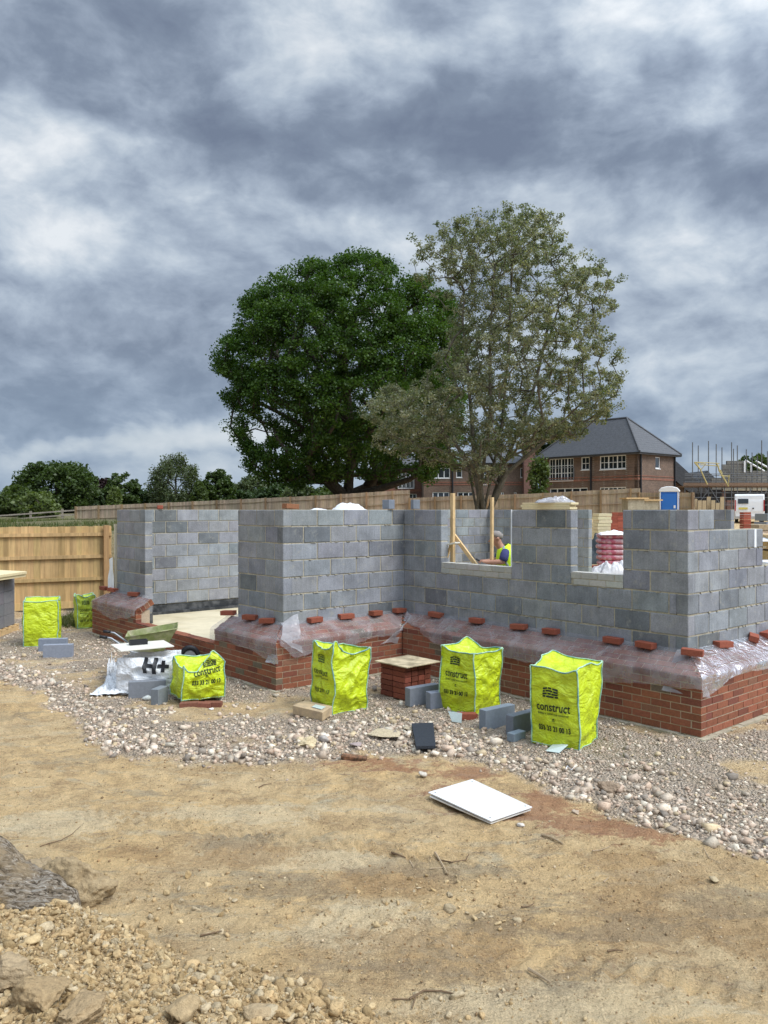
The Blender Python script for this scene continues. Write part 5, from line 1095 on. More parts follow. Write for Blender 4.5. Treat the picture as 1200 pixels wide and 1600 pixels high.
# ---------------------------------------------------------------- brick houses
def brickwork_mat(name, c1, c2, mort, sc=1.0):
    m = bpy.data.materials.new(name); m.use_nodes = True; t = m.node_tree; b = t.nodes['Principled BSDF']; b.inputs['Roughness'].default_value = .9
    co = t.nodes.new('ShaderNodeTexCoord').outputs['Object']; s = t.nodes.new('ShaderNodeSeparateXYZ'); t.links.new(co, s.inputs[0])
    c = t.nodes.new('ShaderNodeCombineXYZ'); t.links.new(mth(t, 'ADD', s.outputs[0], s.outputs[1]), c.inputs[0]); t.links.new(s.outputs[2], c.inputs[1])
    br = t.nodes.new('ShaderNodeTexBrick'); br.inputs['Scale'].default_value = 1.0*sc; br.inputs['Brick Width'].default_value = .225; br.inputs['Row Height'].default_value = .075; br.inputs['Mortar Size'].default_value = .010
    br.inputs['Color1'].default_value = c1+(1,); br.inputs['Color2'].default_value = c2+(1,); br.inputs['Mortar'].default_value = mort+(1,); t.links.new(c.outputs[0], br.inputs['Vector'])
    nz = noise(t, co, .8, 6, .65).outputs['Fac']; nf = noise(t, co, 7, 3, .6).outputs['Fac']
    o = mixc(t, 1.0, br.outputs['Color'], ramp(t, nz, [(.3, .8), (.7, 1.2)]), 'MULTIPLY'); o = mixc(t, 1.0, o, ramp(t, nf, [(.3, .8), (.7, 1.2)]), 'MULTIPLY'); t.links.new(o, b.inputs['Base Color']); return m
M_HB = brickwork_mat('brown_brickwork', (.105, .062, .044), (.165, .095, .062), (.20, .165, .13))
M_HR = brickwork_mat('red_brickwork', (.155, .06, .045), (.20, .078, .055), (.19, .15, .12))
M_BAND = brickwork_mat('orange_brick_band', (.28, .09, .05), (.23, .075, .045), (.22, .16, .12))
M_HBLK = brickwork_mat('grey_blockwork', (.135, .125, .11), (.18, .17, .145), (.21, .20, .175), sc=.34)
def roof_mat():
    m = bpy.data.materials.new('roof_tile'); m.use_nodes = True; t = m.node_tree; b = t.nodes['Principled BSDF']; b.inputs['Roughness'].default_value = .7
    co = t.nodes.new('ShaderNodeTexCoord').outputs['Object']; s = t.nodes.new('ShaderNodeSeparateXYZ'); t.links.new(co, s.inputs[0])
    fr = mth(t, 'FRACT', mth(t, 'MULTIPLY', s.outputs[2], 5.2)); nz = noise(t, co, 5, 4, .6).outputs['Fac']
    c = mixc(t, ramp(t, fr, [(.0, 0.0), (.12, 1.0)]), (.035, .036, .040), (.085, .088, .096)); c = mixc(t, 1.0, c, ramp(t, nz, [(.3, .8), (.7, 1.2)]), 'MULTIPLY'); t.links.new(c, b.inputs['Base Color'])
    bn = t.nodes.new('ShaderNodeBump'); bn.inputs['Distance'].default_value = .03; t.links.new(fr, bn.inputs['Height']); t.links.new(bn.outputs[0], b.inputs['Normal']); return m
M_ROOF = roof_mat()
M_FRAME = mat('window_frame_white', (.80, .80, .79), .5)
def facade(root, P, d, nout, length, z0, z1, th, wins, mt, name='wall'):
    """wall panel with real openings; wins = (t0, t1, za, zb, columns, rows, kind)"""
    mb = MB(); ts = sorted({0, length}|{w[0] for w in wins}|{w[1] for w in wins}); zs = sorted({z0, z1}|{w[2] for w in wins}|{w[3] for w in wins})
    for i in range(len(ts)-1):
        for j in range(len(zs)-1):
            tm, zm = (ts[i]+ts[i+1])/2, (zs[j]+zs[j+1])/2
            if any(w[0] < tm < w[1] and w[2] < zm < w[3] for w in wins): continue
            mb.box(P+d*ts[i]+V(0, 0, zs[j]-P.z), d*(ts[i+1]-ts[i]), -nout*th, V(0, 0, zs[j+1]-zs[j]))
    keep(mb.build(name, mt), root)
    for w in wins:
        a, b, za, zb, nc, nr = w[:6]; f = .07; o_ = P-nout*.05; mb = MB(); z_ = V(0, 0, za-P.z)
        mb.box(o_+d*a+z_, d*(b-a), -nout*.06, V(0, 0, f)); mb.box(o_+d*a+z_+V(0, 0, zb-za-f), d*(b-a), -nout*.06, V(0, 0, f))
        mb.box(o_+d*a+z_+V(0, 0, f), d*f, -nout*.06, V(0, 0, zb-za-2*f)); mb.box(o_+d*(b-f)+z_+V(0, 0, f), d*f, -nout*.06, V(0, 0, zb-za-2*f))
        for k in range(1, nc): mb.box(o_+d*(a+(b-a)*k/nc-f*.6)+z_+V(0, 0, f)+nout*.003, d*f*1.2, -nout*.055, V(0, 0, zb-za-2*f))
        for k in range(1, nr): mb.box(o_+d*(a+f)+z_+V(0, 0, (zb-za)*k/nr-.02)+nout*.001, d*(b-a-2*f), -nout*.045, V(0, 0, .04))
        for k in range(nc):
            if nr > 1: mb.box(o_+d*(a+(b-a)*(k+.5)/nc-.015)+z_+V(0, 0, f)-nout*.002, d*.03, -nout*.04, V(0, 0, zb-za-2*f))
        fr = mb.build('window', M_FRAME); keep(fr, root)
        mb = MB(); mb.box(o_+d*(a+f*.5)+z_+V(0, 0, f*.5)-nout*.03, d*(b-a-f), -nout*.01, V(0, 0, zb-za-f)); gl = mb.build('pane', M_GLASS); gl.parent = fr
        mb = MB(); mb.box(o_+d*(a-.03)+z_-V(0, 0, .06)+nout*.09, d*(b-a+.06), -nout*.14, V(0, 0, .058)); si = mb.build('sill', M_FRAME); si.parent = fr
        if len(w) > 6 and w[6] == 'juliet':
            mb = MB(); mb.box(o_+d*(a-.08)+nout*.16+V(0, 0, za+1.02-P.z), d*(b-a+.16), nout*.04, V(0, 0, .05)); mb.box(o_+d*(a-.08)+nout*.16+V(0, 0, za+.05-P.z), d*(b-a+.16), nout*.04, V(0, 0, .04)); 
            for k in (0, 1): mb.box(o_+d*(a-.08+(b-a+.12)*k)+nout*.05+V(0, 0, za+.04-P.z), d*.04, nout*.11, V(0, 0, 1.0))
            ju = mb.build('balcony_rail', M_STEEL); ju.parent = fr
def hip(root, P, u, v, lu, lv, ze, rise, ov=.35, ridge='u', name='roof', mt=None):
    """hipped roof over the rectangle P + u*lu + v*lv (v runs away from the front)"""
    P = V(P.x, P.y, 0); a = P-u*ov-v*ov; L1 = lu+2*ov; L2 = lv+2*ov; h = min(L1, L2)/2
    if L1 >= L2: r0, r1 = a+u*h+v*L2/2, a+u*(L1-h)+v*L2/2
    else: r0, r1 = a+u*L1/2+v*h, a+u*L1/2+v*(L2-h)
    cs = [a, a+u*L1, a+u*L1+v*L2, a+v*L2]; vs = [c+V(0, 0, ze) for c in cs]+[c+V(0, 0, ze-.16) for c in cs]+[r0+V(0, 0, ze+rise), r1+V(0, 0, ze+rise)]
    if L1 >= L2: fs = [(0, 1, 9, 8), (1, 2, 9), (2, 3, 8, 9), (3, 0, 8)]
    else: fs = [(0, 1, 8), (1, 2, 9, 8), (2, 3, 9), (3, 0, 8, 9)]
    fs += [(0, 4, 5, 1), (1, 5, 6, 2), (2, 6, 7, 3), (3, 7, 4, 0), (7, 6, 5, 4)]
    mb = MB(); mb.add(vs, fs); o = mb.build(name, mt or M_ROOF); keep(o, root)
    mb = MB()
    for i in range(4): mb.tube([vs[i]+(vs[i]-(r0+V(0, 0, ze)))*0+V(0, 0, -.05), vs[(i+1) % 4]+V(0, 0, -.05)], .055, 6)
    g_ = mb.build('gutter', M_BLACK); g_.parent = o
    mb = MB()
    prs = [(0, 8), (1, 9), (2, 9), (3, 8), (8, 9)] if L1 >= L2 else [(0, 8), (1, 8), (2, 9), (3, 9), (8, 9)]
    for i, j in prs: mb.tube([vs[i]+V(0, 0, .03), vs[j]+V(0, 0, .03)], .08, 6)
    g_ = mb.build('ridge_tiles', M_ROOF); g_.parent = o
    return o
def tz(P, d, px): k = (px-600)/F; return (P.x-k*P.y)/(k*d.y-d.x)
def zz(P, d, px, py): t = tz(P, d, px); q = P+d*t; return EYE+(796-py)/F*q.y
# right hand house
H1 = V(19.2, 60, 1.6); h1 = empty('detached_house', H1, 'brown brick two storey house with a dark hipped roof, right of the trees', 'house')
ze = EYE+90/F*60
def W_(P, d, x0, x1, y0, y1, nc, nr, kind=None):
    t0, t1 = sorted((tz(P, d, x0), tz(P, d, x1))); zc = ((P+d*((t0+t1)/2)).y); za, zb = EYE+(796-y1)/F*zc, EYE+(796-y0)/F*zc; return (t0, t1, za, zb, nc, nr)+((kind,) if kind else ())
LU1, LV1 = tz(H1, U_, 843), tz(H1, V_, 1055)
w1 = [W_(H1, U_, 937, 978, 711.5, 733, 3, 2), W_(H1, U_, 908, 921, 714, 734, 1, 2), W_(H1, U_, 858, 896, 716, 751, 4, 3, 'juliet'), W_(H1, U_, 937, 978, 761, 773, 3, 2), W_(H1, U_, 859, 918, 762.5, 786, 5, 1)]
facade(h1, H1, U_, -V_, LU1, 0.8, ze-.02, .3, w1, M_HB); facade(h1, H1+U_*.0, V_, -U_, LV1, 0.8, ze-.02, .3, [W_(H1, V_, 1024, 1031.5, 714, 732, 1, 1)], M_HB)
mb = MB(); mb.box(H1+U_*.35+V_*(LV1)+V(0, 0, -.8), U_*(LU1-.35), V_*.3, V(0, 0, ze-.8)); mb.box(H1+U_*(LU1-.3)+V_*.32+V(0, 0, -.8), U_*.3, V_*(LV1-.34), V(0, 0, ze-.8)); mb.box(H1+U_*.02+V_*.31+V(0, 0, ze-.12-H1.z), U_*LU1*.98, V_*(LV1-.32), V(0, 0, .05)); keep(mb.build('wall', M_HB), h1)
hip(h1, H1, U_, V_, LU1, LV1, ze, 3.0)
for (P, d, no, ln) in ((H1, U_, -V_, LU1), (H1, V_, -U_, LV1)):
    for zb, hb_ in ((EYE+(796-748)/F*60-.06, .16), (EYE+(796-748)/F*60+.22, .07)):
        mb = MB(); mb.box(V(P.x, P.y, zb)+no*.0, d*ln, no*.03, V(0, 0, hb_)); keep(mb.build('brick_band', M_BAND), h1)
for (P, d, no, px) in ((H1, U_, -V_, 924), (H1, V_, -U_, 1000), (H1, V_, -U_, 1053)):
    t = tz(P, d, px); mb = MB(); mb.tube([P+d*t+no*.08+V(0, 0, -.8), P+d*t+no*.08+V(0, 0, ze-P.z-.1)], .07, 6); keep(mb.build('downpipe', M_BLACK), h1)
# lower wing behind, with its long sloping roof
H1b = V(24.9, 66, 1.6); hw = empty('garage_wing', H1b, 'low brick wing with a long dark sloping roof behind the brown house', 'house')
def at_(px, py, Y): return at(px, py, Y)
r_ = [at_(1040, 712, 66), at_(1058, 722, 66), at_(1112, 770, 66), at_(1085, 770, 66), at_(1046, 737, 66)]
mb = MB(); mb.add([at_(1030, 710, 66), at_(1057, 721, 66), at_(1113, 772, 66), at_(1076, 768, 66), at_(1040, 737, 66)]+[p+V(.0, 5.5, .6) for p in (at_(1030, 710, 66), at_(1057, 721, 66), at_(1113, 772, 66), at_(1076, 768, 66), at_(1040, 737, 66))], [(0, 1, 2, 3, 4), (9, 8, 7, 6, 5), (0, 5, 6, 1), (1, 6, 7, 2), (2, 7, 8, 3), (3, 8, 9, 4), (4, 9, 5, 0)]); keep(mb.build('roof', M_ROOF), hw)
mb = MB(); p0 = at_(1030, 740, 66.3); p1 = at_(1040, 740, 66.3); p2 = at_(1078, 771, 66.3); p3 = at_(1090, 800, 66.3); mb.prism([(p.x, p.z) for p in (V(p0.x, 0, .5), V(p0.x, 0, p0.z), p1, p2, V(p2.x+1.6, 0, p2.z-1.2), V(p2.x+1.6, 0, .5))], V(0, 66.3, 0), V(1, 0, 0), V(0, 0, 1), V(0, 4.5, 0)); keep(mb.build('wall', M_HB), hw)
# distant dark gabled house behind the scaffold
hx = empty('far_house', at(1105, 790, 95), 'distant dark roofed house showing between scaffold poles', 'house')
mb = MB(); q = at(1105, 735, 95); mb.prism([(-3.4, -3.2), (0, 0), (3.4, -3.2)], V(q.x, 95, q.z), V(1, 0, 0), V(0, 0, 1), V(0, 6, 0)); keep(mb.build('roof', M_ROOF), hx)
mb = MB(); mb.box((q.x-3, 95.3, 1.5), (6, 0, 0), (0, 5, 0), (0, 0, q.z-3.15-1.5)); keep(mb.build('wall', M_HB), hx)
mb = MB(); mb.box((q.x-1.6, 94.9, q.z-3.0), (3.0, 0, 0), (0, .3, 0), (0, 0, 1.3)); keep(mb.build('dormer', M_BLACK), hx)
# middle house and the redder one left of it
X_ = V(1, 0, 0); Yp = V(0, 1, 0)
H2 = V((662-600)/F*80, 80, 1.6); h2 = empty('detached_house', H2, 'brown brick house with chimney half hidden behind the trees', 'house'); L2_ = (838-662)/F*80; ze2 = EYE+73/F*80
w2 = [W_(H2, X_, 676, 703, 731, 747, 3, 1), W_(H2, X_, 713, 722, 730, 746, 1, 1), W_(H2, X_, 752, 761, 726, 757, 1, 2), W_(H2, X_, 813, 818.5, 731, 746, 1, 1), W_(H2, X_, 676, 702, 769, 784, 3, 1), W_(H2, X_, 715, 741, 769, 784, 3, 1), W_(H2, X_, 783, 787, 769, 777, 1, 1), W_(H2, X_, 803, 807, 769, 777, 1, 1)]
facade(h2, H2, X_, -Yp, L2_, .8, ze2-.02, .3, w2, M_HB)
mb = MB(); mb.box(H2+Yp*.3+V(0, 0, -.8), X_*.3, Yp*8, V(0, 0, ze2-.84)); mb.box(H2+Yp*.3+X_*(L2_-.3)+V(0, 0, -.8), X_*.3, Yp*8, V(0, 0, ze2-.84)); keep(mb.build('wall', M_HB), h2)
hip(h2, H2+X_*3.2, X_, Yp, L2_-3.9, 8.3, ze2, 2.5)
hip(h2, H2+X_*.2, X_, Yp, 2.6, 8.3, ze2-.02, 1.4)
for zb in (EYE+(796-758)/F*80, EYE+(796-754.5)/F*80): mb = MB(); mb.box(V(H2.x, H2.y-.03, zb), X_*L2_, Yp*.03, V(0, 0, .12)); keep(mb.build('brick_band', M_BAND), h2)
mb = MB(); mb.tube([V((707-600)/F*80, 79.9, .8), V((707-600)/F*80, 79.9, ze2)], .09, 6); keep(mb.build('downpipe', M_BLACK), h2)
q = at(826, 688, 79.4); mb = MB(); mb.box((q.x-.55, 78.9, .8), (1.1, 0, 0), (0, .98, 0), (0, 0, q.z-.8)); mb.box((q.x-.65, 78.8, q.z-.02), (1.3, 0, 0), (0, 1.2, 0), (0, 0, .22)); mb.box((q.x-.85, 78.95, .8), (1.7, 0, 0), (0, .8, 0), (0, 0, 3.0)); keep(mb.build('chimney', M_HR), h2)
mb = MB(); 
for dx in (-.28, .28): mb.tube([(q.x+dx, 79.4, q.z+.1), (q.x+dx, 79.4, q.z+.55)], .13, 8)
keep(mb.build('chimney_pots', M_BRICK), h2)
H3 = V((586-600)/F*84, 84, 1.6); h3 = empty('detached_house', H3, 'red brick house seen under the oak branches', 'house'); L3_ = (661-586)/F*84
w3 = [W_(H3, X_, 622, 647, 739, 763, 4, 2, 'juliet'), W_(H3, X_, 594, 607, 772, 784, 2, 1), W_(H3, X_, 614, 651, 771.5, 784, 6, 1)]
ze3 = EYE+68/F*84; facade(h3, H3, X_, -Yp, L3_, .8, ze3, .3, w3, M_HR)
mb = MB(); mb.box(H3+Yp*.3+V(0, 0, -.8), X_*.3, Yp*7.5, V(0, 0, ze3-.84)); mb.box(H3+Yp*.3+X_*(L3_-.3)+V(0, 0, -.8), X_*.3, Yp*7.5, V(0, 0, ze3-.84)); keep(mb.build('wall', M_HR), h3)
hip(h3, H3, X_, Yp, L3_, 7.8, ze3+.03, 2.4)
mb = MB(); mb.box(V(H3.x, H3.y-.03, EYE+(796-768)/F*84), X_*L3_, Yp*.03, V(0, 0, .25)); keep(mb.build('brick_band', M_BAND), h3)
mb = MB(); mb.tube([V((660-600)/F*83.9, 83.9, .8), V((660-600)/F*83.9, 83.9, ze3)], .09, 6); keep(mb.build('downpipe', M_BLACK), h3)
# ---------------------------------------------------------------- block building with scaffold
S0 = at(1135, 800, 62); sb = empty('block_house_under_construction', (S0.x, 62, 1.65), 'half built grey block house with stepped gable behind the scaffold', 'house')
def bx(root, name, x0, x1, y0, y1, Y, dep, m_, z0=None):
    a, b = at(x0, y1, Y), at(x1, y0, Y); mb = MB(); zb = a.z if z0 is None else z0; mb.box((a.x, Y, zb), (b.x-a.x, 0, 0), (0, dep, 0), (0, 0, b.z-zb)); return keep(mb.build(name, m_), root)
M_SHADE = mat('painted_opening_shade', (.012, .010, .010), .9)
bx(sb, 'wall', 1129, 1235, 735.5, 765, 62, .25, M_HBLK); bx(sb, 'wall', 1129, 1162, 725.5, 735.7, 62.02, .25, M_HBLK)
bx(sb, 'gable', 1136, 1163, 720, 725.6, 62.0, .22, M_HBLK)
bx(sb, 'wall', 1112, 1129, 747, 765, 62, .25, M_HBLK); bx(sb, 'wall', 1129, 1134, 764, 800, 62, .25, M_HR, 1.5)
bx(sb, 'door_frame', 1162.5, 1165, 720, 738, 61.9, .1, M_WHITE); bx(sb, 'door_frame', 1173, 1175, 725, 738, 61.9, .1, M_WHITE)
bx(sb, 'rear_wall', 1060, 1240, 764.5, 800, 70, .2, M_SHADE, 1.5); bx(sb, 'inner_wall', 1136, 1160, 781, 800, 66, .25, M_HR, 1.5)  # rear wall near black: the shade inside the opening is put into its colour
bx(sb, 'lintel', 1130, 1235, 763.2, 766.5, 61.98, .3, M_CONC)
mb = MB(); a, b = at(1164, 719, 61.5), at(1194, 736, 61.5); mb.tube([a, b], .07, 6); a, b = at(1181, 720, 62.5), at(1204, 733, 62.5); mb.tube([a, b], .07, 6); keep(mb.build('roof_timber', M_WHITE), sb)
sc = empty('scaffold', at(1060, 800, 60), 'grey steel tube scaffold with a brown plank deck round the block house', 'scaffold')
M_DECK = mat('scaffold_plank', (.19, .125, .085), .9, var=.25, vscale=3)
a, b = at(1066, 760.5, 59), at(1240, 760.5, 59); mb = MB(); mb.box((a.x, 58.8, a.z), (b.x-a.x, 0, 0), (0, 2.2, 0), (0, 0, .06)); mb.box((a.x, 58.75, a.z+.07), (b.x-a.x, 0, 0), (0, .04, 0), (0, 0, .22)); keep(mb.build('deck', M_DECK), sc)
zg0 = 1.6
for i, (px, py) in enumerate(((1070, 752), (1082, 691), (1095, 748), (1107, 689), (1119, 694), (1132, 750), (1143, 691), (1152, 696), (1172, 752), (1190, 688), (1210, 699), (1228, 690))):
    p = at(px, py, 58.9); mb = MB(); mb.tube([(p.x, 58.9, zg0), (p.x, 58.9, p.z)], .035, 6); keep(mb.build('pole', M_TUBE), sc)
for i, (px, py) in enumerate(((1091, 696), (1128, 699), (1146, 701), (1166, 702), (1183, 712), (1175, 707), (1199, 705), (1100, 760), (1112, 758))):
    p = at(px, py, 61.0); mb = MB(); mb.tube([(p.x, 61.0, zg0), (p.x, 61.0, p.z)], .035, 6); keep(mb.build('pole', M_TUBE), sc)
for (x0, x1, y_, Y) in ((1070, 1240, 740.5, 58.85), (1070, 1240, 747, 58.85), (1070, 1240, 753, 60.9), (1070, 1240, 743, 60.95), (1064, 1240, 781, 60.9), (1064, 1240, 789, 58.9), (1086, 1240, 770, 59.0), (1076, 1240, 777.5, 58.85), (1060, 1150, 786, 59.0), (1078, 1150, 769, 60.9)):
    a, b = at(x0, y_, Y), at(x1, y_, Y); mb = MB(); mb.tube([a, b], .032, 6); keep(mb.build('ledger', M_TUBE), sc)
for (x0, y0, x1, y1) in ((1068, 795, 1082, 766), (1085, 795, 1107, 766), (1110, 764, 1130, 795), (1150, 795, 1175, 764), (1200, 764, 1178, 795)):
    a, b = at(x0, y0, 58.8), at(x1, y1, 58.8); mb = MB(); mb.tube([a, b], .03, 6); keep(mb.build('brace', M_TUBE), sc)
gate = empty('loading_gate', at(1086, 760, 58.5), 'yellow steel loading gate frame raised on the scaffold deck', 'gate')
M_YEL = mat('yellow_paint', (.42, .35, .15), .6, var=.2)
for s_ in (-.4, .4):
    mb = MB(); mb.tube([at(1086+s_*3, 722, 58.5+s_), at(1094, 733, 58.5+s_), at(1105, 757, 58.5+s_)], .05, 6); mb.tube([at(1124+s_*3, 734, 58.5+s_), at(1138, 760, 58.5+s_), at(1139, 742, 58.5+s_)], .05, 6); mb.tube([at(1086, 722, 58.5+s_), at(1103, 725, 58.5+s_), at(1094, 735, 58.5+s_)], .04, 6); mb.tube([at(1120, 724, 58.5+s_), at(1124, 735, 58.5+s_)], .05, 6); keep(mb.build('side_frame', M_YEL), gate)
for (a, b) in (((1086, 722), (1124, 724)), ((1094, 726), (1124, 728)), ((1124, 743), (1139, 744))):
    mb = MB(); mb.tube([at(*a, 58.1), at(*b, 58.1)], .035, 6); keep(mb.build('rail', M_YEL), gate)
# tan hoarding and clutter under the scaffold
bxh = empty('sheet_pile', (at(1095, 790, 57).x, 57, 1.6), 'tan timber panels stacked under the scaffold', 'panels')
for i in range(9):
    p = at(1069+i*7, 784+random.uniform(-8, 4), 57+random.uniform(0, .8)); mb = MB(); mb.box((p.x, p.y, 1.5), (.30, .05, 0), (0, .06, 0), (.03, 0, p.z-1.5)); keep(mb.build('panel', mat('tan_ply', (.36, .28, .17), .9, var=.2) if i == 0 else bpy.data.materials['tan_ply']), bxh)
# ---------------------------------------------------------------- portable toilet
M_BLUE = mat('blue_plastic', (.03, .15, .50), .45, var=.08, vscale=4)
q = at(1046, 760, 45); zt = EYE+(796-761)/F*45; zb = float(Zt(q.x, 45)); tl = empty('portable_toilet', (q.x, 45, zb), 'blue portable toilet with a white domed roof behind the near wall', 'portable toilet', None, R(-22))
H_ = 2.15; zb2 = zt+.0-H_
mb = MB(); mb.box((-.5, -.5, 0), (1.0, 0, 0), (0, 1.0, 0), (0, 0, H_-.25+zb2-zb)); o = mb.build('cabin', M_BLUE, bevel=.03); o.parent = tl
hh = zt-zb
mb = MB()
for i in range(7): 
    pass
mb.prism([(-.55, hh-.28), (-.55, hh-.18), (-.42, hh-.04), (-.15, hh+.03), (.15, hh+.03), (.42, hh-.04), (.55, hh-.18), (.55, hh-.28)], V(0, -.55, 0), V(1, 0, 0), V(0, 0, 1), V(0, 1.1, 0)); o = mb.build('roof', M_WHITE, bevel=.03); o.parent = tl
mb = MB(); mb.box((-.38, -.53, .1), (.76, 0, 0), (0, .03, 0), (0, 0, hh-.5)); o = mb.build('door', mat('blue_door', (.035, .17, .54), .4), bevel=.03); o.parent = tl
mb = MB(); mb.box((.24, -.56, hh-1.2), (.10, 0, 0), (0, .03, 0), (0, 0, .16)); h_ = mb.build('door_handle', M_WHITE); h_.parent = o
for x_ in (-.5, .44):
    mb = MB(); mb.box((x_, -.535, .0), (.06, 0, 0), (0, .03, 0), (0, 0, hh-.3)); o = mb.build('corner_post', M_WHITE); o.parent = tl
for k in range(3):
    mb = MB(); mb.box((.505, -.3, hh-.62+k*.1), (.012, 0, 0), (0, .6, 0), (0, 0, .05)); o = mb.build('vent', M_WHITE); o.parent = tl
# site clutter seen over the wall top and through the smaller window gap
def pile(name, px, py, Y, w, d, n, hl, m_, label, cat, rz=0, jit=.04, group=None, parts=None):
    q = at(px, py, Y); root = empty(name, (q.x, Y, q.z), label, cat, group, R(rz)); mb = MB()
    for k in range(n): mb.box(V(-w/2+random.uniform(-jit, jit), -d/2+random.uniform(-jit, jit), k*hl), V(w, 0, 0), V(0, d, 0), V(0, 0, hl*.86), rc((1, 1, 1), .08))
    o = mb.build('stacked_'+(parts or 'boards'), m_, bevel=.004); o.parent = root; return root
M_INSA = mat('insulation_stack', (.74, .64, .40), .8, attr=True, var=.08)
M_PLY = mat('plywood', (.42, .34, .22), .9, attr=True, var=.15)
def crate(px0, px1, py0, py1, Y, label):
    a, b = at(px0, py1, Y), at(px1, py0, Y); z0 = float(Zt(a.x, Y)); root = empty('crate', (a.x, Y, z0), label, 'crate'); mb = MB(); mb.box((0, 0, 0), (b.x-a.x, 0, 0), (0, 1.0, 0), (0, 0, b.z-z0-.12)); o = mb.build('side_panels', M_CONC, bevel=.01); o.parent = root
    mb = MB(); mb.box((-.1, -.1, b.z-z0-.115), (b.x-a.x+.3, 0, 0), (0, 1.2, 0), (0, 0, .07)); o = mb.build('lid', M_TIMB); o.parent = root
crate(981, 1007, 776, 800, 40, 'tan wooden crate with an overhanging lid left of the blue toilet')
crate(1006, 1029, 779, 800, 43, 'rougher tan crate between the lidded crate and the blue toilet')
# pile of bricks and bags behind the opening in the rear wall
q = at(941, 836, 27); r0 = empty('insulation_stack', (q.x, 27, float(Zt(q.x, 27))), 'tall stack of cream insulation boards seen through the smaller window gap', 'insulation'); zt_ = EYE-(799-796)/F*27
mb = MB(); z_ = 0; k = 0
while z_ < zt_-r0.location.z-.08: mb.box((-.22+random.uniform(-.03, .03), -.3, z_), (.44, 0, 0), (0, .8, 0), (0, 0, .10), rc((1, 1, 1), .08)); z_ += .112
o = mb.build('boards', M_INSA, bevel=.004); o.parent = r0
def brickpile(px, Y, ztop, w, nz, label, seed=0):
    q = at(px, 800, Y); z0 = float(Zt(q.x, Y)); nzz = max(2, int((ztop-z0)/.067)); nx = int(w/.22); small_stack('brick_pile', V(q.x, Y, z0), .15*seed, nx, 3, nzz, label, 'bricks', colf=lambda: rc((.30, .08, .05), .2))
brickpile(958, 30, EYE-9/F*30, .75, 0, 'red brick pack behind the pink bags, seen through the smaller window gap', 1)
brickpile(974, 31.5, EYE-4/F*31.5, .9, 0, 'second red brick pack right of the first, beside the dark netting', -1)
heap('dark_tarpaulin', (at(936, 830, 24.5).x-.1, 24.5, .55), .95, .6, .95, 'dark green grey tarpaulin draped over a heap behind the shell', mat('dark_tarp', (.035, .045, .05), .6), seed=11, cat='tarpaulin')
heap('dark_tarpaulin', (at(984, 830, 26).x, 26, .55), .8, .5, 1.15, 'black netting heap at the right of the brick packs', mat('black_net', (.02, .022, .024), .8), seed=13, cat='tarpaulin')
M_PINK = mat('pink_paper', (.40, .09, .13), .6, var=.15, vscale=5, second=(.55, .42, .42)); 
def softbag(name, c, L_, W__, H__, rz, m_, label, cat='cement bag', group='pink cement bags', parent=None):
    v = IV2.copy(); v = np.sign(v)*np.abs(v)**.55; v = v*np.array([L_/2, W__/2, H__/2]); nn = fbm(v[:, 0]*7+c[0], v[:, 1]*7, v[:, 2]*9, 3); v[:, 2] *= 1+.25*nn
    o = mesh_np(name, v, IF2, m_, smooth=True); o.location = c; o.rotation_euler = (0, random.uniform(-.04, .04), rz); return tag(o, label, cat, group)
q = at(959, 868, 22)
for k, lb in enumerate(('lowest', 'second', 'third', 'fourth', 'fifth', 'top')):
    softbag('cement_bag', (q.x+random.uniform(-.03, .03), 22+.1, .82+.15*k), .85, .5, .17, random.uniform(-.05, .05), M_PINK, '%s pink cement bag of the stack seen through the smaller window gap' % lb)
heap('plastic_wrap', (q.x, 22.05, 1.60), .42, .28, .14, 'clear wrap over the top of the pink cement bags', seed=15)
mb = MB()
for k in range(3): mb.box((-.5+.45*k, -.5, 0), (.1, 0, 0), (0, 1.0, 0), (0, 0, .5))
mb.box((-.5, -.5, .5), (1.05, 0, 0), (0, 1.0, 0), (0, 0, .14)); o = mb.build('timber_pallet', M_TIMB); o.location = (q.x, 22.1, .1); tag(o, 'raised timber pallet under the pink cement bags', 'pallet')
for i, (px, py, Y, s_, lb) in enumerate(((943, 884, 20.2, .42, 'crumpled clear plastic heap left, below the pink bags'), (957, 880, 20.0, .42, 'tallest crumpled clear plastic heap in front of the pink bags'), (972, 882, 20.4, .45, 'crumpled clear plastic heap right, next to the pier edge'))):
    c_ = at(px, py+6, Y); heap('plastic_wrap', (c_.x, Y, .55), s_*.95, .4, max(.1, EYE-(py-6-796)/F*Y-.55), lb, mat('dirty_clear_plastic', (.62, .60, .60), .3, var=.1) if i == 0 else bpy.data.materials['dirty_clear_plastic'], seed=20+i, wr=.35, p=2.0)
small_stack('brick_pile', V(at(955, 880, 20.5).x, 20.7, .1), .1, 5, 2, 11, 'low pack of dark red bricks under the crumpled plastic', 'bricks', colf=lambda: rc((.22, .05, .035), .2))
c_ = at(962, 893, 18.3); bag((c_.x, 18.6, .32), .1, .7, .5, .45, (.44, .42, .44, .46), 'yellow bag lying low behind the opening in the rear wall', seed=30, sag=.02, dip=.05, wr=.03)
bpy.data.objects[-1] if False else None
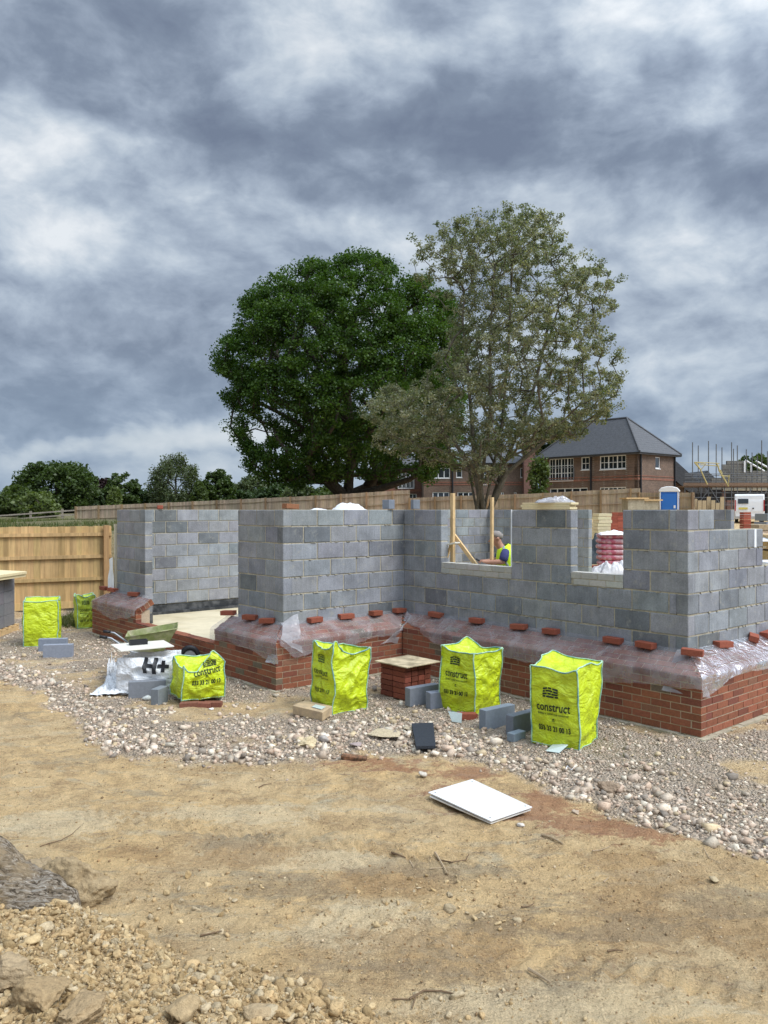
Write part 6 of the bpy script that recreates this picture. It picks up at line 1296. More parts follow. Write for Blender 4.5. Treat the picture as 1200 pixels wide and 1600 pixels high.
# right of the stepped wall
def bp2(px0, px1, py0, Y, label):
    a, b = at(px0, py0, Y), at(px1, py0, Y); z0 = float(Zt(a.x, Y)); small_stack('brick_pile', V((a.x+b.x)/2, Y, z0), 0.1, max(1, int((b.x-a.x)/.22)), 2, int((a.z-z0)/.067), label, 'bricks', colf=lambda: rc((.30, .075, .045), .2))
bp2(1157, 1172, 800.5, 22, 'stack of red bricks right of the rear wall end, under the white van')
M_GREYPK = mat('grey_pack', (.30, .33, .38), .8, var=.2, vscale=6)
def boxpile(name, px0, px1, py0, Y, dep, m_, label, cat, n=4, wrap=None):
    a, b = at(px0, py0, Y), at(px1, py0, Y); z0 = float(Zt(a.x, Y)); root = empty(name, ((a.x+b.x)/2, Y, z0), label, cat); mb = MB(); H__ = a.z-z0; w = b.x-a.x
    for k in range(n): mb.box((-w/2+random.uniform(-.03, .03), -dep/2+random.uniform(-.03, .03), H__*k/n), (w, 0, 0), (0, dep, 0), (0, 0, H__/n*.88), rc((1, 1, 1), .12))
    o = mb.build('stacked_packs', m_, bevel=.008); o.parent = root
    mb = MB()
    for k in range(3): mb.box((-w/2+.04+(w-.16)*k/2, -dep/2-.02, 0), (.08, 0, 0), (0, dep+.04, 0), (0, 0, .09))
    o = mb.build('bearers', M_TIMB); o.parent = root
boxpile('timber_pile', 1172, 1192, 818, 24, 1.0, mat('mixed_timber', (.40, .30, .20), .9, attr=True, var=.3, vscale=5), 'untidy pile of timber and boards below the white van', 'timber', n=8)
boxpile('pallet_stack', 1187, 1240, 832, 15.5, 1.0, mat('pallet_wood', (.50, .36, .19), .9, attr=True, var=.25, vscale=5), 'stack of pale timber pallets at the right edge behind the stepped wall', 'pallets', n=6)
boxpile('block_pack', 1189, 1235, 801, 30, 1.0, mat('grey_block_pack', (.26, .29, .33), .9, attr=True, var=.1), 'pack of grey blocks at the right edge below the white van', 'blocks', n=5)
c_ = at(1200, 845, 15.2); heap('plastic_wrap', (c_.x+.2, 15.4, 1.70), .45, .4, .08, 'white plastic sheet on the pallets at the right edge', seed=40)
c_ = at(1180, 823, 19); heap('plastic_wrap', (c_.x, 19, 1.62), .36, .35, .18, 'white plastic sheet in front of the untidy timber pile', seed=41)
boxpile('timber_pile', 1168, 1194, 830, 19, .8, bpy.data.materials['mixed_timber'], 'timber bundle carrying the white plastic sheet', 'timber', n=6)
c_ = at(1198, 885, 12.5); boxpile('wrapped_pack', 1193, 1240, 868, 12.6, .8, M_WPLAS, 'white wrapped pack low at the right edge behind the wall', 'pack', n=2)
# ---------------------------------------------------------------- white van
Yv = 50.; q = at(1171, 800, Yv); zv = EYE-(817-796)/F*Yv; van = empty('white_van', (q.x, Yv, zv), 'white panel van parked under the scaffold, rear doors towards us', 'van', None, R(-24))
mb = MB(); prof = [(0, .28), (-.02, .75), (.06, 1.35), (.16, 1.74), (.32, 1.82), (2.6, 1.84), (2.95, 1.78), (3.55, 1.18), (4.25, 1.02), (4.38, .8), (4.4, .3), (4.3, .26), (.1, .24)]
mb.prism([(p[0], p[1]) for p in prof], V(-.86, 0, 0), V(0, 1, 0), V(0, 0, 1), V(1.72, 0, 0)); o = mb.build('body', mat('van_paint', (.78, .79, .80), .3, spec=.5), bevel=.06); o.parent = van; o.modifiers['bevel'].segments = 3; bodyo = o
def vp(name, x0, x1, z0, z1, m_, y=-.03, t=.02, par_=van):
    mb = MB(); ya = lambda z: np.interp(z, [.28, .75, 1.35, 1.74], [0, -.02, .06, .16]); vs = [(x0, ya(z0)+y, z0), (x1, ya(z0)+y, z0), (x1, ya(z1)+y, z1), (x0, ya(z1)+y, z1)]; vs += [(a, b+t, c) for a, b, c in vs]; mb.add(vs, [(0, 1, 2, 3), (7, 6, 5, 4), (0, 4, 5, 1), (1, 5, 6, 2), (2, 6, 7, 3), (3, 7, 4, 0)]); o = mb.build(name, m_); o.parent = par_; return o
d1 = vp('rear_door', -.78, .06, .42, 1.72, bodyo.data.materials[0]); d2 = vp('rear_door', .08, .78, .42, 1.72, bodyo.data.materials[0])
vp('rear_window', -.66, -.06, 1.22, 1.52, M_GLASS, -.04); mb = None
vp('number_plate', -.62, -.10, .86, .98, mat('yellow_plate', (.62, .50, .10), .5), -.045); vp('handle', .16, .26, .88, .96, M_BLACK, -.05)
vp('bumper', -.84, .84, .26, .42, mat('pale_bumper', (.45, .44, .42), .6), -.05, .06)
for x_ in (-.84, .80): vp('tail_light', x_, x_+.06, .75, 1.45, mat('red_lens', (.4, .02, .02), .3), -.035)
mb = MB(); mb.prism([(2.2, 1.2), (2.25, 1.66), (2.9, 1.68), (3.3, 1.2)], V(.862, 0, 0), V(0, 1, 0), V(0, 0, 1), V(.01, 0, 0)); mb.prism([(2.2, 1.2), (2.25, 1.66), (2.9, 1.68), (3.3, 1.2)], V(-.872, 0, 0), V(0, 1, 0), V(0, 0, 1), V(.01, 0, 0)); o = mb.build('side_window', M_GLASS); o.parent = van
mb = MB(); mb.prism([(-.72, 0), (.72, 0), (.66, .78), (-.66, .78)], V(0, 3.57, 1.2), V(1, 0, 0), V(0, -.70, .714), V(0, .01, .01)); o = mb.build('windscreen', M_GLASS); o.parent = van
for (x_, y_) in ((-.74, .85), (.74, .85), (-.74, 3.5), (.74, 3.5)):
    mb = MB(); mb.tube([(x_-.1, y_, .31), (x_+.1, y_, .31)], .31, 20); o = mb.build('wheel', M_BLACK); o.parent = van
    mb = MB(); mb.tube([(x_-.11, y_, .31), (x_+.11, y_, .31)], .19, 14); w_ = mb.build('hub', M_STEEL); w_.parent = o
van2 = None
# ---------------------------------------------------------------- the bricklayer
M_SKIN = mat('skin', (.42, .22, .15), .55); M_SHIRT = mat('navy_shirt', (.045, .05, .14), .9, var=.2, vscale=12); M_TROU = mat('dark_trousers', (.04, .045, .06), .9, var=.2); M_HIVIS = mat('hi_vis', (.62, .88, .02), .6, var=.08, vscale=9, bump=.5, bscale=14, bdist=.02)
M_REFL = mat('reflective_band', (.30, .33, .33), .4, metal=.2); M_HAIR = mat('grey_hair', (.26, .23, .21), .9, var=.35, vscale=40)
def skin(name, verts, edges, radii, m_, root=0, parent=None, sub=2):
    me = bpy.data.meshes.new(name); me.from_pydata([tuple(v) for v in verts], edges, []); o = bpy.data.objects.new(name, me); COL.objects.link(o); me.materials.append(m_)
    sk = o.modifiers.new('skin', 'SKIN'); sk.use_smooth_shade = True; su = o.modifiers.new('sub', 'SUBSURF'); su.levels = sub; su.render_levels = sub
    for i, r_ in enumerate(radii):
        sv = me.skin_vertices[0].data[i]; sv.radius = (r_, r_) if isinstance(r_, (int, float)) else r_; sv.use_root = (i == root)
    if parent is not None: o.parent = parent
    return o
ox, oy, oz = 1.66, 10.95, .32
man = empty('person', (ox+.16, oy, oz), 'grey haired man in a yellow hi-vis vest and navy t-shirt leaning over the window sill', 'person')
P = lambda x, y, z: (x-(ox+.16), y-oy, z-oz)
near = -.19; far = .19
vs = []; ed = []; rr = []
def add(p, r_, par_=None):
    vs.append(p); rr.append(r_)
    if par_ is not None: ed.append((par_, len(vs)-1))
    return len(vs)-1
pel = add(P(1.79, oy, 1.20), (.15, .13)); ab = add(P(1.775, oy, 1.36), (.145, .12), pel); ch = add(P(1.73, oy, 1.56), (.15, .13), ab); sh = add(P(1.68, oy, 1.71), (.12, .11), ch); nk = add(P(1.64, oy, 1.775), .06, sh); nk2 = add(P(1.61, oy, 1.81), .055, nk)
hd = add(P(1.575, oy, 1.86), (.072, .078), nk2); hd2 = add(P(1.56, oy, 1.92), (.078, .082), hd); hd3 = add(P(1.565, oy, 1.965), (.055, .06), hd2)
for sgn in (-1, 1):
    s1 = add(P(1.675, oy+sgn*.17, 1.70), .058, sh); e1 = add(P(1.635, oy+sgn*.22-.04, 1.60), .045, s1)
    f1 = add(P(1.54, oy+sgn*.17-.09, 1.59), .038, e1); wr_ = add(P(1.43, oy+sgn*.08-.13, 1.588), .029, f1); hm = add(P(1.385, oy+sgn*.07-.14, 1.592), (.034, .025), wr_)
    for k in range(4):
        b0 = add(P(1.35, oy+sgn*.07-.165+k*.018, 1.60), .0105, hm); b1 = add(P(1.327, oy+sgn*.05-.16+k*.016, 1.59), .0095, b0); add(P(1.318, oy+sgn*.05-.155+k*.015, 1.572), .008, b1)
    t0_ = add(P(1.375, oy+sgn*.07-.14-sgn*.035, 1.612), .011, hm); add(P(1.34, oy+sgn*.07-.14-sgn*.03, 1.602), .009, t0_)
for sgn in (-1, 1):
    h_ = add(P(1.80, oy+sgn*.10, 1.10), .10, pel); k_ = add(P(1.76, oy+sgn*.12, .77), .065, h_); a_ = add(P(1.82, oy+sgn*.12, .41), .045, k_); add(P(1.70, oy+sgn*.13, .355), .04, a_)
body = skin('body', vs, ed, rr, M_SKIN, 0, man, 1)
# face details
mb = MB(); fc = P(1.49, oy, 1.875)
mb.add([Vector(fc)+V(.0, -.012, .02), Vector(fc)+V(.0, .012, .02), Vector(fc)+V(-.035, 0, -.022), Vector(fc)+V(.01, -.018, -.028), Vector(fc)+V(.01, .018, -.028)], [(0, 1, 2), (0, 2, 3), (1, 4, 2), (2, 4, 3)]); x_ = mb.build('nose', M_SKIN, smooth=True); x_.parent = man
for sgn in (-1, 1):
    mb = MB(); mb.tube([P(1.585, oy+sgn*.072, 1.90), P(1.59, oy+sgn*.088, 1.895)], [.026, .02], 8); x_ = mb.build('ear', M_SKIN, smooth=True); x_.parent = man
    mb = MB(); mb.tube([P(1.498, oy+sgn*.030, 1.905), P(1.492, oy+sgn*.030, 1.905)], .008, 8); x_ = mb.build('eye', M_BLACK); x_.parent = man
v = IV2.copy()*np.array([.088, .080, .062]); v = v+0.006*fbm(v[:, 0]*50, v[:, 1]*50, v[:, 2]*50, 2)[:, None]; hc = np.array(P(1.582, oy, 1.945)); ang = R(12); v = np.stack([v[:, 0]*math.cos(ang)+v[:, 2]*math.sin(ang), v[:, 1], -v[:, 0]*math.sin(ang)+v[:, 2]*math.cos(ang)], -1)
o = mesh_np('hair', v+hc, IF2, M_HAIR, man, smooth=True)
def shell(name, rings, m_, n=20):
    mb = MB(); k = 0; vs_ = []; fs_ = []
    for (c, ax, ay, tilt) in rings:
        for i in range(n):
            a = 2*math.pi*i/n; x_ = ax*math.cos(a); vs_.append(Vector(c)+V(x_*math.cos(tilt), ay*math.sin(a), x_*math.sin(tilt))*(1+.03*(vns(a*2, c[2]*14, 3))))
    for j in range(len(rings)-1):
        for i in range(n): fs_.append((j*n+i, j*n+(i+1) % n, (j+1)*n+(i+1) % n, (j+1)*n+i))
    mb.add(vs_, fs_); o = mb.build(name, m_, man, smooth=True); so_ = o.modifiers.new('t', 'SOLIDIFY'); so_.thickness = .006; su = o.modifiers.new('s', 'SUBSURF'); su.levels = 1; su.render_levels = 1; return o
shell('t_shirt', [(P(1.79, oy, 1.14), .15, .18, 0), (P(1.78, oy, 1.33), .145, .175, .05), (P(1.745, oy, 1.52), .145, .19, .2), (P(1.71, oy, 1.64), .14, .20, .35), (P(1.675, oy, 1.745), .11, .165, .5), (P(1.65, oy, 1.785), .07, .085, .5)], M_SHIRT)
vest = shell('hi_vis_vest', [(P(1.79, oy, 1.17), .168, .195, 0), (P(1.78, oy, 1.34), .163, .19, .05), (P(1.745, oy, 1.52), .163, .208, .2), (P(1.715, oy, 1.64), .158, .218, .35), (P(1.685, oy, 1.752), .125, .175, .5), (P(1.66, oy, 1.795), .082, .095, .5)], M_HIVIS)
for (c, ax, ay, tl_) in (((1.758, oy, 1.47), .172, .211, .16), ((1.782, oy, 1.30), .172, .200, .04)): shell('reflective_band', [(P(c[0]+.004, c[1], c[2]-.028), ax, ay, tl_), (P(c[0]-.004, c[1], c[2]+.028), ax, ay, tl_)], M_REFL)
mb = MB(); mb.tube([P(1.72, oy-.215, 1.50), P(1.665, oy-.225, 1.60), P(1.635, oy-.19, 1.70), P(1.66, oy-.13, 1.80)], .016, 6); x_ = mb.build('reflective_band', M_REFL, man, smooth=True)
for sgn in (-1, 1):
    mb = MB(); mb.tube([P(1.68, oy+sgn*.15, 1.725), P(1.655, oy+sgn*.20-.015, 1.68), P(1.64, oy+sgn*.22-.03, 1.64), P(1.625, oy+sgn*.21-.045, 1.605)], [.055, .062, .060, .054], 12); x_ = mb.build('sleeve', M_SHIRT, man, smooth=True)
    mb = MB(); mb.tube([P(1.79, oy+sgn*.09, 1.20), P(1.80, oy+sgn*.10, 1.08), P(1.765, oy+sgn*.12, .78), P(1.82, oy+sgn*.12, .42)], [.13, .125, .085, .075], 14); x_ = mb.build('trouser_leg', M_TROU, man, smooth=True)
    mb = MB(); mb.tube([P(1.85, oy+sgn*.12, .36), P(1.76, oy+sgn*.125, .365), P(1.65, oy+sgn*.13, .35)], [.05, .055, .04], 10); x_ = mb.build('boot', M_BLACK, man, smooth=True)
man.location.x -= .025; mb = MB(); q = V(1.30, oy-.15, 1.60); mb.tube([q, q+V(-.05, -.01, .03)], .012, 8); mb.add([q+V(-.05, -.03, .03), q+V(-.05, .03, .03), q+V(-.13, 0, .09), q+V(-.06, 0, .028)], [(0, 1, 2), (0, 3, 1), (1, 3, 2), (2, 3, 0)]); tag(mb.build('trowel', M_BLACK), 'small black pointing trowel in the hand of the man at the sill', 'trowel')
mb = MB(); q0 = onp(PR-V_*.012, U_, 799.3, 0); mb.box(V(q0.x, q0.y, 1.56), U_*.012, V_*.012, V(0, 0, .74)); tag(mb.build('profile_strip', M_WPLAS), 'thin pale upright strip on the pier edge beside the man', 'strip')
# ================================================================ TREES
def leaf_mat(name, tr=.35):
    m = bpy.data.materials.new(name); m.use_nodes = True; t = m.node_tree; t.nodes.clear(); out = t.nodes.new('ShaderNodeOutputMaterial')
    a = t.nodes.new('ShaderNodeAttribute'); a.attribute_name = 'Col'; d = t.nodes.new('ShaderNodeBsdfDiffuse'); tl = t.nodes.new('ShaderNodeBsdfTranslucent'); g_ = t.nodes.new('ShaderNodeBsdfGlossy'); g_.inputs['Roughness'].default_value = .45; g_.inputs[0].default_value = (.5, .5, .5, 1)
    t.links.new(a.outputs['Color'], d.inputs[0]); t.links.new(mixc(t, 1.0, a.outputs['Color'], (1.1, 1.2, .35), 'MULTIPLY'), tl.inputs[0])
    x_ = t.nodes.new('ShaderNodeMixShader'); x_.inputs[0].default_value = tr; t.links.new(d.outputs[0], x_.inputs[1]); t.links.new(tl.outputs[0], x_.inputs[2])
    y_ = t.nodes.new('ShaderNodeMixShader'); y_.inputs[0].default_value = .04; t.links.new(x_.outputs[0], y_.inputs[1]); t.links.new(g_.outputs[0], y_.inputs[2]); t.links.new(y_.outputs[0], out.inputs[0]); return m
M_LEAF = leaf_mat('foliage')
def bark(name, c, c2): return mat(name, c, .95, var=.3, vscale=4, second=c2, bump=.8, bscale=12, bdist=.04)
M_BARKD = bark('oak_bark', (.045, .036, .028), (.07, .06, .045)); M_BARKG = bark('grey_bark', (.125, .11, .085), (.075, .07, .05))
def in_poly(x, y, P):
    r = np.zeros(len(x), bool); n = len(P)
    for i in range(n):
        x0, y0 = P[i]; x1, y1 = P[(i+1) % n]; c = ((y0 > y) != (y1 > y)) & (x < (x1-x0)*(y-y0)/(y1-y0+1e-9)+x0); r ^= c
    return r
def dpoly(x, y, P):
    d = np.full(len(x), 1e9); n = len(P)
    for i in range(n):
        a = np.array(P[i]); b = np.array(P[(i+1) % n]); ab = b-a; t = np.clip(((x-a[0])*ab[0]+(y-a[1])*ab[1])/(ab@ab), 0, 1); d = np.minimum(d, np.hypot(x-a[0]-t*ab[0], y-a[1]-t*ab[1]))
    return d
def crown_pts(outline, Y, n, Rr, rs, shell=.6, gaps=(), ycen=0, rag=.5, sprout=0.0):
    """points in a solid crown whose silhouette is outline (metres x, z), inflated to a depth of up to Rr"""
    P = outline; xs = [p[0] for p in P]; zs = [p[1] for p in P]; out = []
    while len(out) < n:
        x = rs.uniform(min(xs), max(xs), 800); z = rs.uniform(min(zs), max(zs), 800); k = in_poly(x, z, P); x, z = x[k], z[k]; d = dpoly(x, z, P); d = np.minimum(d, Rr); dep = np.sqrt(np.maximum(.05, d*(2*Rr-d)))
        u = rs.uniform(-1, 1, len(x)); s = np.where(rs.uniform(0, 1, len(x)) < shell, np.sign(u)*(.72+.28*np.abs(u)), u); y = Y+s*dep+ycen
        keepm = np.ones(len(x), bool)
        for (gx_, gz_, gr, pr) in gaps: keepm &= ~((np.hypot(x-gx_, z-gz_) < gr) & (rs.uniform(0, 1, len(x)) < pr))
        keepm &= d > rag*(.9+1.6*fbm(x*.55+9, z*.55, 3.0, 3))
        keepm &= (fbm(x*.45, y*.45, z*.45, 2) > -.32)
        out += list(zip(x[keepm], y[keepm], z[keepm]))
    out = np.array(out[:n])
    if sprout > 0:        # long shoots that break the outline
        c = out.mean(0); k = rs.uniform(0, 1, n) < sprout; r_ = out[k]-c; L_ = np.linalg.norm(r_, axis=1, keepdims=True); far = (L_[:, 0] > np.percentile(L_, 35))
        r_ = r_[far]; L_ = L_[far]; out = np.concatenate([out, c+r_*(1+rs.uniform(-.02, .085, (len(r_), 1)))])
    return out
def grow(stems, pts, seg=.6, w=.30, r0=.016, rmax=None, sag=.0, rs=None, up=.25):
    pos = []; par_ = []; ln = []
    for st in stems:
        prev = st.get('from', -1); 
        pl = [Vector(p) for p in st['p']]
        for i, p in enumerate(pl):
            if i == 0 and prev >= 0: continue
            if i > 0 or prev >= 0:
                a = pl[i-1]; k = max(1, int((p-a).length/seg))
                for j in range(1, k+1): pos.append(tuple(a.lerp(p, j/k))); par_.append(prev); ln.append((ln[prev] if prev >= 0 else 0)+(p-a).length/k); prev = len(pos)-1
            else: pos.append(tuple(p)); par_.append(-1); ln.append(0); prev = len(pos)-1
    cap = len(pos)+len(pts)*14; A = np.zeros((cap, 3)); Ln = np.zeros(cap); n = len(pos); A[:n] = pos; Ln[:n] = ln; par_ = list(par_)
    base = A[0].copy(); order = np.argsort(np.linalg.norm(pts-base, axis=1)); tips = []
    for i in order:
        p = pts[i]; dv = p-A[:n]; d = np.linalg.norm(dv, axis=1); pen = np.where(dv[:, 2] < -.2, -dv[:, 2]*up*2, 0); c = d*1.0+Ln[:n]*w+pen; j = int(np.argmin(c)); L_ = d[j]; k = max(1, int(L_/seg)); k = min(k, 12); a = A[j].copy(); prev = j
        for q in range(1, k+1):
            s = q/k; pp = a+(p-a)*s; pp[2] += up*L_*.5*math.sin(math.pi*s)*.5-sag*L_*s*s*.3; 
            if q < k: pp += rs.normal(0, .05*min(L_, 2), 3)
            A[n] = pp; Ln[n] = Ln[prev]+L_/k; par_.append(prev); prev = n; n += 1
        tips.append(prev)
    rad = np.zeros(n)
    acc = np.zeros(n); 
    for t in tips: acc[t] += r0**2.3
    for i in range(n-1, -1, -1):
        if acc[i] == 0: acc[i] = (r0*.8)**2.3
        if par_[i] >= 0: acc[par_[i]] += acc[i]
    rad = acc**(1/2.3)
    if rmax: rad *= 1 if rad.max() < rmax else 1; rad = np.where(rad > .08, .08+(rad-.08)*(rmax-.08)/max(1e-6, rad.max()-.08), rad)
    return A[:n], np.array(par_), rad
def tubes(A, par_, rad, name, m_, parent, nside=6, rmin=0):
    ch = np.array([i for i in range(len(A)) if par_[i] >= 0 and rad[i] >= rmin]); a = A[par_[ch]]; b = A[ch]; ra = np.minimum(rad[par_[ch]], rad[ch]*1.35); rb = rad[ch]; d = b-a; L_ = np.linalg.norm(d, axis=1, keepdims=True)+1e-9; d = d/L_
    up = np.where(np.abs(d[:, 2:3]) < .9, np.array([[0, 0, 1.]]), np.array([[1., 0, 0]])); x = np.cross(d, up); x /= np.linalg.norm(x, axis=1, keepdims=True); y = np.cross(x, d)
    ang = np.arange(nside)*2*np.pi/nside; ca = np.cos(ang)[None, :, None]; sa = np.sin(ang)[None, :, None]; ring = x[:, None]*ca+y[:, None]*sa
    v = np.concatenate([a[:, None]-d[:, None]*ra[:, None, None]*.3+ring*ra[:, None, None], b[:, None]+ring*rb[:, None, None]], 1).reshape(-1, 3); k = np.arange(len(ch))[:, None]*2*nside; i = np.arange(nside)[None]; j = (i+1) % nside
    f = np.stack([k+i, k+j, k+j+nside, k+i+nside], -1).reshape(-1, 4); return mesh_np(name, v, f, m_, parent, smooth=True)
def leaves(cen, n, spread, size, pal, rs, name='crown', parent=None, m_=None, flat=.0, cvar=.15, droop=0.0, asp=.6):
    """n leaves round each centre, as folded lozenges"""
    K = len(cen); c = np.repeat(cen, n, 0); sp = np.repeat(rs.uniform(.6, 1.25, K), n)[:, None]*spread
    g_ = rs.normal(0, 1, (K*n, 3)); g_ /= np.linalg.norm(g_, axis=1, keepdims=True); r_ = rs.uniform(0, 1, (K*n, 1))**.5; p = c+g_*r_*sp*np.array([1, 1, .75]); 
    if droop: p[:, 2] -= np.abs(rs.normal(0, droop, K*n))
    N_ = len(p); ax = rs.normal(0, 1, (N_, 3)); ax[:, 2] = ax[:, 2]*.6-.15; ax /= np.linalg.norm(ax, axis=1, keepdims=True); nn = rs.normal(0, 1, (N_, 3))+np.array([0, 0, 1.0])*flat+g_*.6; b = np.cross(ax, nn); b /= np.linalg.norm(b, axis=1, keepdims=True)+1e-9; up = np.cross(b, ax)
    s = size*rs.uniform(.6, 1.35, (N_, 1)); v = np.stack([p-ax*s*.5, p+b*s*asp*.5+up*s*.1, p+ax*s*.5, p-b*s*asp*.5+up*s*.1], 1).reshape(-1, 3)
    f = np.arange(N_*4).reshape(-1, 4); pal = np.array(pal); cl = pal[rs.integers(0, len(pal), K)]; col = np.repeat(cl, n, 0)*(.55)+pal[rs.integers(0, len(pal), N_)]*.45; col = col*rs.uniform(1-cvar, 1+cvar, (N_, 1))
    return mesh_np(name, v, f, m_ or M_LEAF, parent, cols=np.repeat(col, 4, 0))
def toworld(px, Y): return [((a-600)/F*Y, EYE+(796-b)/F*Y) for a, b in px]
rs = np.random.default_rng(5)
# ---- the oak
YO = 62.0
ol = toworld([(334, 585), (342, 550), (366, 525), (378, 488), (407, 455), (437, 431), (500, 412), (545, 405), (600, 408), (640, 430), (690, 456), (718, 505), (732, 560), (732, 640), (718, 700), (705, 745), (660, 757), (620, 755), (600, 762), (560, 760), (520, 765), (480, 758), (440, 768), (405, 762), (390, 735), (378, 706), (354, 682), (351, 650), (356, 620), (342, 600)], YO)
GO = [((395-600)/F*YO, EYE+(796-672)/F*YO, 1.0, .9), ((430-600)/F*YO, EYE+(796-655)/F*YO, .7, .7), ((400-600)/F*YO, EYE+(796-560)/F*YO, .6, .6), ((495-600)/F*YO, EYE+(796-650)/F*YO, .6, .7), ((425-600)/F*YO, EYE+(796-700)/F*YO, .7, .8)]
zo = float(zf_(V((543-600)/F*YO, YO, 0)))
oak = empty('oak_tree', ((543-600)/F*YO, YO, zo), 'large dark green oak with a dense rounded crown behind the fence', 'tree')
pts = crown_pts(ol, YO, 1750, 8.6, rs, .7, GO, rag=.45)
bxo = (543-600)/F*YO
stems = [dict(p=[(bxo, YO, zo-.3), (bxo, YO, zo+2.0), (bxo+.2, YO, zo+4.5), (bxo+.1, YO+.2, zo+9), (bxo-.3, YO, zo+13)])]
A_, pa_, ra_ = grow(stems, pts, seg=1.0, w=.28, r0=.03, rmax=.72, rs=rs, up=.15)
off_ = np.array([bxo, YO, zo])
tubes(A_-off_, pa_, ra_, 'trunk', M_BARKD, oak)
leaves(pts-off_, 150, .80, .175, [(.042, .092, .012), (.052, .110, .015), (.064, .125, .016), (.034, .074, .012), (.082, .14, .020)], rs, parent=oak, asp=.75)
# low limb sweeping right in front of the red house
limb = [(bxo, YO-.2, zo+2.0), (bxo+2.2, YO-1.0, zo+2.6), (bxo+4.8, YO-1.6, zo+3.4), (bxo+7.0, YO-2.0, zo+4.8)]; mb = MB(); mb.tube([V(*p)-Vector(off_) for p in limb], [.42, .30, .2, .1], 8); o = mb.build('low_limb', M_BARKD, oak, smooth=True)
# ---- the pale whitebeam
YW = 41.0
wl = toworld([(612, 384), (645, 374), (700, 352), (755, 339), (820, 328), (872, 360), (905, 398), (942, 432), (974, 486), (974, 560), (962, 618), (992, 628), (998, 655), (935, 660), (905, 690), (865, 685), (830, 712), (800, 700), (780, 730), (735, 725), (722, 690), (690, 700), (660, 715), (625, 715), (588, 690), (568, 640), (566, 560), (600, 565), (640, 590), (672, 540), (690, 500), (660, 450), (640, 420)], YW)
zw = float(Zt((752-600)/F*YW, YW))-.0; xw = (752-600)/F*YW
wbt = empty('whitebeam_tree', (xw, YW, zw), 'tall airy pale grey green tree with many upright stems in front of the fence', 'tree')
GW = [((x_-600)/F*YW, EYE+(796-z_)/F*YW, r_, p_) for x_, z_, r_, p_ in ((700, 470, .9, .75), (690, 540, .7, .6), (800, 640, .7, .6), (880, 640, .8, .6), (930, 590, .6, .5), (760, 420, .5, .5), (840, 690, .6, .7), (880, 520, .5, .5), (720, 640, .6, .6), (860, 430, .5, .5))]
ptw = crown_pts(wl, YW, 1950, 5.2, rs, .30, GW, rag=.55, sprout=.30)
_lo = crown_pts(toworld([(640, 640), (700, 650), (800, 650), (850, 690), (800, 715), (770, 752), (735, 765), (715, 735), (670, 728), (620, 722), (575, 690)], YW), YW, 230, 4.0, rs, .3, (), rag=.1); _lo[:, 1] -= .6; ptw = np.concatenate([ptw, _lo])
def ws(*pp): return [((a-600)/F*YW, YW+dy, EYE+(796-b)/F*YW) for a, b, dy in pp]
st_ = [dict(p=ws((752, 845, 0), (750, 790, 0), (742, 740, 0), (738, 660, .2), (730, 560, .3), (720, 470, .2))), dict(p=ws((756, 845, .1), (758, 790, .1), (768, 740, -.3), (782, 660, -.6), (790, 560, -.8), (795, 450, -.8))), dict(p=ws((760, 845, -.1), (764, 795, -.1), (785, 735, .4), (815, 670, .9), (845, 590, 1.3), (865, 500, 1.4))),
       dict(p=ws((749, 845, -.1), (745, 790, -.2), (752, 730, -.9), (760, 650, -1.5), (758, 540, -1.8), (765, 430, -1.9))), dict(p=ws((750, 845, .1), (744, 790, .2), (735, 730, .9), (700, 660, 1.2), (660, 600, 1.3))), dict(p=ws((756, 800, -.1), (745, 740, -.8), (700, 690, -1.6), (640, 650, -2.0), (600, 620, -2.2))), dict(p=ws((764, 800, 0), (790, 740, 0), (850, 690, -.2), (920, 655, -.3)))]
A_, pa_, ra_ = grow(st_, ptw, seg=.55, w=.20, r0=.0085, rmax=.17, rs=rs, up=.30)
off_ = np.array([xw, YW, zw]); tubes(A_-off_, pa_, ra_, 'trunk', M_BARKG, wbt, 6)
leaves(ptw-off_, 58, .31, .10, [(.22, .23, .155), (.30, .30, .215), (.13, .155, .085), (.38, .37, .29), (.18, .195, .12), (.09, .13, .055)], rs, parent=wbt, asp=.75, cvar=.2)
# ---- hedgerow and background trees
def tree(name, px, ptop, pbot, hw, Y, label, pal, kind=0, cat='tree', nclu=120, nl=60, size=.33, trunk=True, group='trees and bushes along the field edge', seed=1, barkm=None):
    r = np.random.default_rng(seed); x0 = (px-600)/F*Y; zt = EYE+(796-ptop)/F*Y; zb = EYE+(796-pbot)/F*Y; w = hw/F*Y; zg_ = float(Zt(x0, Y)); H = zt-zb
    root = empty(name, (x0, Y, zg_), label, cat, group)
    n = nclu; g_ = r.normal(0, 1, (n, 3)); g_ /= np.linalg.norm(g_, axis=1, keepdims=True); rr_ = r.uniform(.35, 1, (n, 1))**.45
    lump = 1+.28*fbm(g_[:, 0]*1.8+seed, g_[:, 1]*1.8, g_[:, 2]*1.8, 3)[:, None]; c = g_*rr_*lump*np.array([w, w*.8, H/2])
    if kind == 1: c[:, 0] *= np.clip(1.15-.75*(c[:, 2]/(H/2)+1)/2, .3, 1.2); c[:, 1] *= .7          # conical
    c = c+np.array([0, 0, (zt+zb)/2-zg_])
    sp = max(.5, w*.20); c[:, 2] = np.maximum(c[:, 2], .3)
    A2, p2, r2 = grow([dict(p=[(0, 0, -.2), (0.1, 0, max(.8, (zb-zg_)+H*.25)), (0, .1, (zb-zg_)+H*.6)])], c, seg=1.0, w=.25, r0=.03, rmax=min(.35, .05+w*.06), rs=r, up=.1)
    tubes(A2, p2, r2, 'trunk', barkm or M_BARKD, root, 5)
    leaves(c, nl, sp, size, pal, r, parent=root, droop=(.9 if kind == 2 else 0), asp=.7 if kind != 2 else .4)
    return root
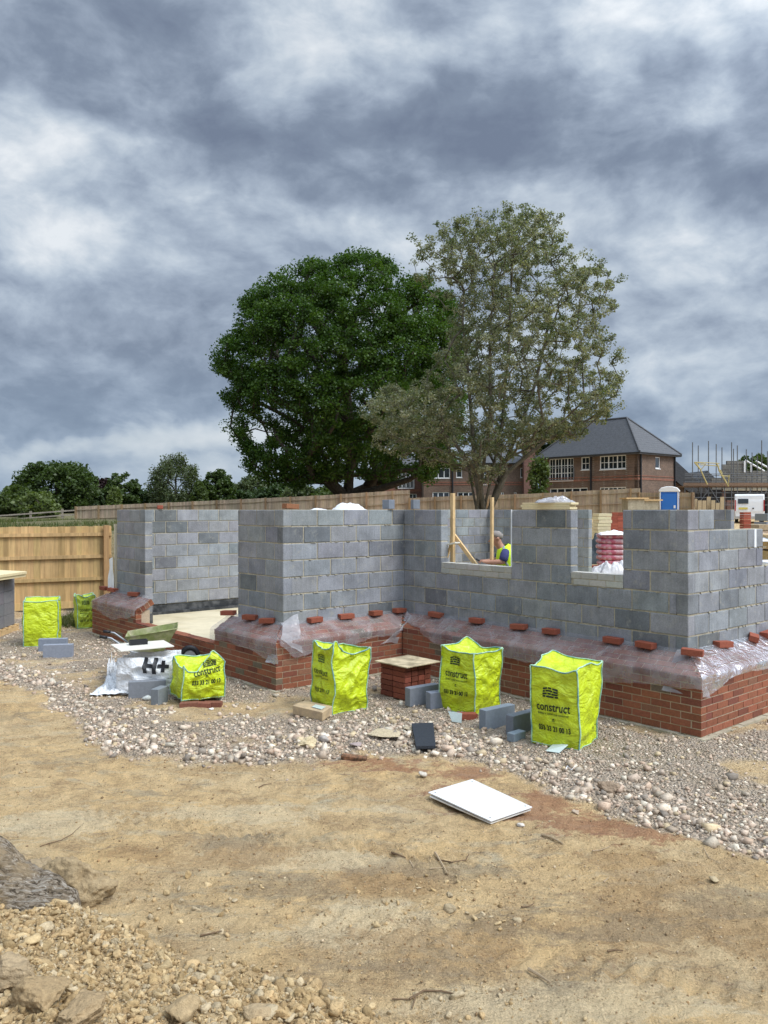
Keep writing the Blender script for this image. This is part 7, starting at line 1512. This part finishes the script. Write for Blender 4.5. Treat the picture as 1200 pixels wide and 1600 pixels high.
G1 = [(.060, .095, .025), (.075, .115, .03), (.05, .08, .022)]; G2 = [(.085, .12, .035), (.10, .14, .04), (.07, .10, .03)]; G3 = [(.045, .075, .028), (.055, .09, .03)]; G4 = [(.13, .17, .05), (.16, .20, .06), (.11, .15, .05)]; GW_ = [(.10, .13, .06), (.13, .16, .08), (.085, .11, .05)]; PU = [(.035, .018, .02), (.045, .022, .025)]
tree('field_maple', 88, 722, 806, 62, 88, 'broad bushy green tree with a layered flat top at the left', G1, nclu=300, nl=75, seed=3)
tree('hawthorn_bush', 20, 762, 812, 46, 80, 'rounded bush at the left edge behind the rail fence', G2, cat='bush', nclu=150, nl=60, seed=4)
tree('hawthorn_bush', 60, 772, 815, 32, 76, 'lighter bush with cream blossom in front of the broad left tree', G4, cat='bush', nclu=90, nl=50, seed=5)
tree('copper_beech', 158, 745, 800, 15, 96, 'small dark purple leaved tree between the left green trees', PU, nclu=70, nl=60, seed=6)
tree('ash_tree', 190, 742, 806, 27, 94, 'rounded mid green tree right of the purple one', G1, nclu=130, nl=70, seed=7)
tree('conifer', 178, 762, 806, 10, 82, 'slim yellow green young tree before the rounded mid green tree', G4, kind=1, nclu=50, nl=50, seed=8)
tree('dark_shrub', 130, 765, 806, 32, 92, 'low dark shrub mass right of the broad left tree', G3, cat='bush', nclu=110, nl=60, seed=9)
tree('birch_tree', 274, 712, 804, 40, 96, 'birch with drooping tips standing above the hedge', GW_, kind=2, nclu=210, nl=75, seed=10, size=.30)
tree('dark_shrub', 225, 766, 806, 30, 98, 'low bush left of the birch', G3, cat='bush', nclu=100, nl=60, seed=11)
tree('ash_tree', 340, 738, 806, 26, 92, 'deep green rounded tree right of the birch', G1, nclu=140, nl=70, seed=12)
tree('conifer', 312, 752, 806, 14, 89, 'yellow green bush squeezed between birch and deep green tree', G2, kind=1, nclu=60, nl=50, seed=13)
tree('willow_tree', 392, 744, 806, 34, 110, 'pale grey green distant tree under the oak crown', GW_, nclu=130, nl=60, seed=14)
tree('dark_shrub', 375, 764, 806, 26, 96, 'dark hedge bush just left of the oak crown edge', G3, cat='bush', nclu=90, nl=60, seed=15)
tree('hawthorn_bush', 425, 760, 806, 28, 92, 'dark bush under the left side of the oak', G3, cat='bush', nclu=90, nl=60, seed=16)
tree('willow_bush', 468, 756, 804, 28, 86, 'pale grey green bush under the oak, left of its trunk', GW_, cat='bush', nclu=100, nl=60, seed=17)
tree('hawthorn_bush', 512, 760, 804, 20, 84, 'green bush beside the left of the oak trunk', G2, cat='bush', nclu=80, nl=60, seed=18)
tree('hawthorn_bush', 575, 764, 804, 22, 76, 'yellow green bush right of the oak trunk', G2, cat='bush', nclu=80, nl=60, seed=19)
tree('distant_tree', 250, 772, 808, 90, 150, 'far low line of green trees behind the birch', G3, nclu=200, nl=60, size=.5, seed=20)
tree('distant_tree', 440, 754, 804, 60, 130, 'distant tree mass glimpsed below the oak crown', G3, nclu=160, nl=60, size=.45, seed=21)
tree('distant_tree', 60, 775, 812, 120, 150, 'far low line of trees behind the left bushes', G3, nclu=220, nl=60, size=.5, seed=23)
tree('young_tree', 843, 716, 790, 13, 54, 'slim young tree in front of the right house corner', G2, kind=0, nclu=60, nl=45, size=.2, seed=22, group=None)
tree('garden_tree', 862, 650, 745, 45, 100, 'dark tree rising behind the roofs between the two houses', G3, nclu=160, nl=70, size=.4, seed=24, group=None)
tree('garden_tree', 1175, 712, 770, 34, 95, 'green tree behind the half built block house', G2, nclu=130, nl=60, size=.35, seed=25, group=None)
for i, (px, top, hw, lb) in enumerate(((-90, 752, 70, 'bushy green tree beyond the left edge of the picture'), (-230, 758, 80, 'second bushy green tree further beyond the left edge'), (1290, 735, 60, 'green tree beyond the right edge behind the block house'), (1420, 745, 80, 'wide green tree far beyond the right edge'), (1560, 740, 70, 'last green tree far beyond the right edge'))):
    tree('field_maple', px, top, 806, hw, 100+i*3, lb, G1, nclu=130, nl=50, size=.45, seed=60+i)
# ---- grass and weeds on the bank behind the timber fence and near the plinth
def tufts(name, xs, ys, hgt, pal, label, nb=9, sp=.12, wd=.012):
    r = np.random.default_rng(31); n = len(xs); X = np.repeat(xs, nb)+r.normal(0, sp, n*nb); Y = np.repeat(ys, nb)+r.normal(0, sp, n*nb); Z = Zt(X, Y)-.01; h = hgt*r.uniform(.5, 1.3, n*nb); a = r.uniform(0, 2*np.pi, n*nb); lx, ly_ = r.normal(0, .35, n*nb)*h, r.normal(0, .35, n*nb)*h; c, s = np.cos(a)*wd, np.sin(a)*wd
    v = np.stack([np.stack([X-c, Y-s, Z], -1), np.stack([X+c, Y+s, Z], -1), np.stack([X+lx, Y+ly_, Z+h], -1)], 1).reshape(-1, 3); f = np.arange(len(X)*3).reshape(-1, 3); pal = np.array(pal); col = np.repeat(pal[r.integers(0, len(pal), len(X))], 3, 0)
    return tag(mesh_np(name, v, f, M_LEAF, cols=col), label, 'grass', kind='stuff')
r = np.random.default_rng(8); GR = [(.09, .12, .03), (.13, .15, .05), (.20, .18, .09), (.06, .085, .025)]
x = r.uniform(-22, -6.6, 5200); y = r.uniform(18.6, 48, 5200); k = (x < -6.6) & (np.abs(x)/y < .56) & (y > 18.9-(-x-6.2)*.55*0+0) & (fbm(x*.35, y*.35, 3.0, 3) > .08); tufts('bank_grass', x[k], y[k], .16, GR, 'rough grass and weeds on the raised bank behind the timber fence', nb=8, wd=.016)
x = r.uniform(-6.7, -5.55, 420); y = r.uniform(15.6, 17.8, 420); tufts('verge_grass', x, y, .11, GR, 'strip of short grass at the foot of the timber fence between the yellow bags', nb=12)
